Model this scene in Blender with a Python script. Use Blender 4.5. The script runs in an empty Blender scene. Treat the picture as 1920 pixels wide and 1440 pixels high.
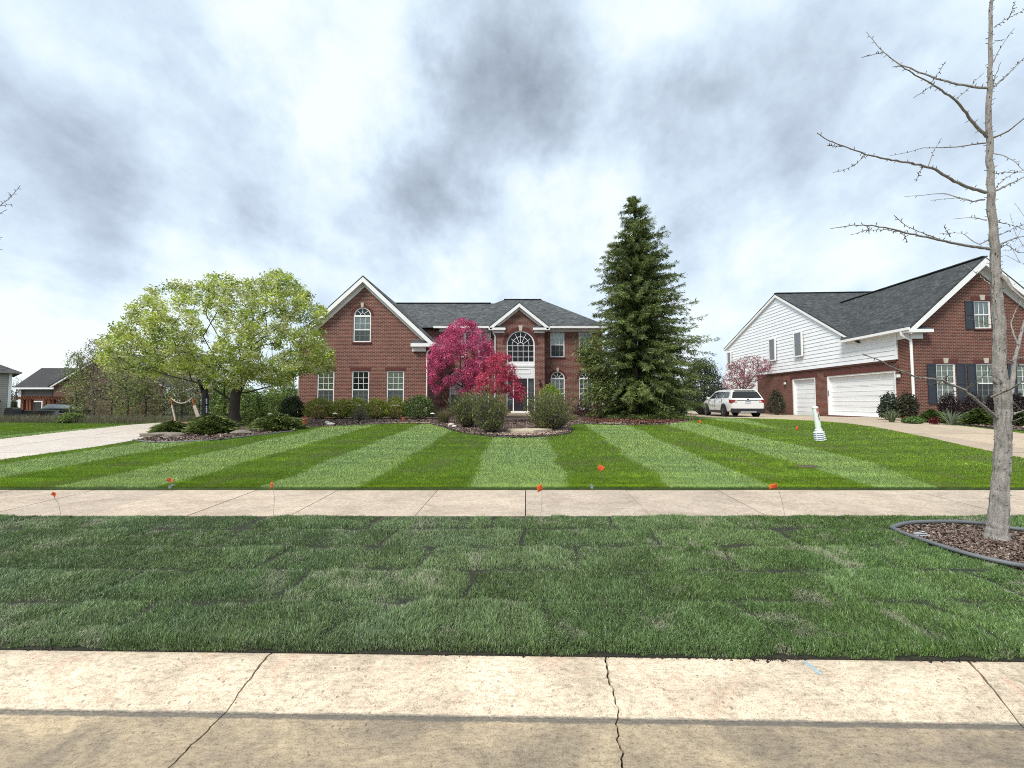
import bpy, bmesh, math, random
import numpy as np
from mathutils import Vector, Matrix, geometry as mgeo

scene = bpy.context.scene
COL = scene.collection
R = math.radians
rng = np.random.default_rng(7)
random.seed(7)

# ------------------------------------------------------------------ camera
CAM_Z, FPX, PITCH = 1.62, 720.0, R(2.6)
cam_d = bpy.data.cameras.new('camera')
cam = bpy.data.objects.new('camera', cam_d)
COL.objects.link(cam)
cam.location = (0, 0, CAM_Z)
cam.rotation_euler = (R(90) + PITCH, 0, 0)
cam_d.sensor_width = 36
cam_d.sensor_fit = 'HORIZONTAL'
cam_d.lens = FPX / 1920 * 36
cam_d.clip_start = 0.05
cam_d.clip_end = 2000
scene.camera = cam

# ------------------------------------------------------------------ sky
SUN_EL, SUN_AZ = R(52), R(222)          # azimuth clockwise from +Y : behind the camera, a little left
world = bpy.data.worlds.new('World')
scene.world = world
world.use_nodes = True
wt = world.node_tree
wt.nodes.clear()
def W(t, **k):
    n = wt.nodes.new(t)
    for a, b in k.items(): setattr(n, a, b)
    return n
def wl(a, b): wt.links.new(a, b)
def wmath(op, a, b=None, clamp=False):
    n = W('ShaderNodeMath', operation=op); n.use_clamp = clamp
    for i, v in enumerate((a, b)):
        if v is None: continue
        if isinstance(v, (int, float)): n.inputs[i].default_value = v
        else: wl(v, n.inputs[i])
    return n.outputs[0]
wo = W('ShaderNodeOutputWorld'); bg = W('ShaderNodeBackground')
bg.inputs['Strength'].default_value = 0.1
sky = W('ShaderNodeTexSky', sky_type='NISHITA')
sky.sun_disc = False
sky.sun_elevation = SUN_EL; sky.sun_rotation = SUN_AZ
tc = W('ShaderNodeTexCoord')
nrm = W('ShaderNodeVectorMath', operation='NORMALIZE'); wl(tc.outputs['Generated'], nrm.inputs[0])
DIR = nrm.outputs[0]
sep = W('ShaderNodeSeparateXYZ'); wl(DIR, sep.inputs[0])
zc = wmath('ADD', wmath('MAXIMUM', sep.outputs[2], 0.0), 0.16)
comb = W('ShaderNodeCombineXYZ')
wl(wmath('MULTIPLY', wmath('DIVIDE', sep.outputs[0], zc), 1.7), comb.inputs[0])
wl(wmath('MULTIPLY', wmath('DIVIDE', sep.outputs[1], zc), 0.75), comb.inputs[1])
SKY_OFF = (5.5, 15.2, 7.7)
cofs = W('ShaderNodeVectorMath', operation='ADD'); wl(comb.outputs[0], cofs.inputs[0]); cofs.inputs[1].default_value = SKY_OFF
def wnoise(vec, scale, detail, rough, dist=0.0):
    n = W('ShaderNodeTexNoise'); n.inputs['Scale'].default_value = scale
    n.inputs['Detail'].default_value = detail; n.inputs['Roughness'].default_value = rough
    n.inputs['Distortion'].default_value = dist
    wl(vec, n.inputs['Vector']); return n
n1 = wnoise(cofs.outputs[0], 1.15, 9, 0.55, 0.25)      # broad deck
n2 = wnoise(DIR, 5.2, 12, 0.62, 0.0)       # wisps
nwz = wnoise(DIR, 3.6, 9, 0.6)
ws = W('ShaderNodeVectorMath', operation='SUBTRACT'); wl(nwz.outputs['Color'], ws.inputs[0]); ws.inputs[1].default_value = (.5, .5, .5)
wsc = W('ShaderNodeVectorMath', operation='SCALE'); wl(ws.outputs[0], wsc.inputs[0]); wsc.inputs['Scale'].default_value = 0.34
wad = W('ShaderNodeVectorMath', operation='ADD'); wl(DIR, wad.inputs[0]); wl(wsc.outputs[0], wad.inputs[1])
WARP = wad.outputs[0]
def skydir(px, py):
    u, v = (px - 960) / FPX, (720 - py) / FPX
    d = Vector((u, math.cos(PITCH) - v * math.sin(PITCH), math.sin(PITCH) + v * math.cos(PITCH)))
    return d.normalized()
# the cloud deck: darker undersides (-) and thin bright gaps (+) where the deck has them
BLOBS = [(775, 390, .15, -.30), (690, 400, .10, -.14), (850, 350, .11, -.16), (935, 150, .13, -.22), (1040, 70, .14, -.18), (960, 250, .11, -.18), (870, 60, .08, -.12),
         (250, 40, .15, -.12), (350, 130, .10, -.10), (430, 250, .10, -.14), (490, 340, .10, -.14), (540, 430, .09, -.10), (60, 200, .14, -.10), (190, 290, .10, -.09), (70, 400, .12, -.15), (220, 440, .09, -.10),
         (155, 530, .055, -.24), (1130, 240, .13, -.16), (1260, 200, .12, -.16), (1400, 270, .16, -.07), (1330, 330, .14, -.05), (1500, 350, .18, -.05), (1650, 160, .20, -.06), (1780, 330, .20, -.09), (1600, 400, .15, -.04), (1000, 450, .09, -.10), (1280, 440, .10, -.08), (1880, 150, .14, -.08),
         (640, 60, .14, .24), (690, 180, .12, .20), (1190, 90, .10, .20), (1200, 20, .12, .14), (1450, 80, .16, .10), (600, 280, .09, .14), (310, 240, .08, .10), (440, 60, .08, .10),
         (180, 620, .12, .16), (60, 580, .10, .14), (400, 470, .10, .14), (620, 500, .10, .16), (860, 520, .12, .16), (1080, 540, .12, .12), (1040, 370, .08, .14), (1180, 370, .08, .10), (1560, 480, .18, .10), (1390, 440, .10, .10), (30, 60, .10, .10)]
acc = None
for (px, py, s, amp) in BLOBS:
    d = W('ShaderNodeVectorMath', operation='DISTANCE'); wl(WARP, d.inputs[0]); d.inputs[1].default_value = skydir(px, py)
    mr = W('ShaderNodeMapRange', interpolation_type='SMOOTHERSTEP'); wl(d.outputs['Value'], mr.inputs[0])
    mr.inputs[1].default_value = 0; mr.inputs[2].default_value = s * 1.9
    mr.inputs[3].default_value = amp; mr.inputs[4].default_value = 0
    acc = mr.outputs[0] if acc is None else wmath('ADD', acc, mr.outputs[0])
dens = wmath('ADD', wmath('MULTIPLY', n1.outputs['Fac'], 0.70), wmath('MULTIPLY', n2.outputs['Fac'], 0.95))
dens = wmath('ADD', wmath('ADD', dens, wmath('MULTIPLY', acc, 0.74)), -0.185)
dens = wmath('ADD', wmath('MULTIPLY', dens, 1.22), -0.105)
ramp = W('ShaderNodeValToRGB'); wl(dens, ramp.inputs[0])
SK = 10.0
el = ramp.color_ramp.elements
el[0].position = 0.0; el[0].color = (.172, .204, .246, 1)
el[1].position = 0.90; el[1].color = (.525, .565, .580, 1)
for p, c in ((.32, (.285, .336, .398)), (.52, (.362, .432, .505)), (.70, (.440, .512, .562))):
    e = el.new(p); e.color = (*c, 1)
sc10 = W('ShaderNodeVectorMath', operation='SCALE'); wl(ramp.outputs[0], sc10.inputs[0]); sc10.inputs['Scale'].default_value = SK * 0.98
mixs = W('ShaderNodeMix', data_type='RGBA'); mixs.inputs[0].default_value = 0.94
wl(sky.outputs[0], mixs.inputs[6]); wl(sc10.outputs[0], mixs.inputs[7])
wl(mixs.outputs[2], bg.inputs['Color']); wl(bg.outputs[0], wo.inputs['Surface'])

# ------------------------------------------------------------------ sun (soft, through cloud)
sun_d = bpy.data.lights.new('sun', 'SUN'); sun_d.energy = 2.0; sun_d.angle = R(18); sun_d.color = (1, .95, .87)
sun = bpy.data.objects.new('sun', sun_d); COL.objects.link(sun)
sd = Vector((math.sin(SUN_AZ) * math.cos(SUN_EL), math.cos(SUN_AZ) * math.cos(SUN_EL), math.sin(SUN_EL)))
sun.rotation_euler = sd.to_track_quat('Z', 'Y').to_euler()
sun.location = sd * 60

scene.view_settings.view_transform = 'Standard'
scene.view_settings.look = 'None'
scene.view_settings.exposure = 0.95
scene.view_settings.gamma = 1
scene.view_settings.use_curve_mapping = False
scene.render.engine = 'CYCLES'
scene.cycles.use_adaptive_sampling = True
scene.cycles.max_bounces = 6
scene.cycles.diffuse_bounces = 3
scene.cycles.transparent_max_bounces = 8
scene.cycles.filter_width = 1.0
try: scene.cycles.use_denoising = False
except Exception: pass

# ------------------------------------------------------------------ helpers
def ray(px, py):
    u, v = (px - 960) / FPX, (720 - py) / FPX
    return Vector((u, math.cos(PITCH) - v * math.sin(PITCH), math.sin(PITCH) + v * math.cos(PITCH)))
def at(px, py, Y):
    """the world point seen at a photo pixel on the vertical plane y = Y"""
    d = ray(px, py); t = Y / d.y
    return Vector((d.x * t, Y, CAM_Z + d.z * t))
def ax(px, Y, py=752): return at(px, py, Y).x
def az(py, Y): return at(960, py, Y).z

_D = [6.3, 8, 10, 12, 14, 16, 18, 20, 25, 30, 40, 60, 200]
_C = [.20, .285, .385, .485, .585, .665, .68, .70, .70, .70, .60, .40, .30]
_RT = [.20, .30, .42, .56, .67, .735, .755, .735, .60, .575, .55, .6, .6]
_L = [.20, .285, .38, .47, .55, .60, .58, .52, .32, .10, -.25, -.30, -.30]
_S = ([-60, 2.05, 2.40, 4.90, 6.27, 6.30], [.0, .0, .085, .152, .19, .20])
def G(x, y):
    x = np.asarray(x, float); y = np.asarray(y, float)
    c, r, l = np.interp(y, _D, _C), np.interp(y, _D, _RT), np.interp(y, _D, _L)
    tr = np.clip((x - 8) / 4.3, 0, 1); tr = tr * tr * (3 - 2 * tr)
    tl = np.clip((-x - 9) / 7.0, 0, 1); tl = tl * tl * (3 - 2 * tl)
    z = c + (r - c) * tr + (l - c) * tl
    zs = np.interp(y, *_S)
    return np.where(y < 6.3, zs, z)
def g(x, y): return float(G(x, y))
def gnd(px, py):
    d = ray(px, py); lo, hi = 0.5, 150.0
    ts = np.linspace(lo, hi, 6000)
    zz = CAM_Z + d.z * ts - G(d.x * ts, d.y * ts)
    i = int(np.argmax(zz < 0)) or len(ts) - 1
    t = ts[i]
    return Vector((d.x * t, d.y * t, CAM_Z + d.z * t))

def lin(r, g_, b):
    f = lambda c: (c / 255 / 12.92) if c <= 10 else ((c / 255 + .055) / 1.055) ** 2.4
    return (f(r), f(g_), f(b))

class MB:
    """collects faces for one mesh"""
    def __init__(s): s.v = []; s.f = []
    def add(s, vs, fs):
        o = len(s.v); s.v += [tuple(p) for p in vs]; s.f += [tuple(i + o for i in f) for f in fs]; return s
    def box(s, x0, x1, y0, y1, z0, z1, M=None):
        vs = [(x, y, z) for z in (z0, z1) for y in (y0, y1) for x in (x0, x1)]
        if M is not None: vs = [M(*p) for p in vs]
        return s.add(vs, [(0, 2, 3, 1), (4, 5, 7, 6), (0, 1, 5, 4), (2, 6, 7, 3), (0, 4, 6, 2), (1, 3, 7, 5)])
    def quad(s, a, b, c, d): return s.add([a, b, c, d], [(0, 1, 2, 3)])
    def poly(s, pts): return s.add(pts, [tuple(range(len(pts)))])
    def bar(s, a, b, w, h=None, up=(0, 0, 1)):
        a, b = Vector(a), Vector(b); d = (b - a).normalized(); up = Vector(up)
        if abs(d.dot(up)) > .99: up = Vector((0, 1, 0))
        sx = d.cross(up).normalized(); sz = sx.cross(d); h = h or w
        vs = [p + sx * (i * w / 2) + sz * (j * h / 2) for p in (a, b) for i, j in ((-1, -1), (1, -1), (1, 1), (-1, 1))]
        return s.add(vs, [(0, 1, 2, 3), (7, 6, 5, 4), (0, 4, 5, 1), (1, 5, 6, 2), (2, 6, 7, 3), (3, 7, 4, 0)])
    def tube(s, path, rad, n=8, caps=True):
        path = [Vector(p) for p in path]
        if not hasattr(rad, '__len__'): rad = [rad] * len(path)
        ref = Vector((0.31, .95, 0.05)).normalized(); o = len(s.v); m = len(path)
        for i, p in enumerate(path):
            d = (path[min(i + 1, m - 1)] - path[max(i - 1, 0)])
            if d.length < 1e-9: d = Vector((0, 0, 1))
            d.normalize(); r = ref if abs(d.dot(ref)) < .93 else Vector((1, 0, 0))
            u = d.cross(r).normalized(); w = d.cross(u)
            for k in range(n):
                a = 2 * math.pi * k / n
                s.v.append(tuple(p + (u * math.cos(a) + w * math.sin(a)) * rad[i]))
        for i in range(m - 1):
            for k in range(n):
                k2 = (k + 1) % n
                s.f.append((o + i * n + k, o + i * n + k2, o + (i + 1) * n + k2, o + (i + 1) * n + k))
        if caps:
            s.f.append(tuple(o + k for k in reversed(range(n)))); s.f.append(tuple(o + (m - 1) * n + k for k in range(n)))
        return s
    def lathe(s, prof, c, n=16, axis=None):
        """prof: (r, z) pairs about the vertical through c"""
        o = len(s.v); c = Vector(c)
        for r, z in prof:
            for k in range(n):
                a = 2 * math.pi * k / n; p = Vector((r * math.cos(a), r * math.sin(a), z))
                if axis is not None: p = axis @ p
                s.v.append(tuple(c + p))
        m = len(prof)
        for i in range(m - 1):
            for k in range(n):
                k2 = (k + 1) % n
                s.f.append((o + i * n + k, o + i * n + k2, o + (i + 1) * n + k2, o + (i + 1) * n + k))
        s.f.append(tuple(o + k for k in reversed(range(n)))); s.f.append(tuple(o + (m - 1) * n + k for k in range(n)))
        return s
    def prism(s, pts, y0, y1, M):
        """outline (u, v) pushed from w=y0 to w=y1"""
        n = len(pts); vs = [M(u, v, y0) for u, v in pts] + [M(u, v, y1) for u, v in pts]
        fs = [tuple(range(n)), tuple(reversed(range(n, 2 * n)))] + [(i, i + n, (i + 1) % n + n, (i + 1) % n) for i in range(n)]
        return s.add(vs, fs)

ORIG = {}
def np_mesh(name, V, F, mats, cols=None, smooth=False):
    """V (n,3); F (m,k) equal-sided faces"""
    me = bpy.data.meshes.new(name); m, k = F.shape
    me.vertices.add(len(V)); me.vertices.foreach_set('co', np.ascontiguousarray(V, np.float32).ravel())
    me.loops.add(m * k); me.loops.foreach_set('vertex_index', np.ascontiguousarray(F, np.int32).ravel())
    me.polygons.add(m); me.polygons.foreach_set('loop_start', np.arange(0, m * k, k, dtype=np.int32))
    me.polygons.foreach_set('use_smooth', np.full(m, smooth))
    me.update(calc_edges=True)
    if cols is not None:
        a = me.color_attributes.new('Col', 'FLOAT_COLOR', 'POINT')
        c4 = np.ones((len(V), 4), np.float32); c4[:, :3] = cols
        a.data.foreach_set('color', c4.ravel())
    if not isinstance(mats, (list, tuple)): mats = [mats]
    for x in mats: me.materials.append(x)
    return me
def planar_uv(me):
    uv = me.uv_layers.new(name='UVMap')
    for p in me.polygons:
        n = p.normal
        if abs(n.z) > .98: hx, hy = Vector((1, 0, 0)), Vector((0, 1, 0))
        else:
            hx = Vector((-n.y, n.x, 0)).normalized(); hy = n.cross(hx)
            if hy.z < 0: hy = -hy
            if abs(hx.x) >= abs(hx.y):
                if hx.x < 0: hx = -hx
            elif hx.y < 0: hx = -hx
        for li in p.loop_indices:
            co = me.vertices[me.loops[li].vertex_index].co
            uv.data[li].uv = (co.dot(hx), co.dot(hy))
def link(o, parent=None):
    COL.objects.link(o)
    if parent is not None: o.parent = parent
    return o
def off(o):
    while o is not None:
        if o.name in ORIG: return ORIG[o.name]
        o = o.parent
    return Vector((0, 0, 0))
def obj(name, mb, mat, parent=None, smooth=False, uv=True, local=False, bevel=0):
    """one mesh object; vertices given in world space unless local"""
    me = bpy.data.meshes.new(name)
    o_ = Vector((0, 0, 0)) if local else off(parent)
    me.from_pydata([tuple(Vector(p) - o_) for p in mb.v], [], mb.f)
    me.validate(); me.update()
    if bevel:
        bm = bmesh.new(); bm.from_mesh(me)
        bmesh.ops.remove_doubles(bm, verts=bm.verts, dist=1e-5)
        bmesh.ops.recalc_face_normals(bm, faces=bm.faces)
        bmesh.ops.bevel(bm, geom=bm.edges[:], offset=bevel, segments=2, profile=.6, affect='EDGES', clamp_overlap=True)
        bm.to_mesh(me); bm.free(); me.update()
    if uv: planar_uv(me)
    if smooth:
        me.polygons.foreach_set('use_smooth', np.full(len(me.polygons), True)); me.set_sharp_from_angle(angle=R(48))
    for x in (mat if isinstance(mat, (list, tuple)) else [mat]): me.materials.append(x)
    return link(bpy.data.objects.new(name, me), parent)
def np_obj(name, V, F, mat, parent=None, cols=None, smooth=False):
    o_ = off(parent)
    return link(bpy.data.objects.new(name, np_mesh(name, V - np.array(o_), F, mat, cols, smooth)), parent)
def tag(o, label=None, cat=None, group=None, kind=None):
    for k, v in (('label', label), ('category', cat), ('group', group), ('kind', kind)):
        if v: o[k] = v
    return o
def thing(name, label, cat, loc=(0, 0, 0), rotz=0, group=None):
    o = bpy.data.objects.new(name, None); COL.objects.link(o)
    o.location = loc; o.rotation_euler = (0, 0, rotz); o.empty_display_size = .2
    ORIG[o.name] = Vector(loc)
    return tag(o, label, cat, group)
def inside(poly, x, y):
    x = np.asarray(x); y = np.asarray(y); r = np.zeros(x.shape, bool); n = len(poly)
    for i in range(n):
        (x1, y1), (x2, y2) = poly[i][:2], poly[(i + 1) % n][:2]
        if y1 == y2: continue
        c = ((y1 > y) != (y2 > y)) & (x < (x2 - x1) * (y - y1) / (y2 - y1) + x1)
        r ^= c
    return r
def vnoise(x, y, scale, seed=0):
    """cheap smooth value noise in 0..1"""
    x = np.asarray(x, float) / scale; y = np.asarray(y, float) / scale
    xi, yi = np.floor(x).astype(int), np.floor(y).astype(int); fx, fy = x - xi, y - yi
    fx, fy = fx * fx * (3 - 2 * fx), fy * fy * (3 - 2 * fy)
    def h(a, b):
        v = np.sin(a * 127.1 + b * 311.7 + seed * 74.7) * 43758.5453
        return v - np.floor(v)
    return (h(xi, yi) * (1 - fx) + h(xi + 1, yi) * fx) * (1 - fy) + (h(xi, yi + 1) * (1 - fx) + h(xi + 1, yi + 1) * fx) * fy

# ------------------------------------------------------------------ materials
MATS = {}
class NT:
    def __init__(s, name):
        s.m = bpy.data.materials.new(name); s.m.use_nodes = True; s.t = s.m.node_tree; s.n = s.t.nodes
        s.b = s.n['Principled BSDF']; s.out = s.n['Material Output']; MATS[name] = s.m
    def __call__(s, t, **k):
        x = s.n.new(t)
        for a, b in k.items(): setattr(x, a, b)
        return x
    def l(s, a, b): s.t.links.new(a, b)
    def set(s, **k):
        for a, v in k.items():
            i = s.b.inputs[a.replace('_', ' ')]
            if hasattr(v, 'is_output') or hasattr(v, 'links'): s.l(v, i)
            else: i.default_value = (*v, 1) if isinstance(v, tuple) and len(v) == 3 else v
        return s
    def noise(s, vec, scale, detail=4, rough=.5, dist=0):
        x = s('ShaderNodeTexNoise'); x.inputs['Scale'].default_value = scale; x.inputs['Detail'].default_value = detail
        x.inputs['Roughness'].default_value = rough; x.inputs['Distortion'].default_value = dist
        if vec is not None: s.l(vec, x.inputs['Vector'])
        return x.outputs['Fac']
    def ramp(s, fac, stops):
        x = s('ShaderNodeValToRGB'); s.l(fac, x.inputs[0]); e = x.color_ramp.elements
        while len(e) < len(stops): e.new(.5)
        for i, (p, c) in enumerate(stops):
            e[i].position = p; e[i].color = (*c, 1) if len(c) == 3 else c
        return x.outputs[0]
    def mix(s, fac, a, b, mode='MIX'):
        x = s('ShaderNodeMix', data_type='RGBA', blend_type=mode)
        for i, v in ((0, fac), (6, a), (7, b)):
            if hasattr(v, 'links'): s.l(v, x.inputs[i])
            else: x.inputs[i].default_value = (*v, 1) if isinstance(v, tuple) and len(v) == 3 else v
        return x.outputs[2]
    def math(s, op, a, b=None, clamp=False):
        x = s('ShaderNodeMath', operation=op); x.use_clamp = clamp
        for i, v in enumerate((a, b)):
            if v is None: continue
            if hasattr(v, 'links'): s.l(v, x.inputs[i])
            else: x.inputs[i].default_value = v
        return x.outputs[0]
    def vmul(s, v, k):
        x = s('ShaderNodeVectorMath', operation='MULTIPLY'); s.l(v, x.inputs[0]); x.inputs[1].default_value = k; return x.outputs[0]
    def pos(s): return s('ShaderNodeNewGeometry').outputs['Position']
    def uv(s): return s('ShaderNodeTexCoord').outputs['UV']
    def bump(s, h, strength=.3, dist=.01):
        x = s('ShaderNodeBump'); x.inputs['Strength'].default_value = strength; x.inputs['Distance'].default_value = dist
        s.l(h, x.inputs['Height']); s.l(x.outputs[0], s.b.inputs['Normal'])
def plain(name, col, rough=.6, var=.12, scale=6, **k):
    n = NT(name); p = n.pos()
    f = n.noise(p, scale, 5, .6)
    c = tuple(col)
    n.set(Base_Color=n.ramp(f, [(.25, tuple(x * (1 - var) for x in c)), (.75, tuple(min(1, x * (1 + var)) for x in c))]), Roughness=rough, **k)
    return n.m
def leafmat(name, trans=.35, rough=.6):
    n = NT(name); n.n.remove(n.b)
    a = n('ShaderNodeAttribute', attribute_name='Col')
    d = n('ShaderNodeBsdfDiffuse'); t = n('ShaderNodeBsdfTranslucent'); m = n('ShaderNodeMixShader'); m.inputs[0].default_value = trans
    gl = n('ShaderNodeBsdfGlossy'); gl.inputs['Roughness'].default_value = .5; gl.inputs['Color'].default_value = (.9, .95, .95, 1)
    m2 = n('ShaderNodeMixShader'); m2.inputs[0].default_value = .04
    n.l(a.outputs['Color'], d.inputs['Color']); n.l(a.outputs['Color'], t.inputs['Color'])
    n.l(d.outputs[0], m.inputs[1]); n.l(t.outputs[0], m.inputs[2])
    n.l(m.outputs[0], m2.inputs[1]); n.l(gl.outputs[0], m2.inputs[2]); n.l(m2.outputs[0], n.out.inputs['Surface'])
    return n.m
LEAF = leafmat('leaf', .42)
BLADE = leafmat('grass_blade', .22)
NEEDLE = leafmat('needle', .12)
CHIP = leafmat('chip', 0)

def brickmat(name, c1, c2, mortar, dark=.55):
    n = NT(name); uv = n.uv()
    b = n('ShaderNodeTexBrick'); n.l(uv, b.inputs['Vector'])
    b.inputs['Scale'].default_value = 1; b.inputs['Brick Width'].default_value = .213; b.inputs['Row Height'].default_value = .0765
    b.inputs['Mortar Size'].default_value = .0085; b.inputs['Mortar Smooth'].default_value = .2; b.inputs['Bias'].default_value = -.1
    b.inputs['Color1'].default_value = (*c1, 1); b.inputs['Color2'].default_value = (*c2, 1); b.inputs['Mortar'].default_value = (*mortar, 1)
    f = n.noise(uv, .55, 4, .6); f2 = n.noise(uv, 14, 4, .6)
    c = n.mix(1.0, b.outputs['Color'], n.ramp(f, [(.3, (.82, .80, .80)), (.7, (1.12, 1.08, 1.06))]), 'MULTIPLY')
    c = n.mix(.5, c, n.ramp(f2, [(.3, (.7, .7, .7)), (.7, (1.25, 1.22, 1.2))]), 'MULTIPLY')
    n.set(Base_Color=c, Roughness=.9)
    n.bump(n.math('SUBTRACT', 1.0, b.outputs['Fac']), .6, .012)
    return n.m
BRICK = brickmat('red_brick', (.200, .062, .045), (.082, .031, .026), (.38, .28, .235))
BRICK_R = brickmat('red_brown_brick', (.170, .050, .032), (.072, .027, .021), (.32, .23, .185))
SOLDIER = plain('soldier_brick', (.105, .032, .027), .9, .35, 9)
def shingle(name, a, b_):
    n = NT(name); uv = n.uv()
    b = n('ShaderNodeTexBrick'); n.l(uv, b.inputs['Vector'])
    b.inputs['Scale'].default_value = 1; b.inputs['Brick Width'].default_value = .24; b.inputs['Row Height'].default_value = .14
    b.inputs['Mortar Size'].default_value = .008; b.inputs['Bias'].default_value = 0
    b.inputs['Color1'].default_value = (*a, 1); b.inputs['Color2'].default_value = (*b_, 1); b.inputs['Mortar'].default_value = (.02, .02, .022, 1)
    f = n.noise(uv, 3.0, 5, .7); f2 = n.noise(uv, .5, 3, .6)
    c = n.mix(1, b.outputs['Color'], n.ramp(f, [(.3, (.55, .55, .55)), (.7, (1.4, 1.4, 1.42))]), 'MULTIPLY')
    c = n.mix(1, c, n.ramp(f2, [(.3, (.85, .85, .85)), (.7, (1.15, 1.15, 1.15))]), 'MULTIPLY')
    n.set(Base_Color=c, Roughness=.95); n.bump(f, .5, .02)
    return n.m
ROOF = shingle('charcoal_shingle', (.105, .115, .117), (.042, .048, .050))
ROOF_R = shingle('dark_shingle', (.078, .086, .088), (.030, .035, .037))
TRIM = plain('white_trim', (.84, .84, .83), .5, .04, 3)
SIDING = plain('white_siding', (.82, .84, .86), .55, .05, 2)
DOORWHITE = plain('garage_white', (.82, .84, .86), .5, .04, 2)
STONE_TRIM = plain('limestone', (.52, .46, .38), .85, .15, 12)
SHUTTER = plain('slate_shutter', (.030, .036, .048), .55, .15, 5)
DARKDOOR = plain('dark_door', (.022, .016, .022), .4, .2, 5)
BLACK = plain('black_plastic', (.012, .012, .013), .5, .2, 8)
METAL = plain('grey_metal', (.25, .25, .26), .4, .1, 10)
BLIND = plain('blind', (.80, .80, .66), .8, .08, 3)
BLIND_W = plain('white_blind', (.86, .88, .87), .8, .06, 3)
ROOM = plain('dark_room', (.11, .12, .12), .9, .4, 2)
def glassmat():
    n = NT('window_glass'); n.n.remove(n.b)
    t = n('ShaderNodeBsdfTransparent'); t.inputs[0].default_value = (.86, .9, .88, 1)
    gl = n('ShaderNodeBsdfGlossy'); gl.inputs['Roughness'].default_value = .02
    f = n('ShaderNodeFresnel'); f.inputs[0].default_value = 1.5
    m = n('ShaderNodeMixShader'); n.l(f.outputs[0], m.inputs[0]); n.l(t.outputs[0], m.inputs[1]); n.l(gl.outputs[0], m.inputs[2])
    n.l(m.outputs[0], n.out.inputs['Surface']); return n.m
GLASS = glassmat()
def screenmat():
    n = NT('insect_mesh'); n.n.remove(n.b)
    t = n('ShaderNodeBsdfTransparent'); d = n('ShaderNodeBsdfDiffuse'); d.inputs[0].default_value = (.09, .10, .10, 1)
    m = n('ShaderNodeMixShader'); m.inputs[0].default_value = .52; n.l(t.outputs[0], m.inputs[1]); n.l(d.outputs[0], m.inputs[2])
    n.l(m.outputs[0], n.out.inputs['Surface']); return n.m
SCREEN = screenmat()
def netmat():
    n = NT('dark_netting'); n.n.remove(n.b)
    t = n('ShaderNodeBsdfTransparent'); d = n('ShaderNodeBsdfDiffuse'); d.inputs[0].default_value = (.02, .02, .02, 1)
    m = n('ShaderNodeMixShader'); m.inputs[0].default_value = .35; n.l(t.outputs[0], m.inputs[1]); n.l(d.outputs[0], m.inputs[2])
    n.l(m.outputs[0], n.out.inputs['Surface']); return n.m
NETTING = netmat()
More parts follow.
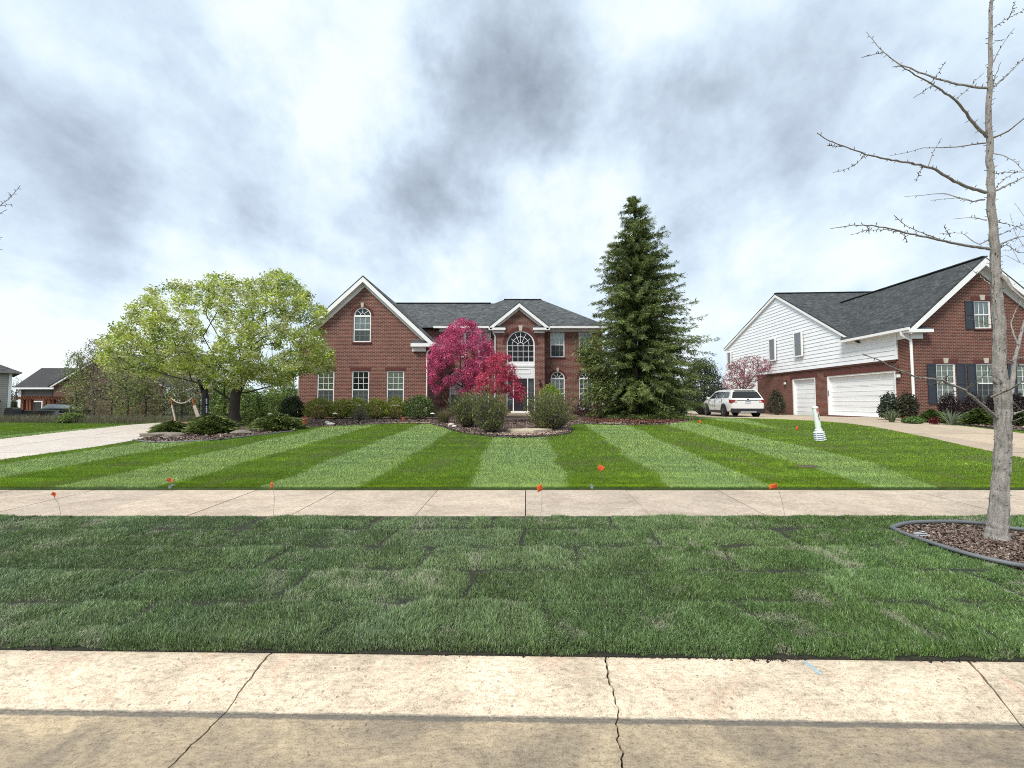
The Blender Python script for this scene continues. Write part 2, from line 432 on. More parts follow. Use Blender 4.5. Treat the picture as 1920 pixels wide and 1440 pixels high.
# ================================================================== GROUND
SH = .018
def shear(x): return -SH * np.clip(x, -14, 14)
def concrete(name, base, dark, pink, gutter=None, broom=True, darkamt=.5):
    n = NT(name); p = n.pos()
    f1 = n.noise(n.vmul(p, (1.0, 1.7, 1.0)), 1.5, 8, .70, .8)
    f2 = n.noise(n.vmul(p, (.8, 1.8, 1.0)), 26, 6, .78)
    f3 = n.noise(p, 130, 3, .85)
    f4 = n.noise(n.vmul(p, (1, 1, 1)), 3.5, 5, .7, 1.0)
    c = n.mix(n.ramp(f1, [(.36, (0, 0, 0)), (.66, (darkamt, darkamt, darkamt))]), base, dark)
    c = n.mix(n.ramp(f4, [(.52, (0, 0, 0)), (.75, (.6, .6, .6))]), c, pink)
    c = n.mix(1, c, n.ramp(f2, [(.32, (.58, .565, .55)), (.54, (1.05, 1.05, 1.05))]), 'MULTIPLY')
    f5 = n.noise(n.vmul(p, (.10, 1.6, 1.0)), 60, 3, .7)
    c = n.mix(.28 if broom else 0, c, n.ramp(f5, [(.34, (.62, .60, .58)), (.56, (1.05, 1.05, 1.05))]), 'MULTIPLY')
    f6 = n.noise(p, 11, 6, .75, .5)
    c = n.mix(n.ramp(f6, [(.60, (0, 0, 0)), (.70, (.6, .6, .6))]), c, tuple(x * .55 for x in dark))
    vo = n('ShaderNodeTexVoronoi'); vo.inputs['Scale'].default_value = 16; n.l(p, vo.inputs['Vector'])
    pit = n.math('MULTIPLY', n.math('LESS_THAN', vo.outputs['Distance'], .12), n.math('GREATER_THAN', n.noise(p, 3, 3, .6), .52))
    c = n.mix(n.math('MULTIPLY', pit, .6), c, (.10, .085, .07))
    c = n.mix(1, c, n.ramp(f3, [(.34, (.45, .43, .41)), (.48, (1.06, 1.06, 1.06))]), 'MULTIPLY')
    if gutter:
        s = n('ShaderNodeSeparateXYZ'); n.l(p, s.inputs[0])
        t = n.math('ADD', n.math('MULTIPLY', s.outputs[0], SH), s.outputs[1])      # distance across the kerb
        w = n.math('ADD', t, n.math('MULTIPLY', n.math('SUBTRACT', n.noise(n.vmul(p, (1.0, 3, 1)), 6, 7, .8), .5), .045))
        a = n.math('SUBTRACT', 1.0, n.math('DIVIDE', n.math('ABSOLUTE', n.math('SUBTRACT', w, gutter[0])), gutter[1]), clamp=True)
        a = n.math('MULTIPLY', a, 2.2, clamp=True)
        c = n.mix(n.math('MULTIPLY', n.math('MULTIPLY', a, gutter[2]), n.ramp(n.noise(n.vmul(p, (1, 2, 1)), 40, 5, .8), [(.3, (.45, .45, .45)), (.6, (1, 1, 1))])), c, (.12, .112, .10))
        # tyre-worn, dirtier lane away from the kerb
        lane = n.math('MULTIPLY', n.math('SUBTRACT', gutter[0], w), 2.2, clamp=True)
        c = n.mix(n.math('MULTIPLY', lane, .35), c, (.22, .18, .13))
    oi = n('ShaderNodeObjectInfo'); c = n.mix(1, c, n.ramp(oi.outputs['Random'], [(0, (.86, .86, .87)), (1, (1.05, 1.04, 1.02))]), 'MULTIPLY')
    n.set(Base_Color=c, Roughness=.92)
    n.bump(n.math('ADD', f3, n.math('MULTIPLY', f2, .6)), .45, .006)
    return n.m
ROADC = concrete('road_concrete', (.58, .46, .30), (.18, .15, .12), (.36, .275, .215), (2.036, .024, .97), darkamt=.95)
KERBC = concrete('kerb_concrete', (.70, .60, .46), (.33, .265, .20), (.62, .36, .26), (2.036, .024, .97), darkamt=.75)
WALKC = concrete('walk_concrete', (.62, .515, .41), (.38, .305, .24), (.52, .39, .30), darkamt=.8)
DRIVEC = concrete('drive_concrete', (.52, .425, .315), (.40, .32, .235), (.48, .36, .27), darkamt=.6)
DRIVEL = concrete('drive_pale_concrete', (.70, .63, .56), (.52, .46, .42), (.62, .50, .44), darkamt=.6)
JOINT = plain('joint_dirt', (.05, .042, .035), .95, .3, 20)
SOIL = plain('soil', (.022, .016, .012), .95, .4, 14)

# ---- terrain sheet
def lawn_ground():
    n = NT('lawn_ground'); p = n.pos()
    f = n.noise(p, 9, 5, .7); f2 = n.noise(p, .8, 4, .6)
    c = n.ramp(f, [(.3, (.020, .028, .010)), (.7, (.055, .095, .020))])
    c = n.mix(n.ramp(f2, [(.35, (0, 0, 0)), (.7, (.5, .5, .5))]), c, (.07, .12, .03))
    s = n('ShaderNodeSeparateXYZ'); n.l(p, s.inputs[0])
    near = n.math('LESS_THAN', s.outputs[1], 5.6)
    c = n.mix(near, c, n.ramp(f, [(.3, (.010, .009, .007)), (.7, (.030, .034, .016))]))
    n.set(Base_Color=c, Roughness=.95); n.bump(f, .6, .03)
    return n.m
GROUND_M = lawn_ground()

# driveways (plan outlines)
DRV_R = [(14.6, 6.29), (10.7, 6.29), (11.4, 8.8), (12.25, 11.2), (12.85, 13.2), (13.35, 15.2), (13.1, 16.6), (12.3, 18.2), (11.2, 20.2), (10.4, 22.2), (10.6, 26), (10.8, 40), (21.3, 40), (20.55, 19.9), (18.6, 18.6), (17.3, 16.4), (16.5, 13.4), (15.9, 10.5)]
DRV_L = [(-15.6, 6.29), (-11.4, 6.29), (-11.2, 8.4), (-10.95, 10.2), (-11.05, 11.4), (-11.9, 13.0), (-13.3, 15.4), (-14.3, 17.4), (-13.6, 20), (-12.2, 22), (-12.2, 27), (-18, 27), (-17.6, 20), (-16.6, 17.5), (-15.75, 15), (-15.4, 11.5)]
# planting beds
def P2(*pp): return [tuple(gnd(a, b).xy) for a, b in pp]
BED_FRONT = P2((250, 828), (285, 833), (340, 832), (410, 828), (480, 819), (545, 812), (580, 803), (640, 800), (700, 797.5), (760, 796), (805, 796.5),
               (826, 801), (845, 809), (880, 817), (920, 821), (965, 823), (1010, 822), (1050, 819), (1071, 814), (1074, 807), (1066, 801), (1085, 796.5), (1130, 798), (1190, 799.5), (1250, 798), (1285, 793), (1318, 786))
BED = BED_FRONT + [(9.6, 22.5), (6.3, 25.2), (-4.5, 25.2), (-4.6, 21.4), (-12.0, 21.4), (-12.4, 18.6), (-13.0, 17.2), (-12.9, 15.3), (-11.7, 13.0), (-11.15, 12.0)]
BED_R = [(20.7, 19.6), (18.75, 18.5), (17.45, 16.3), (16.7, 13.3), (17.6, 12.4), (19.2, 13.2), (34, 15.5), (34, 19.6)]
RING_C = (5.62, 4.06); 
def ring_poly(k=1.0):
    return [tuple(gnd(a, b).xy) for a, b in ((1672, 1003), (1690, 1013), (1740, 1031), (1800, 1050), (1860, 1066), (1920, 1078), (1990, 1085), (2060, 1080), (2080, 1050), (2030, 1018), (1960, 1004), (1920, 1007), (1880, 1001), (1840, 994), (1790, 991), (1735, 990), (1695, 993))]
RING = ring_poly()

def terrain():
    ys = [-300, -60, -12, 2.395, 2.40, 2.55, 2.7] + list(np.arange(2.9, 4.82, .2)) + [4.885, 4.89, 6.285, 6.29] + list(np.arange(6.5, 20, .25)) + list(np.arange(20, 32, 1.0)) + [34, 38, 42, 48, 56, 70, 100, 200, 500, 1200]
    xs = [-1200, -500, -200, -100, -60, -45, -35, -28, -24] + list(np.arange(-21, 21.1, .25)) + [23, 26, 30, 36, 45, 60, 100, 200, 500, 1200]
    X, Y = np.meshgrid(np.array(xs, float), np.array(ys, float))
    low = (Y <= 2.397) | ((Y > 4.8875) & (Y < 6.2875))
    z = G(X, Y) + .03
    z = np.where(low, np.where(Y < 3, -.16, G(X, Y) - .16), z)
    Yw = np.where(Y < 2.5, Y + shear(X), Y)
    for pl in (DRV_R, DRV_L):
        z = np.where(inside(pl, X, Yw), G(X, Y) - .12, z)
    z = np.where((Y > 2.397) & (Y < 2.41), G(X, Y) + .0, z)
    z += np.where((Y > 6.4) & ~low, .012 * (vnoise(X, Y, 1.3, 3) - .5), 0) + np.where(Y > 60, 0, 0)
    V = np.stack([X, Yw, z], -1).reshape(-1, 3); nx = len(xs); ny = len(ys)
    i, j = np.meshgrid(np.arange(ny - 1), np.arange(nx - 1), indexing='ij'); a = (i * nx + j).ravel()
    F = np.stack([a, a + 1, a + nx + 1, a + nx], 1)
    o = np_obj('ground', V, F, GROUND_M, smooth=False)
    tag(o, 'earth and lawn sheet under the whole front yard', None, None, 'structure')
terrain()

# ---- road and kerb slabs
def slab_xy(name, xl, xr, ts, zs, mat, parent, nseg=1, drop=.2, gap=.006):
    """slab swept across t (distance from street) between two joint curves xl(t), xr(t)"""
    V = []; F = []; cols = nseg + 1; m = len(ts)
    for t, z in zip(ts, zs):
        gv = gap * (.55 + .9 * abs(math.sin(t * 31 + xl(t) * 7)) * abs(math.sin(t * 7 + 1))); a, b = xl(t) + gv, xr(t) - gv
        for k in range(cols):
            x = a + (b - a) * k / nseg
            V.append((x, t + float(shear(x)), z))
    for i in range(m - 1):
        for k in range(nseg):
            q = i * cols + k; F.append((q, q + 1, q + cols + 1, q + cols))
    top = len(V); rim = [k for k in range(cols)] + [i * cols + cols - 1 for i in range(1, m)] + [(m - 1) * cols + k for k in range(cols - 2, -1, -1)] + [i * cols for i in range(m - 2, 0, -1)]
    for r_ in rim: x, y, z = V[r_]; V.append((x, y, z - drop))
    L = len(rim)
    for i in range(L):
        F.append((rim[i], top + i, top + (i + 1) % L, rim[(i + 1) % L]))
    mb = MB(); mb.v = V; mb.f = F
    return obj(name, mb, mat, parent, uv=False)
def const(x): return lambda t: x
def jag(x0, x1, amp, seed):
    r_ = random.Random(seed); ph = [r_.uniform(0, 6.28) for _ in range(4)]
    return lambda t: x0 + (x1 - x0) * (2.4 - t) / .7 + amp * (math.sin(t * 9 + ph[0]) + .6 * math.sin(t * 23 + ph[1]) + .4 * math.sin(t * 57 + ph[2]) + .35 * math.sin(t * 131 + ph[3]))
JX = [const(x) for x in (-13.8, -11.75, -9.7, -7.65, -5.6, -3.55)] + [lambda t: -1.47 - .07 * (2.4 - t) + .003 * math.sin(t * 40) + .002 * math.sin(t * 111), jag(.565, .49, .012, 3), lambda t: 2.70 - .42 * (2.4 - t) if t > 1.9 else 2.49 - .2 * (1.9 - t)] + [const(x) for x in (4.7, 6.75, 8.8, 10.85, 12.9)]
road = bpy.data.objects.new('road', None); COL.objects.link(road); tag(road, 'tan concrete residential street slabs in the foreground', None, None, 'structure')
kerb = bpy.data.objects.new('kerb', None); COL.objects.link(kerb); tag(kerb, 'pale mountable concrete kerb between street and sod', None, None, 'structure')
ORIG['road'] = ORIG['kerb'] = Vector((0, 0, 0))
kt0 = [2.045, 2.06, 2.075, 2.09, 2.11, 2.14, 2.18, 2.22, 2.26, 2.30, 2.33, 2.36, 2.38, 2.395, 2.40]
kz0 = [.000, .002, .006, .012, .020, .030, .043, .055, .066, .075, .081, .085, .086, .083, .074]
rt0 = [-7.5, -4, -2, 0, .6, .9, 1.2, 1.4, 1.5, 1.6, 1.7, 1.75, 1.8, 1.85, 1.9, 1.95, 2.0, 2.052]
rz0 = [.14, .10, .06, .035, .024, .02, .014, .011, .009, .007, .005, .004, .003, .002, .001, 0, -.001, -.002]
kt = list(np.linspace(2.045, 2.40, 40)); kz = list(np.interp(kt, kt0, kz0)); rt = rt0[:7] + list(np.linspace(1.3, 2.052, 44)); rz = list(np.interp(rt, rt0, rz0))
for a, b in zip(JX[:-1], JX[1:]):
    w_ = .007 if a(2.2) != JX[6](2.2) else .007
    slab_xy('kerb_slab', a, b, kt, kz, KERBC, kerb, 4, gap=.006)
    slab_xy('road_slab', a, b, rt, rz, ROADC, road, 4, gap=.0045)
mb = MB().box(-300, 300, -7.4, 2.38, -.20, -.05)
b_ = obj('road_base', mb, JOINT, road, uv=False)
# blue paint stroke on the kerb
def paintmat():
    n = NT('blue_paint'); n.n.remove(n.b); p = n.pos()
    f = n.noise(p, 55, 5, .8)
    t = n('ShaderNodeBsdfTransparent'); d = n('ShaderNodeBsdfDiffuse'); d.inputs[0].default_value = (.34, .56, .70, 1)
    m = n('ShaderNodeMixShader'); n.l(n.math('MULTIPLY', n.math('SUBTRACT', f, .42), 4.5, clamp=True), m.inputs[0]); n.l(t.outputs[0], m.inputs[1]); n.l(d.outputs[0], m.inputs[2])
    n.l(m.outputs[0], n.out.inputs['Surface']); return n.m
PAINT = paintmat()
mb = MB(); pts = []
for i, t in enumerate(np.linspace(2.275, 2.372, 6)):
    xc = 1.748 - (t - 2.275) * .25; wv = .024 - .006 * abs(i - 2.5)
    zt = float(np.interp(t, kt, kz)) + .003
    pts.append(((xc - wv, t + float(shear(xc)), zt), (xc + wv, t + float(shear(xc)), zt)))
for (a, b), (c, d) in zip(pts[:-1], pts[1:]): mb.quad(a, b, d, c)
tag(obj('paint_mark', mb, PAINT, kerb, uv=False), 'faded light blue paint stroke on the kerb')

# ---- sidewalk
walk = bpy.data.objects.new('sidewalk', None); COL.objects.link(walk); ORIG['sidewalk'] = Vector((0, 0, 0))
tag(walk, 'pale concrete sidewalk crossing in front of the lawn', None, None, 'structure')
jx = [-16.8, -15.3, -13.8, -12.3, -10.8, -9.35, -8.05, -6.75, -5.43, -4.12, -2.81, -1.20, .22, 1.83, 3.31, 4.86, 6.46, 8.0, 9.5, 11.0, 12.55, 14.1, 15.6]
for a, b in zip(jx[:-1], jx[1:]):
    mb = MB(); rr = random.Random(int(a * 100)); dz = rr.uniform(-.003, .003)
    ins = .006; cs = []
    for x, sgn in ((a, 1), (b, -1)):
        for y in (4.90, 6.27):
            cs.append((x + sgn * ins - .036 * (6.27 - y), y, float(np.interp(y, *_S)) + dz))
    (a0, a1, b0, b1) = cs
    vs = [a0, b0, b1, a1]; vs = vs + [(x, y, z - .12) for x, y, z in vs]
    mb.add(vs, [(0, 1, 2, 3), (0, 4, 5, 1), (1, 5, 6, 2), (2, 6, 7, 3), (3, 7, 4, 0)])
    obj('sidewalk_slab', mb, WALKC, walk, uv=False)
obj('joint_bed', MB().box(-300, 300, 4.88, 6.28, -.05, .10), JOINT, walk, uv=False)

# ---- driveways: plan outline cut along the tooled joints into slabs
def cut_slabs(name, label, poly, lines, mat, lift=.035, gapw=.016):
    root = bpy.data.objects.new(name, None); COL.objects.link(root); ORIG[root.name] = Vector((0, 0, 0))
    tag(root, label, None, None, 'structure')
    bm = bmesh.new(); f = bm.faces.new([bm.verts.new((x, y, 0)) for x, y in poly])
    for (p, nrm_) in lines:
        bmesh.ops.bisect_plane(bm, geom=bm.verts[:] + bm.edges[:] + bm.faces[:], plane_co=(*p, 0), plane_no=(*nrm_, 0))
    bm.faces.ensure_lookup_table()
    for f in bm.faces:
        if f.calc_area() < .15: continue
        pts = [v.co.xy for v in f.verts]; c = f.calc_center_median().xy
        sb = bmesh.new(); vs = []
        for q in pts:
            d = c - q; q2 = q + d.normalized() * gapw * 1.4
            vs.append(sb.verts.new((q2.x, q2.y, 0)))
        ff = sb.faces.new(vs)
        bmesh.ops.triangulate(sb, faces=[ff]); bmesh.ops.subdivide_edges(sb, edges=sb.edges[:], cuts=2, use_grid_fill=True)
        ge = [e for e in sb.edges if e.is_boundary]
        ex = bmesh.ops.extrude_edge_only(sb, edges=ge)
        low = {v for v in ex['geom'] if isinstance(v, bmesh.types.BMVert)}
        for v in sb.verts: v.co.z = g(v.co.x, v.co.y) + lift - (.12 if v in low else 0)
        bmesh.ops.recalc_face_normals(sb, faces=sb.faces)
        me = bpy.data.meshes.new('drive_slab'); sb.to_mesh(me); sb.free(); me.materials.append(mat)
        link(bpy.data.objects.new('drive_slab', me), root)
    bm.free()
    return root
a3 = R(3)
ldR = [((0, y), (0, 1)) for y in (9.2, 12.2)] + [((0, 15.2), (-.05, 1)), ((0, 18.4), (-.05, 1)), ((0, 22), (-.05, 1)), ((0, 26), (-.05, 1)), ((0, 30), (-.05, 1))]
ldR += [((14.2, 9), (1, -.22)), ((16.9, 20), (1, -.05)), ((13.6, 25), (1, -.05))]
cut_slabs('driveway', 'tan concrete driveway slabs running up to the white garage doors', DRV_R, ldR, DRIVEC)
ldL = [((0, y), (.06, 1)) for y in (8.6, 11.2, 13.8, 16.4, 19, 22)] + [((-13.4, 10), (1, .08))]
cut_slabs('driveway', 'pale concrete driveway slabs leading past the blossoming tree', DRV_L, ldL, DRIVEL)

# ---- mulch sheets
def mulchmat(name, a, b, c_):
    n = NT(name); p = n.pos(); f = n.noise(p, 32, 5, .8); f2 = n.noise(p, 2, 4, .6)
    c = n.ramp(f, [(.28, a), (.5, b), (.72, c_)])
    n.set(Base_Color=n.mix(n.ramp(f2, [(.4, (0, 0, 0)), (.7, (.35, .35, .35))]), c, a), Roughness=.95); n.bump(f, .9, .04)
    return n.m
MULCH = mulchmat('bark_mulch', (.035, .022, .018), (.10, .070, .058), (.20, .15, .125))
MULCH_RED = mulchmat('needle_mulch', (.035, .016, .010), (.085, .036, .022), (.15, .07, .045))
def bed_sheet(name, label, poly, mat, lift=.045, step=.35, rise=0):
    dens_ = []
    n = len(poly)
    for i in range(n):
        a, b = Vector(poly[i]), Vector(poly[(i + 1) % n]); k = max(1, int((b - a).length / step))
        for q in range(k): dens_.append(a + (b - a) * q / k)
    xs = [p.x for p in dens_]; ys = [p.y for p in dens_]
    gx, gy = np.meshgrid(np.arange(min(xs), max(xs), step), np.arange(min(ys), max(ys), step))
    ok = inside([tuple(p) for p in dens_], gx, gy)
    pts = dens_ + [Vector((a, b)) for a, b in zip(gx[ok], gy[ok])]
    m = len(dens_)
    v, e, f, *_ = mgeo.delaunay_2d_cdt(pts, [(i, (i + 1) % m) for i in range(m)], [], 1, 1e-4)
    mb = MB(); 
    for p in v:
        z = g(p.x, p.y) + lift + .03 * (float(vnoise(p.x, p.y, .5, 5)) - .5)
        mb.v.append((p.x, p.y, z))
    mb.f = [tuple(x) for x in f]
    return tag(obj(name, mb, mat, None, uv=False, smooth=True), label, None, None, 'structure')
bed_sheet('garden_bed', 'mulched planting bed along the front of the brick house', BED, MULCH)
bed_sheet('garden_bed', 'planting bed between the driveway and the house on the right', BED_R, MULCH)
bed_sheet('tree_ring_bed', 'mulched oval around the bare street tree', RING, MULCH, .035, .12)

# chips of bark lying on the sheets
def chips(name, label, poly, n, smin, smax, cols, lift, seed, ymax=99):
    r_ = np.random.default_rng(seed); P = np.array(poly); lo, hi = P.min(0), P.max(0)
    X = r_.uniform(lo[0], hi[0], n * 4); Y = lo[1] + (min(hi[1], ymax) - lo[1]) * r_.random(n * 4) ** 1.3
    ok = inside(poly, X, Y) & (np.abs(X) < 1.36 * Y + 1); X, Y = X[ok][:n], Y[ok][:n]; n = len(X)
    s = r_.uniform(smin, smax, n); th = r_.uniform(0, 6.283, n); tl = r_.normal(0, .45, n); t2 = r_.normal(0, .35, n)
    c = np.stack([X, Y, G(X, Y) + lift + r_.uniform(0, .02, n)], 1)
    u = np.stack([np.cos(th) * np.cos(tl), np.sin(th) * np.cos(tl), np.sin(tl)], 1) * s[:, None]
    w = np.stack([-np.sin(th), np.cos(th), np.sin(t2)], 1) * (s * r_.uniform(.3, .6, n))[:, None]
    V = np.stack([c - u - w * .6, c + u - w, c + u * .8 + w, c - u * .9 + w * .9], 1).reshape(-1, 3)
    F = np.arange(4 * n).reshape(-1, 4)
    cc = np.array(cols)[r_.integers(0, len(cols), n)] * r_.uniform(.7, 1.25, (n, 1))
    o = np_obj(name, V, F, CHIP, None, np.repeat(cc, 4, 0)); return tag(o, label, 'mulch', None, 'stuff')
BC = [(.22, .155, .12), (.15, .105, .085), (.085, .058, .048), (.30, .235, .20), (.12, .07, .05), (.19, .13, .11)]
chips('bark_chips', 'loose brown bark chips around the bare street tree', RING, 14000, .007, .019, BC, .04, 11)
chips('bark_chips', 'brown bark chips over the long front planting bed', BED, 26000, .02, .045, BC, .05, 12, 19)
chips('bark_chips', 'bark chips beside the driveway on the right', BED_R, 3500, .03, .06, BC, .05, 13)
GC = [(.50, .36, .27), (.42, .30, .24), (.60, .48, .38), (.34, .24, .19), (.55, .42, .36)]
GRAVEL_POLY = P2((905, 816), (940, 819.5), (990, 820.5), (1040, 818), (1066, 812), (1062, 806), (1035, 806), (1030, 812), (955, 813))
chips('river_gravel', 'pinkish pea gravel in front of the stone step', GRAVEL_POLY, 2600, .014, .03, GC, .06, 14)

# ================================================================== GRASS
def blade_obj(name, label, X, Y, Z, h, w, laz, lean, col, segs, mat=BLADE):
    n = len(X); th = rng.uniform(0, 6.283, n)
    b = np.stack([X, Y, Z], 1); wd = np.stack([np.cos(th), np.sin(th), np.zeros(n)], 1) * (w / 2)[:, None]
    hd = np.stack([np.cos(laz), np.sin(laz), np.zeros(n)], 1); up = np.array([0, 0, 1.0])
    tip = b + hd * (h * lean)[:, None] + up * (h * np.sqrt(np.clip(1 - lean ** 2, .05, 1)))[:, None]
    if segs == 1:
        V = np.stack([b - wd, b + wd, tip], 1).reshape(-1, 3); F = np.arange(3 * n).reshape(-1, 3); k = 3
    else:
        md = b + hd * (h * lean * .28)[:, None] + up * (h * .55)[:, None]
        V = np.stack([b - wd, b + wd, md - wd * .85, md + wd * .85, tip], 1).reshape(-1, 3)
        a = (np.arange(n) * 5)[:, None]; F = np.concatenate([a + [0, 1, 3], a + [0, 3, 2], a + [2, 3, 4]], 0); k = 5
    o = np_obj(name, V, F, mat, None, np.repeat(col, k, 0))
    return tag(o, label, 'grass', None, 'stuff')

# --- sod strip between kerb and sidewalk: rolls laid in rows, some seams open
ROWS = [2.40, 2.93, 3.42, 3.93, 4.42, 4.90]
def sod():
    N = 640000
    Y = 2.39 + (4.90 - 2.39) * rng.random(N) ** 1.15
    X = rng.uniform(-1, 1, N) * (1.36 * Y + .9)
    keep = (Y > 2.400 + .030 * (vnoise(X, X * 0, .22, 51) - .45) + .02 * (vnoise(X, X * 0, .05, 52) - .5)) & ~inside(ring_poly(), X, Y)
    X, Y = X[keep], Y[keep]
    row = np.searchsorted(ROWS, Y) - 1
    off_ = np.array([.22, -.38, .56, .05, -.3])[np.clip(row, 0, 4)]
    L = 1.42; xs = X - .035 * (Y - 2.4) - off_ + .02 * np.sin(Y * 9 + row)
    cell = np.floor(xs / L); fx = (xs / L - cell) * L
    dx = np.minimum(fx, L - fx)
    r0 = np.array(ROWS)[row]; r1 = np.array(ROWS)[np.clip(row + 1, 0, 5)]
    wob = .02 * np.sin(X * 5 + row * 2) + .012 * np.sin(X * 13)
    dy = np.minimum(np.abs(Y - r0 + wob * (row > 0)), np.abs(r1 - Y - wob * (row < 4)))
    opn_x = vnoise(cell * 3.1 + row * 7.7, row * 1.3 + Y * .8, .8, 2); opn_y = vnoise(X * 1.0, row * 3.7, .7, 4)
    gapx = .002 + .019 * np.clip((opn_x - .45) * 2.4, 0, 1); gapy = -.004 + .017 * np.clip((opn_y - .42) * 2.4, 0, 1)
    gapy = np.where(((row == 0) & (Y - r0 < .2)) | ((row == 4) & (r1 - Y < .2)), 0, gapy)
    jx_ = dx + rng.normal(0, .006, len(X)); jy_ = dy + rng.normal(0, .006, len(X))
    k = (jx_ > gapx) & (jy_ > gapy)
    X, Y, row, cell, dx, dy = X[k], Y[k], row[k], cell[k], dx[k], dy[k]
    n = len(X)
    sodid = np.sin(cell * 91.7 + row * 37.3) * 0.5 + .5
    dry = np.clip((vnoise(X, Y, .33, 8) * .6 + vnoise(X, Y, .11, 9) * .5 - .72) * 4.5, 0, .7) * (.35 + .5 * vnoise(X, Y, 1.6, 10))
    edge = np.clip(1 - np.minimum(dx, dy) / .07, 0, 1)
    dark = vnoise(X, Y, .45, 15)
    base = np.array([.112, .182, .066]); alt = np.array([.146, .204, .100]); olive = np.array([.150, .190, .050])
    t = (sodid * .35 + vnoise(X, Y, .9, 16) * .5 + .1)[:, None]
    col = base * (1 - t) + alt * t
    rt_ = np.clip((X / (1.3 * Y)) * 1.3, 0, 1)[:, None] * .75
    col = col * (1 - rt_) + np.array([.100, .190, .044]) * rt_
    col = col * (1 - .3 * dark[:, None]) + olive * .3 * dark[:, None]
    col = col * (1 - dry[:, None]) + np.array([.34, .33, .24]) * dry[:, None]
    clump = vnoise(X, Y, .075, 71) * .6 + vnoise(X, Y, .2, 72) * .4
    col = col * (.80 + .62 * clump)[:, None]
    col = col * rng.uniform(.42, 1.75, (n, 1)) * (.93 + .14 * sodid)[:, None]
    pale = rng.random(n) < .05; col[pale] = np.array([.40, .43, .30]) * rng.uniform(.7, 1.2, (pale.sum(), 1))
    h = rng.uniform(.024, .052, n) * (.75 + .5 * vnoise(X, Y, .5, 17)) * (.65 + .75 * clump) * (1 - .35 * dry) * (1 - .35 * edge)
    w = rng.uniform(.0024, .0040, n) * (.70 + .17 * Y)
    laz = (sodid * 6 + vnoise(X, Y, .3, 18) * 4 + rng.normal(0, 1.3, n))
    lean = np.clip(rng.normal(.45, .22, n) + .2 * dry, .02, .92)
    z = G(X, Y) + .026 + .02 * (vnoise(X, Y, .28, 20) - .5) + .014 * (vnoise(cell * 5.3 + 50, row * 4.1, .9, 21) - .5) - .012 * edge
    k0 = np.clip((Y - 2.40) / .06, 0, 1); z = np.where(Y < 2.46, G(X, Y) + .026 * k0 + .004, z)
    eg = Y < 2.43; laz = np.where(eg, R(-90) + rng.normal(0, .9, n), laz); h = np.where(eg, h * rng.uniform(.5, 1.1, n), h)
    Yw_ = Y + np.where(Y < 2.6, shear(X) * (2.6 - Y) / .2, 0)
    Y = Yw_
    blade_obj('sod_grass', 'dark green freshly laid sod strip between kerb and sidewalk', X, Y, z, h, w, laz, lean, col, 2)
sod()

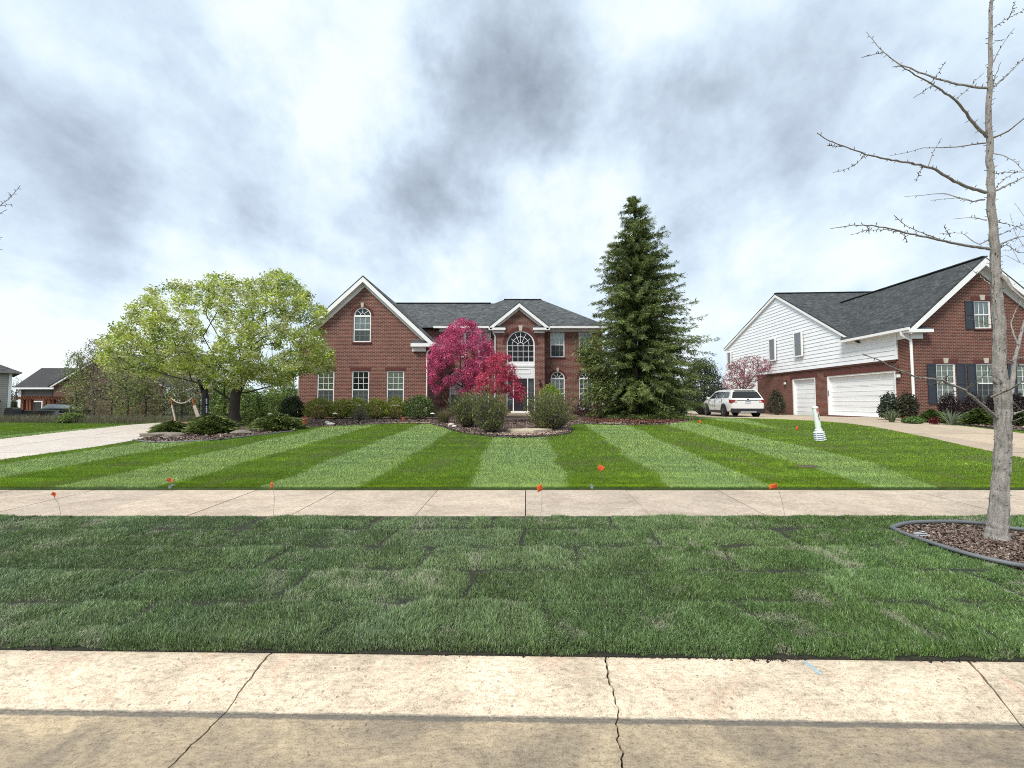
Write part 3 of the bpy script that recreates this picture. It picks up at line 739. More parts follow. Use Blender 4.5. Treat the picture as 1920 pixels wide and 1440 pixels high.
# --- striped front lawn
def lawn():
    N = 900000
    Y = 6.30 + 16 * rng.random(N) ** 1.9
    X = rng.uniform(-1, 1, N) * (1.37 * Y + .8)
    ok = ~(inside(BED, X, Y) | inside(DRV_R, X, Y) | inside(DRV_L, X, Y) | inside(BED_R, X, Y)) & (X < 21) & (X > -40)
    ok &= ~((X < -4.5) & (X > -12) & (Y > 21)) & ~((X > -13.5) & (X < -4) & (Y > 17))
    ok &= ~(((X - 5.99) / .27) ** 2 + ((Y - 7.83) / .14) ** 2 < 1)
    # thin out with distance but keep the cover
    X, Y = X[ok], Y[ok]
    far = np.clip((Y - 6.3) / 10, 0, 1)
    n = len(X)
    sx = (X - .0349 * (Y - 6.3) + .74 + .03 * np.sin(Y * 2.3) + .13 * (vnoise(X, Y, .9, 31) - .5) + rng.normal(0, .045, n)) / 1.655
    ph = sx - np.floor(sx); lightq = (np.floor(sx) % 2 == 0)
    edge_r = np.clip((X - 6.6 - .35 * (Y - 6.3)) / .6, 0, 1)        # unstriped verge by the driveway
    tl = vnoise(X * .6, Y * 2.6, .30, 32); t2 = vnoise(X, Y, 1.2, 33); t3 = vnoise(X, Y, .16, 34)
    dk = np.array([.208, .330, .022]); lt = np.array([.236, .350, .076])  # paler stripe tone paints in the sheen of blades bent away
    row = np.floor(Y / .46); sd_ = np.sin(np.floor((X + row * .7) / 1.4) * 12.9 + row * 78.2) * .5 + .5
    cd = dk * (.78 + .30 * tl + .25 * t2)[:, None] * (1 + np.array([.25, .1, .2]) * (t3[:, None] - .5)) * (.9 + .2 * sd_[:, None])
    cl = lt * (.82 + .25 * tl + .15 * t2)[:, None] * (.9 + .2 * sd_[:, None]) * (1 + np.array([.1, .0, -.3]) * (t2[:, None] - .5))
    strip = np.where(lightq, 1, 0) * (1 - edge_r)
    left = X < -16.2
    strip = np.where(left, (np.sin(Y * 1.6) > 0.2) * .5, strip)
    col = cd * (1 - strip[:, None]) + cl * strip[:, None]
    seam = np.abs(Y / .46 - np.round(Y / .46) + .05 * (vnoise(X, Y, .4, 81) - .5)) * .46
    col = col * (1 - .30 * np.exp(-(seam / .022) ** 2) * (vnoise(X, row, .8, 82) > .45))[:, None]
    col = col * (.86 + .28 * vnoise(X, Y, .12, 83))[:, None]
    col = col * rng.uniform(.68, 1.36, (n, 1))
    olive = np.clip((vnoise(X, Y, .5, 35) - .66) * 3, 0, .5)[:, None] * (1 - strip[:, None])
    col = col * (1 - olive) + np.array([.24, .27, .09]) * olive
    h = rng.uniform(.030, .052, n) * (1 + .25 * far) * (1 - .15 * edge_r)
    w = rng.uniform(.006, .010, n) * (1 + 2.0 * far)
    lay = np.where(strip > .5, R(90), R(-90))                          # rolled away from / towards the street
    laz = lay + rng.normal(0, .9, n)
    lean = np.clip(np.where(strip > .5, rng.normal(.72, .14, n), rng.normal(.45, .18, n)), .05, .93)
    z = G(X, Y) + .022 + .012 * (vnoise(X, Y, 1.3, 3) - .5)
    # ragged turf edge over the walk
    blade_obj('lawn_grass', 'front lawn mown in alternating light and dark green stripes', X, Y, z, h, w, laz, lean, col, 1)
lawn()

# crumbs of soil spilled over the kerb edge
def crumbs():
    r_ = np.random.default_rng(71); n = 2600; X = r_.uniform(-4.3, 4.3, n); k = vnoise(X, X * 0, .5, 61)
    Y = 2.40 - np.abs(r_.normal(0, .022, n)) * (.15 + 1.7 * np.clip(k - .35, 0, 1)) + shear(X)
    s = r_.uniform(.002, .006, n) * (1 + r_.random(n) ** 6 * 2)
    z = np.interp(Y - shear(X), kt, kz) + .001
    c = np.stack([X, Y, z], 1); t = np.array([[1, 0, 0], [-.5, .8, 0], [-.5, -.8, 0], [0, 0, 1.1]])
    V = (c[:, None, :] + t[None] * s[:, None, None] * r_.uniform(.6, 1.4, (n, 4, 1))).reshape(-1, 3); a = (np.arange(n) * 4)[:, None]
    F = np.concatenate([a + [0, 1, 3], a + [1, 2, 3], a + [2, 0, 3]], 0)
    tag(np_obj('soil_crumbs', V, F, CHIP, None, np.repeat(pal0([(.035, .026, .02), (.06, .045, .034), (.02, .015, .012)], n, r_), 4, 0)), 'dark soil crumbs spilled along the kerb edge of the sod', 'soil', None, 'stuff')
def pal0(cols, n, r_): return np.array(cols)[r_.integers(0, len(cols), n)] * r_.uniform(.7, 1.3, (n, 1))
crumbs()
# ================================================================== HOUSES
def front(Y):                       # facade plane facing the street: (u, v, w) -> world, w goes into the house
    return lambda u, v, w: (u, Y + w, v)
def arc(cx, cz, rx, rz, a0, a1, n):
    return [(cx + rx * math.cos(a0 + (a1 - a0) * i / n), cz + rz * math.sin(a0 + (a1 - a0) * i / n)) for i in range(n + 1)]
def hole_rect(u0, u1, v0, v1): return [(u0, v0), (u1, v0), (u1, v1), (u0, v1)]
def hole_arch(u0, u1, v0, v1, n=20):
    r = (u1 - u0) / 2
    return [(u0, v0), (u1, v0)] + arc((u0 + u1) / 2, v1 - r, r, r, 0, math.pi, n)
def wall(name, outline, holes, M, mat, parent, depth=.14, local=False):
    loops = [[Vector((u, v, 0)) for u, v in outline]] + [[Vector((u, v, 0)) for u, v in h] for h in holes]
    tris = mgeo.tessellate_polygon(loops); flat = [p for l in loops for p in l]
    mb = MB(); mb.v = [tuple(M(p.x, p.y, 0)) for p in flat]; mb.f = [tuple(t) for t in tris]
    for h in holes:
        n = len(h); o = len(mb.v)
        mb.v += [tuple(M(u, v, 0)) for u, v in h] + [tuple(M(u, v, depth)) for u, v in h]
        mb.f += [(o + i, o + (i + 1) % n, o + n + (i + 1) % n, o + n + i) for i in range(n)]
    return obj(name, mb, mat, parent, local=local)
def ring_mesh(outer, inner, w0, w1, M, mb):
    n = len(outer); o = len(mb.v)
    for lp, w in ((outer, w0), (inner, w0), (outer, w1), (inner, w1)): mb.v += [tuple(M(u, v, w)) for u, v in lp]
    for i in range(n):
        j = (i + 1) % n
        mb.f += [(o + i, o + j, o + n + j, o + n + i), (o + 2 * n + i, o + 2 * n + j, o + j, o + i), (o + n + i, o + n + j, o + 3 * n + j, o + 3 * n + i)]
    return mb
def inset(u0, u1, v0, v1, t): return (u0 + t, u1 - t, v0 + t, v1 - t)

def sash_window(parent, M, u0, u1, v0, v1, cols=3, rows=(3, 3), arch=False, blind=(BLIND, BLIND), local=False, fr=.062, split=.5, screen=True, w0=.03, fan=4, sill=True):
    """double hung window; arch = a half round fan light on top"""
    r = (u1 - u0) / 2; top = v1 - r if arch else v1
    mb = MB()
    if arch: ring_mesh(hole_arch(u0, u1, v0, v1), hole_arch(u0 + fr, u1 - fr, v0 + fr, v1 - fr), w0, w0 + .09, M, mb)
    else: ring_mesh(hole_rect(u0, u1, v0, v1), hole_rect(*inset(u0, u1, v0, v1, fr)), w0, w0 + .09, M, mb)
    win = obj('window', mb, TRIM, parent, local=local)
    a0, a1, b0, b1 = u0 + fr, u1 - fr, v0 + fr, top - (0 if arch else fr)
    if arch:                                                            # transom between sash and fan light
        obj('transom', MB().box(a0, a1, top - .05, top + .05, w0 - .005, w0 + .085, lambda x, y, z: M(x, y, z)), TRIM, win, local=local)
        b1 = top - .05
    mid = b0 + (b1 - b0) * split
    obj('meeting_rail', MB().box(a0, a1, mid - .03, mid + .03, w0 + .012, w0 + .07, lambda x, y, z: M(x, y, z)), TRIM, win, local=local)
    for (s0, s1, nr, wp, bl) in ((b0, mid - .03, rows[0], w0 + .05, blind[1]), (mid + .03, b1, rows[1], w0 + .04, blind[0])):
        bars = MB()
        for i in range(1, cols):
            x = a0 + (a1 - a0) * i / cols; bars.box(x - .011, x + .011, s0, s1, wp - .008, wp + .002, lambda x, y, z: M(x, y, z))
        for j in range(1, nr):
            y = s0 + (s1 - s0) * j / nr; bars.box(a0, a1, y - .011, y + .011, wp - .0095, wp + .0035, lambda x, y, z: M(x, y, z))
        if bars.v: obj('muntins', bars, TRIM, win, local=local)
        for i in range(cols):
            for j in range(nr):
                x0, x1 = a0 + (a1 - a0) * i / cols, a0 + (a1 - a0) * (i + 1) / cols; y0, y1 = s0 + (s1 - s0) * j / nr, s0 + (s1 - s0) * (j + 1) / nr
                obj('pane', MB().quad(M(x0, y0, wp), M(x1, y0, wp), M(x1, y1, wp), M(x0, y1, wp)), GLASS, win, local=local, uv=False)
        obj('blind', MB().quad(M(a0, s0, w0 + .085), M(a1, s0, w0 + .085), M(a1, s1, w0 + .085), M(a0, s1, w0 + .085)), bl, win, local=local, uv=False)
    if screen == 'full':
        obj('insect_screen', MB().quad(M(a0, b0, w0 + .01), M(a1, b0, w0 + .01), M(a1, b1, w0 + .01), M(a0, b1, w0 + .01)), SCREEN, win, local=local, uv=False)
    elif screen:
        obj('insect_screen', MB().quad(M(a0, b0, w0 + .022), M(a1, b0, w0 + .022), M(a1, mid - .03, w0 + .022), M(a0, mid - .03, w0 + .022)), SCREEN, win, local=local, uv=False)
    if arch:
        cx = (u0 + u1) / 2; ri = r - fr; hub = ri * .28; base = top + .05; wp = w0 + .04
        bars = MB()
        for k in range(1, fan):
            a = math.pi * k / fan
            bars.bar(M(cx + hub * math.cos(a), base + hub * math.sin(a), wp - .006), M(cx + ri * math.cos(a), base - .05 + ri * math.sin(a), wp - .006), .024, .012, up=Vector(M(0, 0, 1)) - Vector(M(0, 0, 0)))
        ring_mesh(arc(cx, base, hub + .024, hub + .024, 0, math.pi, 10) + [(cx - hub, base), (cx + hub, base)][:1], arc(cx, base, hub, hub, 0, math.pi, 10) + [(cx - hub + .001, base)], wp - .012, wp, M, bars)
        obj('fan_muntins', bars, TRIM, win, local=local)
        for k in range(fan):
            q0, q1 = math.pi * k / fan, math.pi * (k + 1) / fan
            pts = arc(cx, base, hub, hub, q0, q1, 3) + arc(cx, base - .05, ri, ri, q1, q0, 5)
            obj('fan_pane', MB().poly([M(x, y, wp) for x, y in pts]), GLASS, win, local=local, uv=False)
        obj('blind', MB().poly([M(x, y, w0 + .2) for x, y in arc(cx, base - .05, ri, ri, 0, math.pi, 14)]), ROOM, win, local=local, uv=False)
    if sill:
        obj('sill', MB().box(u0 - .06, u1 + .06, v0 - .085, v0 - .004, -.045, .06, lambda x, y, z: M(x, y, z)), SOLDIER, win, local=local)
    return win
def keystone(parent, M, u, v, w_=.16, h=.28, local=False):
    return obj('keystone', MB().prism([(u - w_ * .36, v), (u + w_ * .36, v), (u + w_ * .5, v + h), (u - w_ * .5, v + h)], -.045, .03, M), STONE_TRIM, parent, local=local)
def soldier(parent, M, u0, u1, v, h=.21, local=False):
    return obj('brick_lintel', MB().box(u0, u1, v, v + h, -.012, .02, lambda x, y, z: M(x, y, z)), SOLDIER, parent, local=local)
def brick_arch(parent, M, cx, cz, r, t=.11, local=False):
    mb = MB(); o = arc(cx, cz, r + t, r + t, 0, math.pi, 24); i_ = arc(cx, cz, r + .004, r + .004, 0, math.pi, 24)
    n = len(o)
    for lp, w in ((o, -.014), (i_, -.014), (o, .02), (i_, .02)): mb.v += [tuple(M(u, v, w)) for u, v in lp]
    for k in range(n - 1): mb.f += [(k, k + 1, n + k + 1, n + k), (2 * n + k, 2 * n + k + 1, k + 1, k), (n + k, n + k + 1, 3 * n + k + 1, 3 * n + k)]
    return obj('brick_arch', mb, SOLDIER, parent, local=local)
def slab_roof(name, pts, t, mat, parent, local=False):
    """a roof plane with thickness; pts counter-clockwise from above"""
    mb = MB(); n = len(pts); mb.v = [tuple(p) for p in pts] + [(p[0], p[1], p[2] - t) for p in pts]
    mb.f = [tuple(range(n)), tuple(reversed(range(n, 2 * n)))] + [(i, i + n, (i + 1) % n + n, (i + 1) % n) for i in range(n)]
    return obj(name, mb, mat, parent, local=local)
def downpipe(parent, pts, local=False, r=.042, name='downpipe'):
    return obj(name, MB().tube(pts, r, 8), TRIM, parent, local=local, smooth=True)

# ------------------------------------------------------------------ the red brick house
YG, YM, YE = 21.2, 25.4, 24.5
house = thing('brick_house', 'large red brick house with grey shingle roof behind the striped lawn', 'house', (-3.0, 23.0, .62))
MG, MM, ME = front(YG), front(YM), front(YE)
gx0, gx1, gxc = -11.80, -4.70, -8.22
ridge_z = az(516, YG - .32); eave_x = 3.62 + .30
eave_z = 4.92; slope = (ridge_z - eave_z) / eave_x
wl_top = ridge_z - .16
def gz(x): return wl_top - abs(x - gxc) * slope
hl = []
for p0, p1 in ((594.5, 626.5), (659.5, 692), (725, 757.5)): hl.append((ax(p0, YG, 720), ax(p1, YG, 720), az(761, YG), az(695.5, YG)))
ua0, ua1, ua_b, ua_t = ax(662.5, YG, 610), ax(695.5, YG, 610), az(641.5, YG), az(576, YG)
brick_w = wall('wall', [(gx0, .45), (gx1, .45), (gx1, gz(gx1)), (gxc, wl_top), (gx0, gz(gx0))], [hole_rect(*h) for h in hl] + [hole_arch(ua0, ua1, ua_b, ua_t)], MG, BRICK, house)
tag(brick_w, 'tall gabled brick wall of the left wing')
for i, h in enumerate(hl):
    sash_window(house, MG, *h, cols=3, rows=(3, 3), blind=((BLIND, BLIND_W) if i != 1 else (ROOM, BLIND_W)), split=.46)
    soldier(house, MG, h[0] - .1, h[1] + .1, h[3] + .004)
sash_window(house, MG, ua0, ua1, ua_b, ua_t, cols=3, rows=(2, 2), arch=True, blind=(BLIND_W, BLIND_W), split=.47)
brick_arch(house, MG, (ua0 + ua1) / 2, ua_t - (ua1 - ua0) / 2, (ua1 - ua0) / 2, .15); keystone(house, MG, (ua0 + ua1) / 2, ua_t - .01, .18, .26)
# side wall of the wing and the return towards the main block
side = MB().quad((gx1, YG + .001, .45), (gx1, YM + 3, .45), (gx1, YM + 3, gz(gx1)), (gx1, YG + .001, gz(gx1)))
obj('wall', side, BRICK, house)
obj('wall', MB().quad((gx0, YG + .001, .45), (gx0, YM + 8, .45), (gx0, YM + 8, gz(gx0)), (gx0, YG + .001, gz(gx0))), BRICK, house)
obj('corner_board', MB().box(gx0 - .04, gx0 + .03, YG + .03, YG + .18, .6, gz(gx0)), TRIM, house)
# wing roof: two planes, rakes with frieze, eave returns, gutters
yb = 29.4; yf = YG - .32
rw = []
for s in (1, -1):
    e = gxc + s * (eave_x if s > 0 else (gxc - gx0) + .30); ez = ridge_z - abs(e - gxc) * slope
    rw.append((e, ez))
    slab_roof('roof', [(gxc, yf, ridge_z), (e, yf, ez), (e, yb, ez), (gxc, yb, ridge_z)][::s], .09, ROOF, house)
    # rake board (white) with a soffit strip below it
    d = Vector((e - gxc, 0, ez - ridge_z)).normalized(); nrm_ = Vector((-d.z, 0, d.x)) * (1 if s > 0 else -1)
    if nrm_.z > 0: nrm_ = -nrm_
    A, B = Vector((gxc, 0, ridge_z - .10)), Vector((e, 0, ez - .10))
    mb = MB(); q = [A, B, B + nrm_ * .20, A + Vector((0, 0, -.20 / abs(d.x)))]
    mb.prism([(p.x, p.z) for p in q], yf - .02 - YG, yf + .03 - YG, MG); obj('rake_board', mb, TRIM, house)
    A2, B2 = A + Vector((0, 0, -.20 / abs(d.x))), B + nrm_ * .20
    mb = MB().quad((A2.x, yf + .02, A2.z), (B2.x, yf + .02, B2.z), (B2.x, YG, B2.z), (A2.x, YG, A2.z)); obj('soffit', mb, TRIM, house)
    q = [A2, B2, B2 + nrm_ * .14, A2 + Vector((0, 0, -.14 / abs(d.x)))]
    obj('frieze_board', MB().prism([(p.x, p.z) for p in q], -.03, .01, MG), TRIM, house)
e, ez = rw[0]
rt_x0 = ax(770, yf, 640)
obj('eave_return', MB().box(rt_x0, e + .02, yf - .01, YG + .02, ez - .30, ez - .12), TRIM, house)
obj('frieze_block', MB().box(ax(774, YG, 645), ax(799, YG, 645), YG - .10, YG + .02, ez - .54, ez - .302), TRIM, house)
slab_roof('return_roof', [(rt_x0, yf, ez - .11), (e, yf, ez - .11), (e, YG, ez + .10), (rt_x0, YG, ez + .10)], .015, ROOF, house)
obj('gutter', MB().box(e - .02, e + .10, yf, YM + .4, ez - .16, ez - .04), TRIM, house)
obj('fascia', MB().box(gx1 + .002, e - .021, YG + .02, YM - .01, ez - .32, ez - .17), TRIM, house)
gp = ax(800, YG - .1, 700)
downpipe(house, [(e + .02, yf + .12, ez - .12), (e + .02, yf + .14, ez - .30), (gp + .02, YG - .07, ez - .55), (gp + .01, YG - .06, ez - .8), (gp, YG - .06, .75)])
# main block wall
mx0, mx1 = gx1 - 3.2, ax(1131, YM, 690)
m_eave = az(612, YM - .4)
w2 = [(ax(1032, YM, 640), ax(1058.3, YM, 640), az(669.8, YM), az(623.4, YM)), (ax(1085, YM, 640), ax(1110.5, YM, 640), az(669.8, YM), az(623.4, YM)), (ax(897, YM, 640), ax(920.5, YM, 640), az(669.8, YM), az(623.4, YM)), (ax(850, YM, 640), ax(874, YM, 640), az(669.8, YM), az(623.4, YM))]
w1 = [(ax(1032.5, YM, 720), ax(1059, YM, 720), az(767.8, YM), az(696.5, YM)), (ax(1085.5, YM, 720), ax(1111, YM, 720), az(767.8, YM), az(697, YM)), (ax(843, YM, 720), ax(869, YM, 720), az(767.8, YM), az(697, YM)), (ax(893, YM, 720), ax(917, YM, 720), az(767.8, YM), az(697, YM))]
wall('wall', [(mx0, .45), (mx1, .45), (mx1, m_eave - .1), (mx0, m_eave - .1)], [hole_rect(*h) for h in w2] + [hole_arch(*h) for h in w1], MM, BRICK, house)
for h in w2: sash_window(house, MM, *h, cols=3, rows=(2, 2), blind=(BLIND_W, ROOM), split=.5)
for h in w1:
    sash_window(house, MM, *h, cols=3, rows=(4, 3), arch=True, blind=(BLIND_W, BLIND_W), split=.5)
    brick_arch(house, MM, (h[0] + h[1]) / 2, h[3] - (h[1] - h[0]) / 2, (h[1] - h[0]) / 2, .14); keystone(house, MM, (h[0] + h[1]) / 2, h[3] - .01, .17, .26)
obj('wall', MB().quad((mx1, YM + .001, .45), (mx1, YM + 10, .45), (mx1, YM + 10, m_eave), (mx1, YM + .001, m_eave)), BRICK, house)
obj('wall', MB().quad((mx1, YM + 10, .45), (gx0, YM + 10, .45), (gx0, YM + 10, m_eave), (mx1, YM + 10, m_eave)), BRICK, house)
# main roof: hip on the right block, lower ridge to the left
ef = YM - .42
def ridge_pt(px, py):
    k = (753 - py) / FPX
    s_ = .585; Y = (m_eave - s_ * ef - CAM_Z) / (math.tan(math.atan((752.7 - py) / FPX)) - s_)
    return Y
Yr, Yl = 30.3, 29.5
zr, zl = az(562, Yr), az(568.5, Yl)
xr0, xr1 = ax(945, Yr, 562), ax(1015, Yr, 562); xE = mx1 + .36; xW = -5.6
yB = 2 * Yr - ef
def rp(x, y, z): return (x, y, z)
slab_roof('roof', [(xW + .5, ef, m_eave), (xE, ef, m_eave), (xr1, Yr, zr), (xr0, Yr, zr)], .10, ROOF, house)
slab_roof('roof', [(xE, ef, m_eave), (xE, yB, m_eave), (xr1, Yr, zr)], .10, ROOF, house)
slab_roof('roof', [(xE, yB, m_eave), (xW, yB, m_eave), (xr0, Yr, zr), (xr1, Yr, zr)], .10, ROOF, house)
slab_roof('roof', [(xW + .5, ef, m_eave), (xr0, Yr, zr), (xW, yB, m_eave)], .10, ROOF, house)
xl0 = -12.3; sl = (zl - m_eave + .02) / (Yl - ef)
slab_roof('roof', [(xl0, ef, m_eave - .02), (-.4, ef, m_eave - .02), (-.4, Yl, zl - .015), (xl0, Yl, zl - .015)], .08, ROOF, house)
slab_roof('roof', [(xl0, Yl, zl - .015), (-.4, Yl, zl - .015), (-.4, 2 * Yl - ef, m_eave - .02), (xl0, 2 * Yl - ef, m_eave - .02)], .08, ROOF, house)
obj('ridge_cap', MB().bar((xl0, Yl, zl - .005), (xr0 - 1.0, Yl, zl - .005), .3, .05), ROOF, house)
obj('ridge_cap', MB().bar((xr0, Yr, zr + .01), (xr1, Yr, zr + .01), .3, .05), ROOF, house)
gxl = ax(813, ef, 612)
en0, en1 = ax(926, YE, 650), ax(1021, YE, 650)
for a, b in ((gxl, en0 - .14), (en1 + .24, xE)):
    obj('gutter', MB().box(a, b, ef - .10, ef + .02, m_eave - .13, m_eave - .005), TRIM, house)
for a, b in ((gxl + .3, en0 - .02), (en1 + .02, mx1)):
    obj('soffit', MB().quad((a, ef + .02, m_eave - .125), (b, ef + .02, m_eave - .125), (b, YM, m_eave - .125), (a, YM, m_eave - .125)), TRIM, house)
    obj('frieze_board', MB().box(a, b, YM - .05, YM + .01, az(622, YM), m_eave - .127), TRIM, house)
obj('wall', MB().quad((gx1 + .001, YM - .002, gz(gx1) - .2), (gx1 + .6, YM - .002, gz(gx1) - .2), (gx1 + .6, YM - .002, m_eave - .2), (gx1 + .001, YM - .002, m_eave - .2)), BRICK, house)
downpipe(house, [(mx1 - .05, YM - .06, m_eave - .3), (mx1 - .05, YM - .06, .7)])
# entry projection
exc = (en0 + en1) / 2; e_rz = az(566, YE - .3); e_ex = (en1 - en0) / 2 + .30
e_ez = az(612, YE - .3) + .02; esl = (e_rz - e_ez) / e_ex; etop = e_rz - .14
def ezz(x): return etop - abs(x - exc) * esl
wa = (ax(949.6, YE, 650), ax(1002.6, YE, 650), az(680, YE), az(620, YE))
dz0 = az(770.5, YE); dz1 = az(709.5, YE)
wall('wall', [(en0, .45), (en1, .45), (en1, ezz(en1)), (exc, etop), (en0, ezz(en0))], [hole_arch(wa[0], wa[1], dz0, wa[3], 28)], ME, BRICK, house, .2)
for x in (en0, en1): obj('wall', MB().quad((x, YE + .001, .45), (x, YM, .45), (x, YM, m_eave), (x, YE + .001, m_eave)), BRICK, house)
for s in (1, -1):
    e = exc + s * e_ex; ez = e_ez; yf2 = YE - .3
    slab_roof('roof', [(exc, yf2, e_rz), (e, yf2, ez), (e, YM + .6, ez), (exc, YM + 2.9, e_rz)][::s], .08, ROOF, house)
    d = Vector((e - exc, 0, ez - e_rz)).normalized(); nn = Vector((-d.z, 0, d.x))
    if nn.z > 0: nn = -nn
    A, B = Vector((exc, 0, e_rz - .09)), Vector((e, 0, ez - .09)); A2, B2 = A + Vector((0, 0, -.18 / abs(d.x))), B + nn * .18
    obj('rake_board', MB().prism([(p.x, p.z) for p in (A, B, B2, A2)], yf2 - .02 - YE, yf2 + .03 - YE, ME), TRIM, house)
    obj('soffit', MB().quad((A2.x, yf2 + .02, A2.z), (B2.x, yf2 + .02, B2.z), (B2.x, YE, B2.z), (A2.x, YE, A2.z)), TRIM, house)
    obj('frieze_board', MB().prism([(p.x, p.z) for p in (A2, B2, B2 + nn * .10, A2 + Vector((0, 0, -.10 / abs(d.x))))], -.03, .01, ME), TRIM, house)
    x0, x1 = sorted((e + s * .02, exc + s * (e_ex - 1.05)))
    obj('eave_return', MB().box(x0, x1, yf2 - .02, YE + .02, ez - .24, ez - .10), TRIM, house)
    x0, x1 = sorted((exc + s * (e_ex - .30), exc + s * (e_ex - .98)))
    obj('frieze_block', MB().box(x0, x1, YE - .09, YE + .02, ez - .40, ez - .242), TRIM, house)
    x0, x1 = sorted((e, exc + s * (e_ex - 1.03)))
    slab_roof('return_roof', [(x0, yf2, ez - .095), (x1, yf2, ez - .095), (x1, YE, ez + .08), (x0, YE, ez + .08)], .012, ROOF, house)
brick_arch(house, ME, (wa[0] + wa[1]) / 2, wa[3] - (wa[1] - wa[0]) / 2, (wa[1] - wa[0]) / 2, .24); keystone(house, ME, (wa[0] + wa[1]) / 2, wa[3] - .01, .26, .34)
downpipe(house, [(en0 - .06, YE - .2, e_ez - .16), (en0 - .04, YE - .12, e_ez - .4), (en0 + .08, YE - .06, e_ez - .6), (en0 + .08, YE - .06, .8)])
# great arched window over the door
u0, u1, v0, v1 = wa; rr = (u1 - u0) / 2; cx = (u0 + u1) / 2; sp = v1 - rr; fr = .075
mb = ring_mesh(hole_arch(u0, u1, v0, v1, 28), hole_arch(u0 + fr, u1 - fr, v0 + fr, v1 - fr, 28), .04, .14, ME, MB())
big = tag(obj('window', mb, TRIM, house), 'great arched window with fan light above the front door')
a0, a1 = u0 + fr, u1 - fr; bot = v0 + fr; spr = az(648, YE); cols = 5; wp = .09
bars = MB()
for i in range(1, cols):
    x = a0 + (a1 - a0) * i / cols; bars.box(x - .013, x + .013, bot, spr, wp - .012, wp + .002, lambda x, y, z: ME(x, y, z))
rowz = [bot, az(669, YE), az(658, YE), spr]
for z in rowz[1:]: bars.box(a0, a1, z - .014, z + .014, wp - .014, wp + .004, lambda x, y, z: ME(x, y, z))
ri = rr - fr; fan_r = v1 - fr - spr
hub, midr = .19, .55
for k in range(1, 6):
    a = math.pi * k / 6
    def pt(q): return ME(cx + q * ri / .80 * math.cos(a) * .80, spr + q * fan_r / ri * math.sin(a), wp - .006)
    bars.bar(pt(hub), pt(ri), .026, .014, up=(0, 1, 0))
for q in (hub, midr):
    o_ = arc(cx, spr, q + .013, (q + .013) * fan_r / ri, 0, math.pi, 20); i_ = arc(cx, spr, q - .013, (q - .013) * fan_r / ri, 0, math.pi, 20)
    for k in range(20): bars.add([ME(*o_[k], wp - .011), ME(*o_[k + 1], wp - .011), ME(*i_[k + 1], wp - .011), ME(*i_[k], wp - .011)], [(0, 1, 2, 3)])
obj('muntins', bars, TRIM, big)
for i in range(cols):
    for j in range(3):
        x0, x1 = a0 + (a1 - a0) * i / cols, a0 + (a1 - a0) * (i + 1) / cols
        obj('pane', MB().quad(ME(x0, rowz[j], wp), ME(x1, rowz[j], wp), ME(x1, rowz[j + 1], wp), ME(x0, rowz[j + 1], wp)), GLASS, big, uv=False)
for k in range(6):
    q0, q1 = math.pi * k / 6, math.pi * (k + 1) / 6
    for ra, rb in ((hub, midr), (midr, ri)):
        pts = arc(cx, spr, ra, ra * fan_r / ri, q0, q1, 4) + arc(cx, spr, rb, rb * fan_r / ri, q1, q0, 4)
        obj('fan_pane', MB().poly([ME(x, y, wp) for x, y in pts]), GLASS, big, uv=False)
obj('fan_pane', MB().poly([ME(x, y, wp) for x, y in arc(cx, spr, hub, hub, 0, math.pi, 8)]), GLASS, big, uv=False)
obj('hall_wall', MB().box(a0 - .3, a1 + .3, YE + .9, YE + 1.0, bot - .2, v1 + .2), plain('hall_sky_tone', (.60, .64, .63), .8), big, uv=False)  # pale grey-green carries the sky reflected in the arched window as wall colour
# white panel and the door below
obj('entry_panel', MB().box(u0, u1, YE + .03, YE + .14, dz1, v0 - .003), TRIM, house)
pan = house
for z0, z1, ins in ((az(687.5, YE), az(684.5, YE), 0.02),):
    obj('panel_moulding', MB().box(u0 + ins, u1 - ins, YE - .01, YE + .029, z0, z1), TRIM, house)
pm = ring_mesh(hole_rect(u0 + .30, u1 - .30, az(700.5, YE), az(691, YE)), hole_rect(u0 + .33, u1 - .33, az(700.5, YE) + .03, az(691, YE) - .03), .005, .028, ME, MB())
obj('panel_moulding', pm, TRIM, house)
dl, dr_ = ax(963, YE, 740), ax(989, YE, 740)
fdoor = obj('door_frame', MB().box(u0 + .0, u0 + .06, YE + .04, YE + .14, dz0, dz1 - .002).box(u1 - .06, u1, YE + .04, YE + .14, dz0, dz1 - .002).box(dl - .05, dl + .02, YE + .03, YE + .13, dz0, dz1 - .002).box(dr_ - .02, dr_ + .05, YE + .03, YE + .13, dz0, dz1 - .002), TRIM, house)
door = tag(obj('door', MB().box(dl + .021, dr_ - .021, YE + .08, YE + .12, dz0 + .02, dz1 - .004), DARKDOOR, house), 'dark front door between glazed side lights')
dw = dr_ - dl - .042
for i in range(2):
    for z0, z1 in ((.12, .62), (.74, 1.30), (1.42, 1.86)):
        xx = dl + .021 + .09 + i * (dw - .06) / 2
        obj('door_panel', MB().box(xx, xx + (dw - .28) / 2, YE + .066, YE + .079, dz0 + z0, dz0 + z1), DARKDOOR, door, bevel=.005)
obj('handle', MB().lathe([(.0, -.03), (.03, -.02), (.035, 0), (.03, .02), (0, .03)], (dr_ - .1, YE + .05, dz0 + .95), 10), METAL, door)
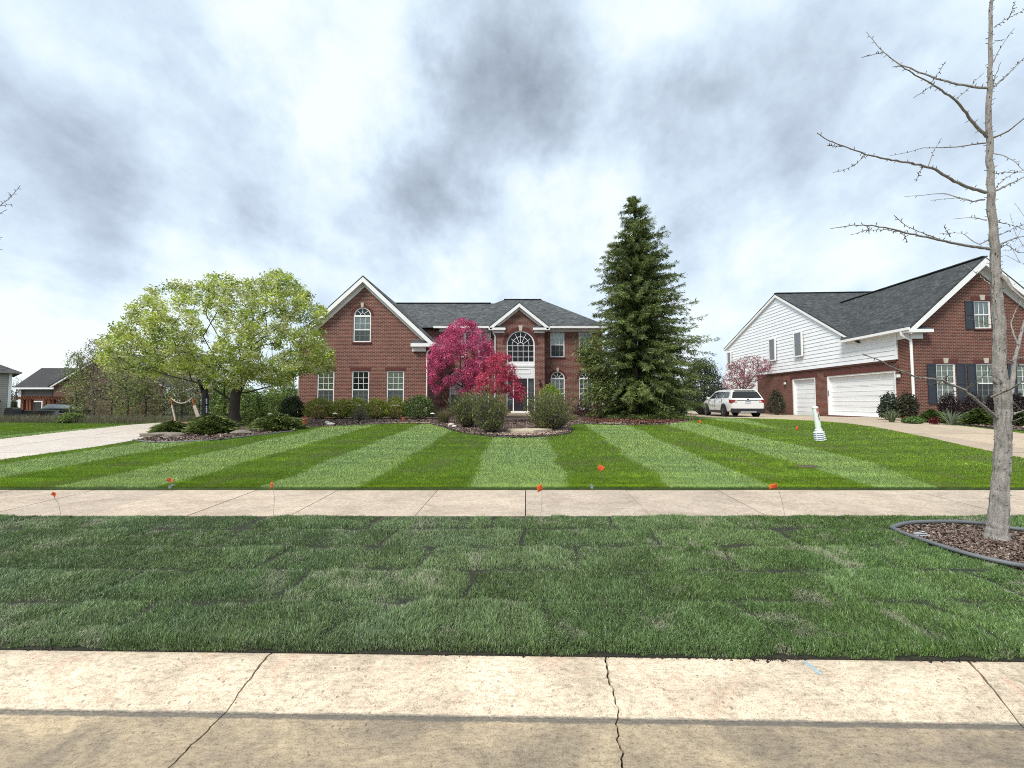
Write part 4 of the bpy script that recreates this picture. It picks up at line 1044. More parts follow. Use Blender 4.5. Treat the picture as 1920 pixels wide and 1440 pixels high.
for s0, s1 in ((u0 + .061, dl - .051), (dr_ + .051, u1 - .061)):
    sl_ = obj('side_light', ring_mesh(hole_rect(s0, s1, dz0 + .02, dz1 - .004), hole_rect(s0 + .035, s1 - .035, dz0 + .30, dz1 - .05), .07, .12, ME, MB()), DARKDOOR, house)
    obj('pane', MB().quad(ME(s0 + .035, dz0 + .3, .1), ME(s1 - .035, dz0 + .3, .1), ME(s1 - .035, dz1 - .05, .1), ME(s0 + .035, dz1 - .05, .1)), GLASS, sl_, uv=False)
    obj('hall_wall', MB().quad(ME(s0, dz0, .4), ME(s1, dz0, .4), ME(s1, dz1, .4), ME(s0, dz1, .4)), MATS['hall_sky_tone'], sl_, uv=False)
    for k in range(1, 4):
        z = dz0 + .3 + k * (dz1 - dz0 - .35) / 4
        obj('came', MB().box(s0 + .035, s1 - .035, YE + .09, YE + .098, z - .012, z + .012), METAL, sl_)
obj('threshold', MB().box(ax(958, YE - .3, 770), ax(993, YE - .3, 770), YE - .32, YE + .03, dz0 - .12, dz0 - .002), TRIM, house)
STEPSTONE = plain('step_stone', (.40, .33, .24), .9, .2, 7)
for k in range(2):
    obj('step', MB().box(ax(950, YE - .8, 770) - .1 * k, ax(998, YE - .8, 770) + .1 * k, YE - .75 - .42 * k, YE - .33 - .42 * k + (.0 if k else .0), .66, dz0 - .125 - .155 * k), STEPSTONE, house, bevel=.012)
# wall lantern by the door
lx, lz = ax(1011.5, YE, 717), az(718, YE)
lan = obj('wall_lantern', MB().box(lx - .02, lx + .02, YE - .03, YE, lz - .1, lz + .22).tube([(lx, YE - .02, lz + .2), (lx, YE - .1, lz + .24), (lx, YE - .12, lz + .18)], .012, 6).lathe([(.02, .19), (.09, .14), (.085, .125), (.02, .12)], (lx, YE - .12, lz), 8), BLACK, house)
obj('lantern_glass', MB().lathe([(.05, -.10), (.07, .12), (.02, .122)], (lx, YE - .12, lz), 8), GLASS, lan, uv=False)
obj('lantern_bulb', MB().lathe([(.01, -.06), (.028, 0), (.028, .03), (.01, .06)], (lx, YE - .12, lz), 8), BLIND_W, lan, uv=False)
obj('lantern_base', MB().lathe([(.01, -.15), (.05, -.12), (.05, -.1), (.01, -.099)], (lx, YE - .12, lz), 8), BLACK, lan)

# ------------------------------------------------------------------ the white sided house on the right
ROT = R(3)
CX, CY = 20.55, 19.68
hr = thing('sided_house', 'white sided and brick house with two garage doors on the right', 'house', (CX, CY, .62), -ROT)
ex_, ey_ = Vector((math.cos(ROT), -math.sin(ROT), 0)), Vector((math.sin(ROT), math.cos(ROT), 0))
C0 = Vector((CX, CY, 0)); cam0 = Vector((0, 0, CAM_Z))
def on_plane(px, py, n, c):                     # house-local point on the plane n.p = c
    d = ray(px, py); o = cam0 - C0
    t = (c - n.dot(o)) / n.dot(d); p = o + d * t
    return Vector((p.dot(ex_), p.dot(ey_), p.z))
def SP(px, py, w=0): p = on_plane(px, py, ex_, w); return (p.y, p.z)          # on the side wall -> (depth, z)
def FP(px, py, w=0): p = on_plane(px, py, ey_, w); return (p.x, p.z)          # on the front wall -> (x, z)
ZB = .62
MS = lambda u, v, w: (w, u, v - ZB)                      # side wall: u = depth from the front corner, w = into the house
MF = lambda u, v, w: (u, w, v - ZB)
fl = .735; FL = (.60, .735)
peak_d, peak_z = SP(1457, 553); far_d, far_z = SP(1363, 653); near_d, near_z = SP(1590, 630)
split_z = 3.86; ret_d = SP(1681, 680)[0]; brick_end = SP(1421, 740)[0]
eave_d0, wing_ez = 0.0, SP(1700, 614, -.35)[1]
# lower brick with garage openings
g1 = (SP(1529.5, 740)[0], SP(1486, 740)[0]); g2 = (SP(1681, 740)[0], SP(1551, 740)[0])
dtop = (SP(1552, 705)[1] + SP(1675, 695)[1]) / 2
wall('wall', [(0, .5), (brick_end, .5), (brick_end, split_z), (ret_d, split_z), (ret_d, wing_ez), (0, wing_ez)], [hole_rect(g1[0], g1[1], FL[0], dtop), hole_rect(g2[0], g2[1], FL[1], dtop)], MS, BRICK_R, hr, .32, local=True)
obj('wall', MB().box(.06, .2, brick_end + .001, far_d, .5 - ZB, split_z - ZB), SIDING, hr, local=True)
for gi, (a, b) in enumerate((g1, g2)):
    fl = FL[gi]
    gd = obj('garage_door', ring_mesh([(a, fl), (b, fl), (b, dtop), (a, dtop)], [(a + .10, fl + .001), (b - .10, fl + .001), (b - .10, dtop - .10), (a + .10, dtop - .10)], .02, .3, MS, MB()), TRIM, hr, local=True)
    tag(gd, ('narrow' if gi == 0 else 'wide') + ' white sectional garage door')
    ns = 4; H = (dtop - .1 - fl) / ns
    for k in range(ns):
        z0 = fl + k * H
        mb = MB().box(a + .101, b - .101, z0 + .006, z0 + H - .006, .20, .25, lambda x, y, z: MS(x, y, z))
        mb.box(a + .103, b - .103, z0 + H * .44, z0 + H * .49, .185, .2, lambda x, y, z: MS(x, y, z))
        mb.box(a + .103, b - .103, z0 + H * .90, z0 + H - .008, .188, .2, lambda x, y, z: MS(x, y, z))
        obj('door_section', mb, DOORWHITE, gd, local=True)
    obj('lintel', MB().box(a - .2, b + .2, dtop + .005, dtop + .30, -.02, .02, lambda x, y, z: MS(x, y, z)), SOLDIER, hr, local=True)
obj('keypad', MB().box(g2[1] + .15 - .3, g2[1] - .05, fl + 1.25, fl + 1.6, -.0, .018, lambda x, y, z: MS(x, y, z)), METAL, hr, local=True, bevel=.004)
ll = SP(1474.5, 718)
def lantern(parent, M, u, v):
    la = obj('wall_lantern', MB().box(u - .03, u + .03, v - .05, v + .2, -.03, 0, lambda x, y, z: M(x, y, z)).box(u - .09, u + .09, v + .10, v + .14, -.2, -.03, lambda x, y, z: M(x, y, z)).box(u - .06, u + .06, v - .14, v - .11, -.17, -.05, lambda x, y, z: M(x, y, z)), BLACK, parent, local=True)
    obj('lantern_glass', MB().box(u - .055, u + .055, v - .109, v + .099, -.165, -.055, lambda x, y, z: M(x, y, z)), BLIND_W, la, local=True)
lantern(hr, MS, *ll); lantern(hr, MS, .62, 3.0)
# clapboards : one board per course
def gable_span(z):
    if z > far_z: d1 = far_d - (far_d - peak_d) * (z - far_z) / (peak_z - far_z)
    else: d1 = far_d
    if z > wing_ez - .2: d0 = near_d if z < near_z else near_d + (peak_d - near_d) * (z - near_z) / (peak_z - near_z)
    else: d0 = ret_d
    return d0, d1
z = split_z + .012; bh = .255
while z < peak_z - .15:
    d0, d1 = gable_span(z + bh * .0); t0, t1 = gable_span(min(z + bh, peak_z - .02))
    if d0 == ret_d and z + bh > wing_ez - .2: t0 = d0
    mb = MB().add([MS(d0, z, -.052), MS(d1, z, -.052), MS(t1, z + bh, -.022), MS(t0, z + bh, -.022), MS(d0, z, .03), MS(d1, z, .03), MS(t1, z + bh, .03), MS(t0, z + bh, .03)],
                  [(0, 1, 2, 3), (4, 7, 6, 5), (0, 4, 5, 1), (2, 6, 7, 3), (0, 3, 7, 4), (1, 5, 6, 2)])
    obj('clapboard', mb, SIDING, hr, local=True); z += bh
obj('water_table', MB().box(ret_d, brick_end + .1, split_z - .10, split_z + .011, -.10, .03, lambda x, y, z: MS(x, y, z)), plain('brown_ledge', (.07, .03, .022), .8), hr, local=True)
obj('corner_board', MB().box(far_d - .16, far_d + .02, fl, far_z - .02, -.07, .02, lambda x, y, z: MS(x, y, z)), TRIM, hr, local=True)
obj('corner_board', MB().box(ret_d - .11, ret_d + .0, split_z + .011, wing_ez - .1, -.065, -.002, lambda x, y, z: MS(x, y, z)), TRIM, hr, local=True)
# two small windows in the siding plus a third by the far corner
MSo = lambda u, v, w: MS(u, v, w - .25)
for (pa, pb, ya, yb_) in ((1457.5, 1445.5, 633, 676), (1508, 1492.5, 620, 668), (1374, 1367, 659, 684)):
    a, z1 = SP(pa, ya); b, _ = SP(pb, ya); _, z0 = SP(pa, yb_)
    sash_window(hr, MSo, a, b, z0, z1, cols=1, rows=(1, 1), blind=(BLIND, ROOM), local=True, fr=.09, sill=False, w0=.03, screen='full')
# side gable roof (ridge runs to the right)
ov = .18; RL = 14.0
def lp(d, z, x): return (x, d, z - ZB)
near2 = (SP(1600, 641)[0] - .1, 0)
sN = (peak_z - near_z) / (peak_d - near_d); sF = (peak_z - far_z) / (far_d - peak_d)
pz = peak_z + .12
slab_roof('roof', [lp(peak_d, pz, -ov), lp(near_d - .9, pz - sN * (peak_d - near_d + .9), -ov), lp(near_d - .9, pz - sN * (peak_d - near_d + .9), RL), lp(peak_d, pz, RL)], .10, ROOF_R, hr, local=True)
slab_roof('roof', [lp(peak_d, pz, -ov), lp(peak_d, pz, RL), lp(far_d + .3, pz - sF * (far_d + .3 - peak_d), RL), lp(far_d + .3, pz - sF * (far_d + .3 - peak_d), -ov)], .10, ROOF_R, hr, local=True)
for (d, z0) in ((near_d - .15, pz - sN * (peak_d - near_d + .15)), (far_d + .28, pz - sF * (far_d + .28 - peak_d))):
    q = [(peak_d, pz - .10), (d, z0 - .10), (d, z0 - .26), (peak_d, pz - .30)]
    obj('rake_board', MB().prism(q, -ov + .0, -.03, MS), TRIM, hr, local=True)
# front wing: gable facing the street
fpx, fpz = FP(1846, 481, -.35); hw = fpx + .32; wes = (fpz - wing_ez) / hw
Yback = 12.0
slab_roof('roof', [(fpx, -.38, fpz - ZB), (fpx, Yback, fpz - ZB), (.02, near_d + .55, wing_ez + .40 * wes - ZB), (-.38, near_d + .12, wing_ez - ZB), (-.38, -.38, wing_ez - ZB)], .10, ROOF_R, hr, local=True)
slab_roof('roof', [(fpx, -.38, fpz - ZB), (2 * fpx + .38, -.38, wing_ez - ZB), (2 * fpx + .38, Yback, wing_ez - ZB), (fpx, Yback, fpz - ZB)], .10, ROOF_R, hr, local=True)
obj('ridge_cap', MB().bar((fpx, -.37, fpz - ZB + .01), (fpx, 9.5, fpz - ZB + .01), .28, .05), ROOF_R, hr, local=True)
obj('ridge_cap', MB().bar((-ov, peak_d, pz - ZB + .01), (RL, peak_d, pz - ZB + .01), .28, .05), ROOF_R, hr, local=True)
ftop = fpz - .16
def fz(x): return ftop - abs(x - fpx) * wes
def FR(pa, pb, ya, yb_): return (FP(pa, ya)[0], FP(pb, ya)[0], FP(pa, yb_)[1], FP(pa, ya)[1])
fw = [FR(1754.5, 1791, 682, 756), FR(1829.5, 1867, 682, 756), (0, 0, 0, 0)]
step_x = fw[1][0] - fw[0][0]
fw[2] = (fw[1][0] + step_x, fw[1][1] + step_x, fw[1][2], fw[1][3])
fu = FR(1825, 1857, 564, 616)
wall('wall', [(0, .5), (2 * fpx, .5), (2 * fpx, fz(2 * fpx)), (fpx, ftop), (0, fz(0))], [hole_rect(*h) for h in fw + [fu]], MF, BRICK_R, hr, local=True)
for i, h in enumerate(fw + [fu]):
    sash_window(hr, MF, *h, cols=3, rows=((3, 3) if i < 3 else (1, 1)), blind=(BLIND if i < 3 else BLIND_W, ROOM if i == 1 else BLIND), split=.5, local=True, screen=(i == 1))
    soldier(hr, MF, h[0] - .12, h[1] + .12, h[3] + .004, local=True); keystone(hr, MF, (h[0] + h[1]) / 2, h[3] + .02, .24, .27, local=True)
    sw = .42
    for s0 in (h[0] - sw - .03, h[1] + .03):
        sh = obj('shutter', ring_mesh(hole_rect(s0, s0 + sw, h[2] - .03, h[3]), hole_rect(s0 + .05, s0 + sw - .05, h[2] + .04, h[3] - .07), -.045, 0, MF, MB()), SHUTTER, hr, local=True)
        mid = (h[2] + h[3]) / 2
        obj('shutter_panel', MB().box(s0 + .051, s0 + sw - .051, h[2] + .041, mid - .04, -.03, -.01, lambda x, y, z: MF(x, y, z)), SHUTTER, sh, local=True)
        obj('shutter_panel', MB().box(s0 + .051, s0 + sw - .051, mid + .04, h[3] - .071, -.03, -.01, lambda x, y, z: MF(x, y, z)), SHUTTER, sh, local=True)
        obj('shutter_rail', MB().box(s0 + .051, s0 + sw - .051, mid - .039, mid + .039, -.043, -.01, lambda x, y, z: MF(x, y, z)), SHUTTER, sh, local=True)
for s in (-1, 1):
    e = fpx + s * hw; A, B = (fpx, fpz - .10), (e, wing_ez - .10); dz_ = .26 * math.hypot(1, wes)
    obj('rake_board', MB().prism([A, B, (B[0], B[1] - .26), (A[0], A[1] - dz_)], -.40, -.33, MF), TRIM, hr, local=True)
    obj('soffit', MB().quad(MF(A[0], A[1] - dz_, -.34), MF(B[0], B[1] - .26, -.34), MF(B[0], B[1] - .26, 0), MF(A[0], A[1] - dz_, 0)), TRIM, hr, local=True)
    obj('frieze_board', MB().prism([(A[0], A[1] - dz_), (B[0], B[1] - .26), (B[0], B[1] - .42), (A[0], A[1] - dz_ - .2)], -.03, .01, MF), TRIM, hr, local=True)
r1 = FP(1746, 613, -.3)[0]
obj('eave_return', MB().box(-.40, r1, -.42, .02, wing_ez - .28 - ZB, wing_ez - .12 - ZB), TRIM, hr, local=True)
obj('frieze_block', MB().box(-.03, r1 - .22, -.10, .02, wing_ez - .56 - ZB, wing_ez - .282 - ZB), TRIM, hr, local=True)
slab_roof('return_roof', [(-.38, -.40, wing_ez - .115 - ZB), (r1, -.40, wing_ez - .115 - ZB), (r1, 0, wing_ez + .10 - ZB), (-.38, 0, wing_ez + .10 - ZB)], .012, ROOF_R, hr, local=True)
obj('gutter', MB().box(-.48, -.37, -.40, near_d + .1, wing_ez - .15 - ZB, wing_ez - .02 - ZB), TRIM, hr, local=True)
obj('soffit', MB().quad((-.37, -.38, wing_ez - .14 - ZB), (-.37, near_d, wing_ez - .14 - ZB), (.02, near_d, wing_ez - .14 - ZB), (.02, -.38, wing_ez - .14 - ZB)), TRIM, hr, local=True)
obj('frieze_board', MB().box(-.03, .01, -.03, ret_d + .1, wing_ez - .50 - ZB, wing_ez - .145 - ZB), TRIM, hr, local=True)
downpipe(hr, [(-.42, .02, wing_ez - .15 - ZB), (-.42, .03, wing_ez - .35 - ZB), (-.05, -.06, wing_ez - .62 - ZB), (-.04, -.06, wing_ez - .9 - ZB), (-.03, -.06, .25)], local=True, r=.06)
obj('wall', MB().quad((2 * fpx, 0, 0), (2 * fpx, 14, 0), (2 * fpx, 14, wing_ez - ZB), (2 * fpx, 0, wing_ez - ZB)), BRICK_R, hr, local=True)
# ================================================================== PLANTS
def frusta(A, B, ra, rb, n=5):
    """many tapered twigs as one numpy mesh"""
    A, B = np.asarray(A, float), np.asarray(B, float); ra, rb = np.asarray(ra, float), np.asarray(rb, float)
    d = B - A; L = np.linalg.norm(d, axis=1, keepdims=True); d = d / np.maximum(L, 1e-6)
    ref = np.where(np.abs(d[:, 2:3]) < .9, np.array([[0, 0, 1.0]]), np.array([[1.0, 0, 0]]))
    u = np.cross(d, ref); u /= np.linalg.norm(u, axis=1, keepdims=True); w = np.cross(d, u)
    V = []
    for P, r in ((A, ra), (B, rb)):
        for k in range(n):
            a = 2 * math.pi * k / n; V.append(P + (u * math.cos(a) + w * math.sin(a)) * r[:, None])
    V = np.stack(V, 1); m = len(A); base = (np.arange(m) * 2 * n)[:, None]
    F = np.concatenate([base + np.array([k, (k + 1) % n, n + (k + 1) % n, n + k]) for k in range(n)], 0)
    return V.reshape(-1, 3), F
def leaves(C, size, col, aspect=.55, r_=None, up=.0, dirs=None):
    """one diamond face per leaf"""
    r_ = r_ or rng; n = len(C)
    t = r_.normal(size=(n, 3)) if dirs is None else dirs + r_.normal(0, .25, (n, 3))
    t /= np.linalg.norm(t, axis=1, keepdims=True)
    q = r_.normal(size=(n, 3)); q[:, 2] += up * 2
    b = np.cross(t, q); b /= np.maximum(np.linalg.norm(b, axis=1, keepdims=True), 1e-6)
    s = np.asarray(size)[:, None] if np.ndim(size) else size
    V = np.stack([C - t * s * .5, C + b * s * aspect * .5, C + t * s * .5, C - b * s * aspect * .5], 1).reshape(-1, 3)
    return V, np.arange(4 * n).reshape(-1, 4), np.repeat(col, 4, 0)
def pal(cols, n, r_, jit=.22, wts=None):
    cols = np.array(cols); i = r_.choice(len(cols), n, p=wts)
    return np.clip(cols[i] * r_.uniform(1 - jit, 1 + jit, (n, 1)), 0, 1)
def barkmat(name, a, b, sc=9):
    n = NT(name); p = n.pos(); f = n.noise(n.vmul(p, (1, 1, .28)), sc, 6, .7, .4); f2 = n.noise(p, sc * 4, 4, .7)
    c = n.mix(.5, n.ramp(f, [(.32, a), (.68, b)]), n.ramp(f2, [(.3, a), (.7, b)]))
    n.set(Base_Color=c, Roughness=.95); n.bump(n.math('ADD', f, f2), .8, .02); return n.m
BARK = barkmat('dark_bark', (.028, .022, .018), (.085, .068, .055))
BARK_G = barkmat('grey_bark', (.085, .078, .070), (.55, .51, .465), 30)
BARK_T = barkmat('twig_bark', (.06, .05, .042), (.15, .125, .105), 14)
def poly_edge_dist(poly, x, y):
    d = np.full(x.shape, 1e9); n = len(poly)
    for i in range(n):
        a, b = np.array(poly[i], float), np.array(poly[(i + 1) % n], float); ab = b - a
        t = np.clip(((x - a[0]) * ab[0] + (y - a[1]) * ab[1]) / (ab @ ab), 0, 1)
        d = np.minimum(d, np.hypot(x - a[0] - t * ab[0], y - a[1] - t * ab[1]))
    return d
def crown_points(poly, Y, n, thick, r_, shell=.5, lump=0, seed=1):
    """points through a crown whose front outline is poly (photo pixels, crown centre at depth Y)"""
    P = np.array(poly, float); lo, hi = P.min(0), P.max(0)
    x = r_.uniform(lo[0], hi[0], n * 6); y = r_.uniform(lo[1], hi[1], n * 6)
    ok = inside(poly, x, y); x, y = x[ok], y[ok]
    d = poly_edge_dist(poly, x, y)
    if lump: 
        k = vnoise(x, y, lump, seed) + .3 * np.exp(-d / 12) > .34; x, y, d = x[k], y[k], d[k]
    x, y, d = x[:n], y[:n], d[:n]; n = len(x)
    dm = d.max(); half = thick * np.sqrt(np.clip(1 - (1 - d / dm) ** 2, 0, 1))
    s = r_.uniform(-1, 1, n); s = np.sign(s) * np.abs(s) ** shell
    q0 = np.array([at(a, b, Y) for a, b in zip(x, y)])
    cxp = np.array(at(float(P[:, 0].mean()), 752, Y)); vd = cxp[:2] / np.linalg.norm(cxp[:2])      # crown depth runs along the line of sight
    q0[:, :2] += (s * half)[:, None] * vd
    return q0
def grow(trunk, clusters, r_, step=.28, tip_r=.006, expo=.44, rmax=None, arch=.12, pull=.35):
    """connect leaf clusters to a trunk/limb skeleton; returns twig segments"""
    nodes = [Vector(p[:3]) for p in trunk]; par = [-1] + [p[3] if len(p) > 3 else i for i, p in enumerate(trunk[1:])]
    root = nodes[0]; rd = [0.0]
    for i in range(1, len(nodes)): rd.append(rd[par[i]] + (nodes[i] - nodes[par[i]]).length)
    nt = len(nodes); arr = np.array([tuple(p) for p in nodes]); rda = np.array(rd)
    fork = arr[-1] if nt else arr[0]
    order = np.argsort(np.linalg.norm(clusters - arr[:nt].mean(0), axis=1))
    start_ok = np.ones(nt, bool); start_ok[:max(1, min(2, nt - 1))] = False
    ok_mask = start_ok
    A, Pn = arr, list(par)
    for ci in order:
        c = clusters[ci]; dist = np.linalg.norm(A - c, axis=1) + pull * rda * .35
        dist = np.where(ok_mask, dist, 1e9)
        # avoid growing down from a higher node
        dist = dist + np.where(A[:, 2] > c[2] + .15, .5, 0)
        j = int(np.argmin(dist)); a = A[j]; L = np.linalg.norm(c - a); m = max(1, int(L / step))
        prev = j; newp = []
        for k in range(1, m + 1):
            t = k / m; p = a + (c - a) * t + np.array([0, 0, arch * L * math.sin(math.pi * t)]) + (r_.normal(0, .035, 3) * (1 if k < m else 0))
            newp.append(p)
        base_i = len(A); A = np.vstack([A, newp]); ok_mask = np.append(ok_mask, [True] * m)
        q = prev
        for k in range(m):
            Pn.append(q); rda = np.append(rda, rda[q] + np.linalg.norm(A[base_i + k] - A[q])); q = base_i + k
    N = len(A); cnt = np.zeros(N); has = np.zeros(N, bool)
    for i in range(N):
        if Pn[i] >= 0: has[Pn[i]] = True
    cnt[~has] = 1
    depth_order = np.argsort(-rda)
    for i in depth_order:
        if Pn[i] >= 0: cnt[Pn[i]] += cnt[i]
    rad = tip_r * np.maximum(cnt, 1) ** expo
    if rmax: rad = np.minimum(rad, rmax)
    return A, np.array(Pn), rad, nt
def tree(name, label, cat, trunk, clusters, bark, leafmat_, nleaf, spread, size, cols, seed, group=None, aspect=.55, tip_r=.006, expo=.44, rmax=None, trunk_r=None, wts=None, step=.28, arch=.12, white=None, up=.3, shade=None, crown_name='crown', flare=1.35):
    r_ = np.random.default_rng(seed); base = Vector(trunk[0][:3])
    root = thing(name, label, cat, tuple(base), 0, group)
    A, Pn, rad, nt = grow(trunk, clusters, r_, step, tip_r, expo, rmax, arch)
    if trunk_r:
        for i, r0 in enumerate(trunk_r): rad[i] = max(rad[i], r0) if r0 else rad[i]
    e = np.arange(1, len(A)); tr = e[e < nt]; br = e[e >= nt]
    # trunk and limbs
    mb = MB(); 
    chain = [0]
    kids = {}
    for i in tr: kids.setdefault(int(Pn[i]), []).append(int(i))
    def follow(i):
        path = [i]
        while kids.get(path[-1]): path.append(kids[path[-1]].pop(0))
        return path
    starts = [0]
    done = False
    while True:
        s = next((k for k in kids if kids[k]), None) if done else 0
        if s is None: break
        p = follow(s); done = True
        if len(p) > 1:
            rr = [rad[k] for k in p]
            if s != 0: rr[0] = min(rr[0], rr[1] * 1.15)
            else: rr[0] *= flare
            mb.tube([A[k] for k in p], rr, 9)
        if not any(kids.values()): break
    obj('trunk', mb, bark, root, smooth=True, uv=False)
    if len(br):
        ra = np.minimum(rad[Pn[br]], rad[br] * 1.5); V, F = frusta(A[Pn[br]], A[br], ra, rad[br])
        tag(np_obj('branches', V, F, bark, root, smooth=True), kind='stuff')
    if nleaf:
        k = nleaf; C = np.repeat(clusters, k, 0); n = len(C)
        o_ = r_.normal(0, 1, (n, 3)); o_ *= (spread * r_.random((n, 1)) ** .6 / np.maximum(np.linalg.norm(o_, axis=1, keepdims=True), .3))
        C = C + o_ * np.array([1, 1, .8])
        cc = pal(cols, len(clusters), r_, .30, wts); col = np.repeat(cc, k, 0) * r_.uniform(.65, 1.35, (n, 1))
        if white is not None:
            frac, wcol = white; pick = r_.random(n) < np.repeat(r_.random(len(clusters)) ** 1.5, k) * frac * 2
            col[pick] = np.array(wcol) * r_.uniform(.8, 1.15, (pick.sum(), 1))
        V, F, c4 = leaves(C, r_.uniform(size[0], size[1], n), col, aspect, r_, up)
        np_obj(crown_name, V, F, leafmat_, root, c4)
    return root

# ---- blossoming pear on the left
r1 = np.random.default_rng(21)
PEAR_Y = 15.6
PEAR = [(188, 690), (200, 650), (222, 605), (262, 575), (290, 548), (340, 535), (372, 540), (400, 524), (432, 519), (468, 533), (500, 522), (516, 513), (545, 528), (575, 560), (606, 588), (612, 606), (598, 625), (604, 650), (626, 672), (622, 694), (590, 702), (560, 696), (546, 712), (512, 732), (492, 718), (470, 710), (446, 730), (416, 724), (396, 730), (378, 708), (340, 702), (300, 700), (278, 710), (246, 694), (212, 700)]
pb = gnd(441, 797); pb = Vector((ax(441, PEAR_Y, 790), PEAR_Y, g(-11, PEAR_Y)))
def PT(px, py, dy=0, parent=None):
    p = at(px, py, PEAR_Y); q = (p.x, p.y + dy, p.z)
    return q if parent is None else (*q, parent)
ptr = [(pb.x, pb.y, pb.z), PT(439, 775), PT(440, 755), PT(442, 738), PT(452, 715, .1), PT(462, 690, .1), PT(470, 660), PT(482, 625, -.2),
       PT(424, 742, -.1, 2), PT(405, 725, -.3, 8), PT(375, 716, -.4, 9), PT(335, 705, -.5, 10), PT(285, 690, -.3, 11),
       PT(462, 735, .1, 3), PT(490, 726, .3, 13), PT(525, 716, .3, 14), PT(565, 698, .1, 15),
       PT(432, 715, .4, 3), PT(415, 680, .6, 17), PT(400, 640, .5, 18), PT(380, 590, .2, 19),
       PT(465, 690, -.6, 4), PT(500, 655, -.9, 21), PT(545, 620, -.8, 22),
       PT(440, 690, -.8, 4), PT(425, 640, -1.2, 24), PT(440, 585, -.8, 25), PT(350, 660, -.9, 18), PT(290, 630, -.7, 27), PT(330, 650, 1.3, 18), PT(520, 640, 1.4, 5)]
# make sure every limb entry carries its parent index
ptr = [p if len(p) == 4 else (*p, i - 1) for i, p in enumerate(ptr)]
cl = crown_points(PEAR, PEAR_Y, 1350, 3.3, r1, .6, 22, 5)
tree('pear_tree', 'spreading pear tree in fresh leaf and white blossom left of the house', 'tree', ptr, cl, BARK, LEAF, 52, .25, (.065, .115),
     [(.43, .51, .068), (.33, .42, .048), (.52, .58, .12), (.19, .27, .030), (.52, .55, .20)], 22, tip_r=.0045, expo=.46, rmax=.17, trunk_r=[.20, .185, .18, .18, .13, .11], white=(.17, (.80, .82, .68)), step=.25)

# ---- magenta crabapple and crimson maple by the door
r2 = np.random.default_rng(31)
CR_Y = 19.6
CRAB = [(800, 690), (806, 664), (818, 640), (832, 622), (850, 610), (868, 599), (884, 606), (904, 622), (918, 640), (926, 660), (928, 684), (916, 702), (900, 716), (886, 738), (868, 742), (850, 730), (836, 722), (820, 736), (808, 722)]
def CT(px, py, dy=0, par=None): p = at(px, py, CR_Y); return (p.x, p.y + dy, p.z) if par is None else (p.x, p.y + dy, p.z, par)
bx = ax(878, CR_Y, 780)
ctr = [(bx, CR_Y, g(bx, CR_Y)), CT(877, 765), CT(875, 748), CT(868, 725, .1), CT(862, 690, .2), CT(864, 650), CT(884, 725, -.2, 2), CT(895, 690, -.3, 6), CT(850, 715, -.4, 3), CT(830, 690, -.4, 8), CT(880, 700, .7, 3)]
ctr = [p if len(p) == 4 else (*p, i - 1) for i, p in enumerate(ctr)]
cl = crown_points(CRAB, CR_Y, 620, 1.7, r2, .6, 18, 7)
tree('crabapple_tree', 'magenta flowering crabapple tree in front of the brick wing', 'tree', ctr, cl, BARK, LEAF, 40, .24, (.05, .095),
     [(.66, .085, .25), (.52, .055, .18), (.76, .17, .36), (.34, .035, .10), (.60, .075, .20)], 32, tip_r=.005, expo=.44, rmax=.10, trunk_r=[.10, .095, .09], step=.25)
MP_Y = 16.6
MAPLE = [(888, 728), (896, 706), (908, 684), (922, 668), (938, 660), (952, 664), (964, 684), (968, 702), (978, 722), (985, 742), (976, 754), (962, 746), (950, 738), (930, 736), (912, 742), (898, 742)]
def MT(px, py, dy=0, par=None): p = at(px, py, MP_Y); return (p.x, p.y + dy, p.z) if par is None else (p.x, p.y + dy, p.z, par)
bx = ax(932, MP_Y, 795)
mtr = [(bx, MP_Y, g(bx, MP_Y)), MT(931, 775), MT(929, 755), MT(922, 735, .1), MT(915, 715, .2), MT(936, 735, -.1, 2), MT(948, 712, -.2, 5), MT(955, 735, -.3, 5), MT(930, 700, 0, 3)]
mtr = [p if len(p) == 4 else (*p, i - 1) for i, p in enumerate(mtr)]
cl = crown_points(MAPLE, MP_Y, 420, 1.0, r2, .6, 14, 9)
tree('maple_tree', 'small crimson leaved Japanese maple beside the front door', 'tree', mtr, cl, BARK, LEAF, 36, .17, (.04, .075),
     [(.64, .070, .16), (.50, .048, .11), (.72, .12, .21), (.33, .025, .06)], 33, tip_r=.004, expo=.42, rmax=.05, trunk_r=[.05, .045, .04], step=.2)

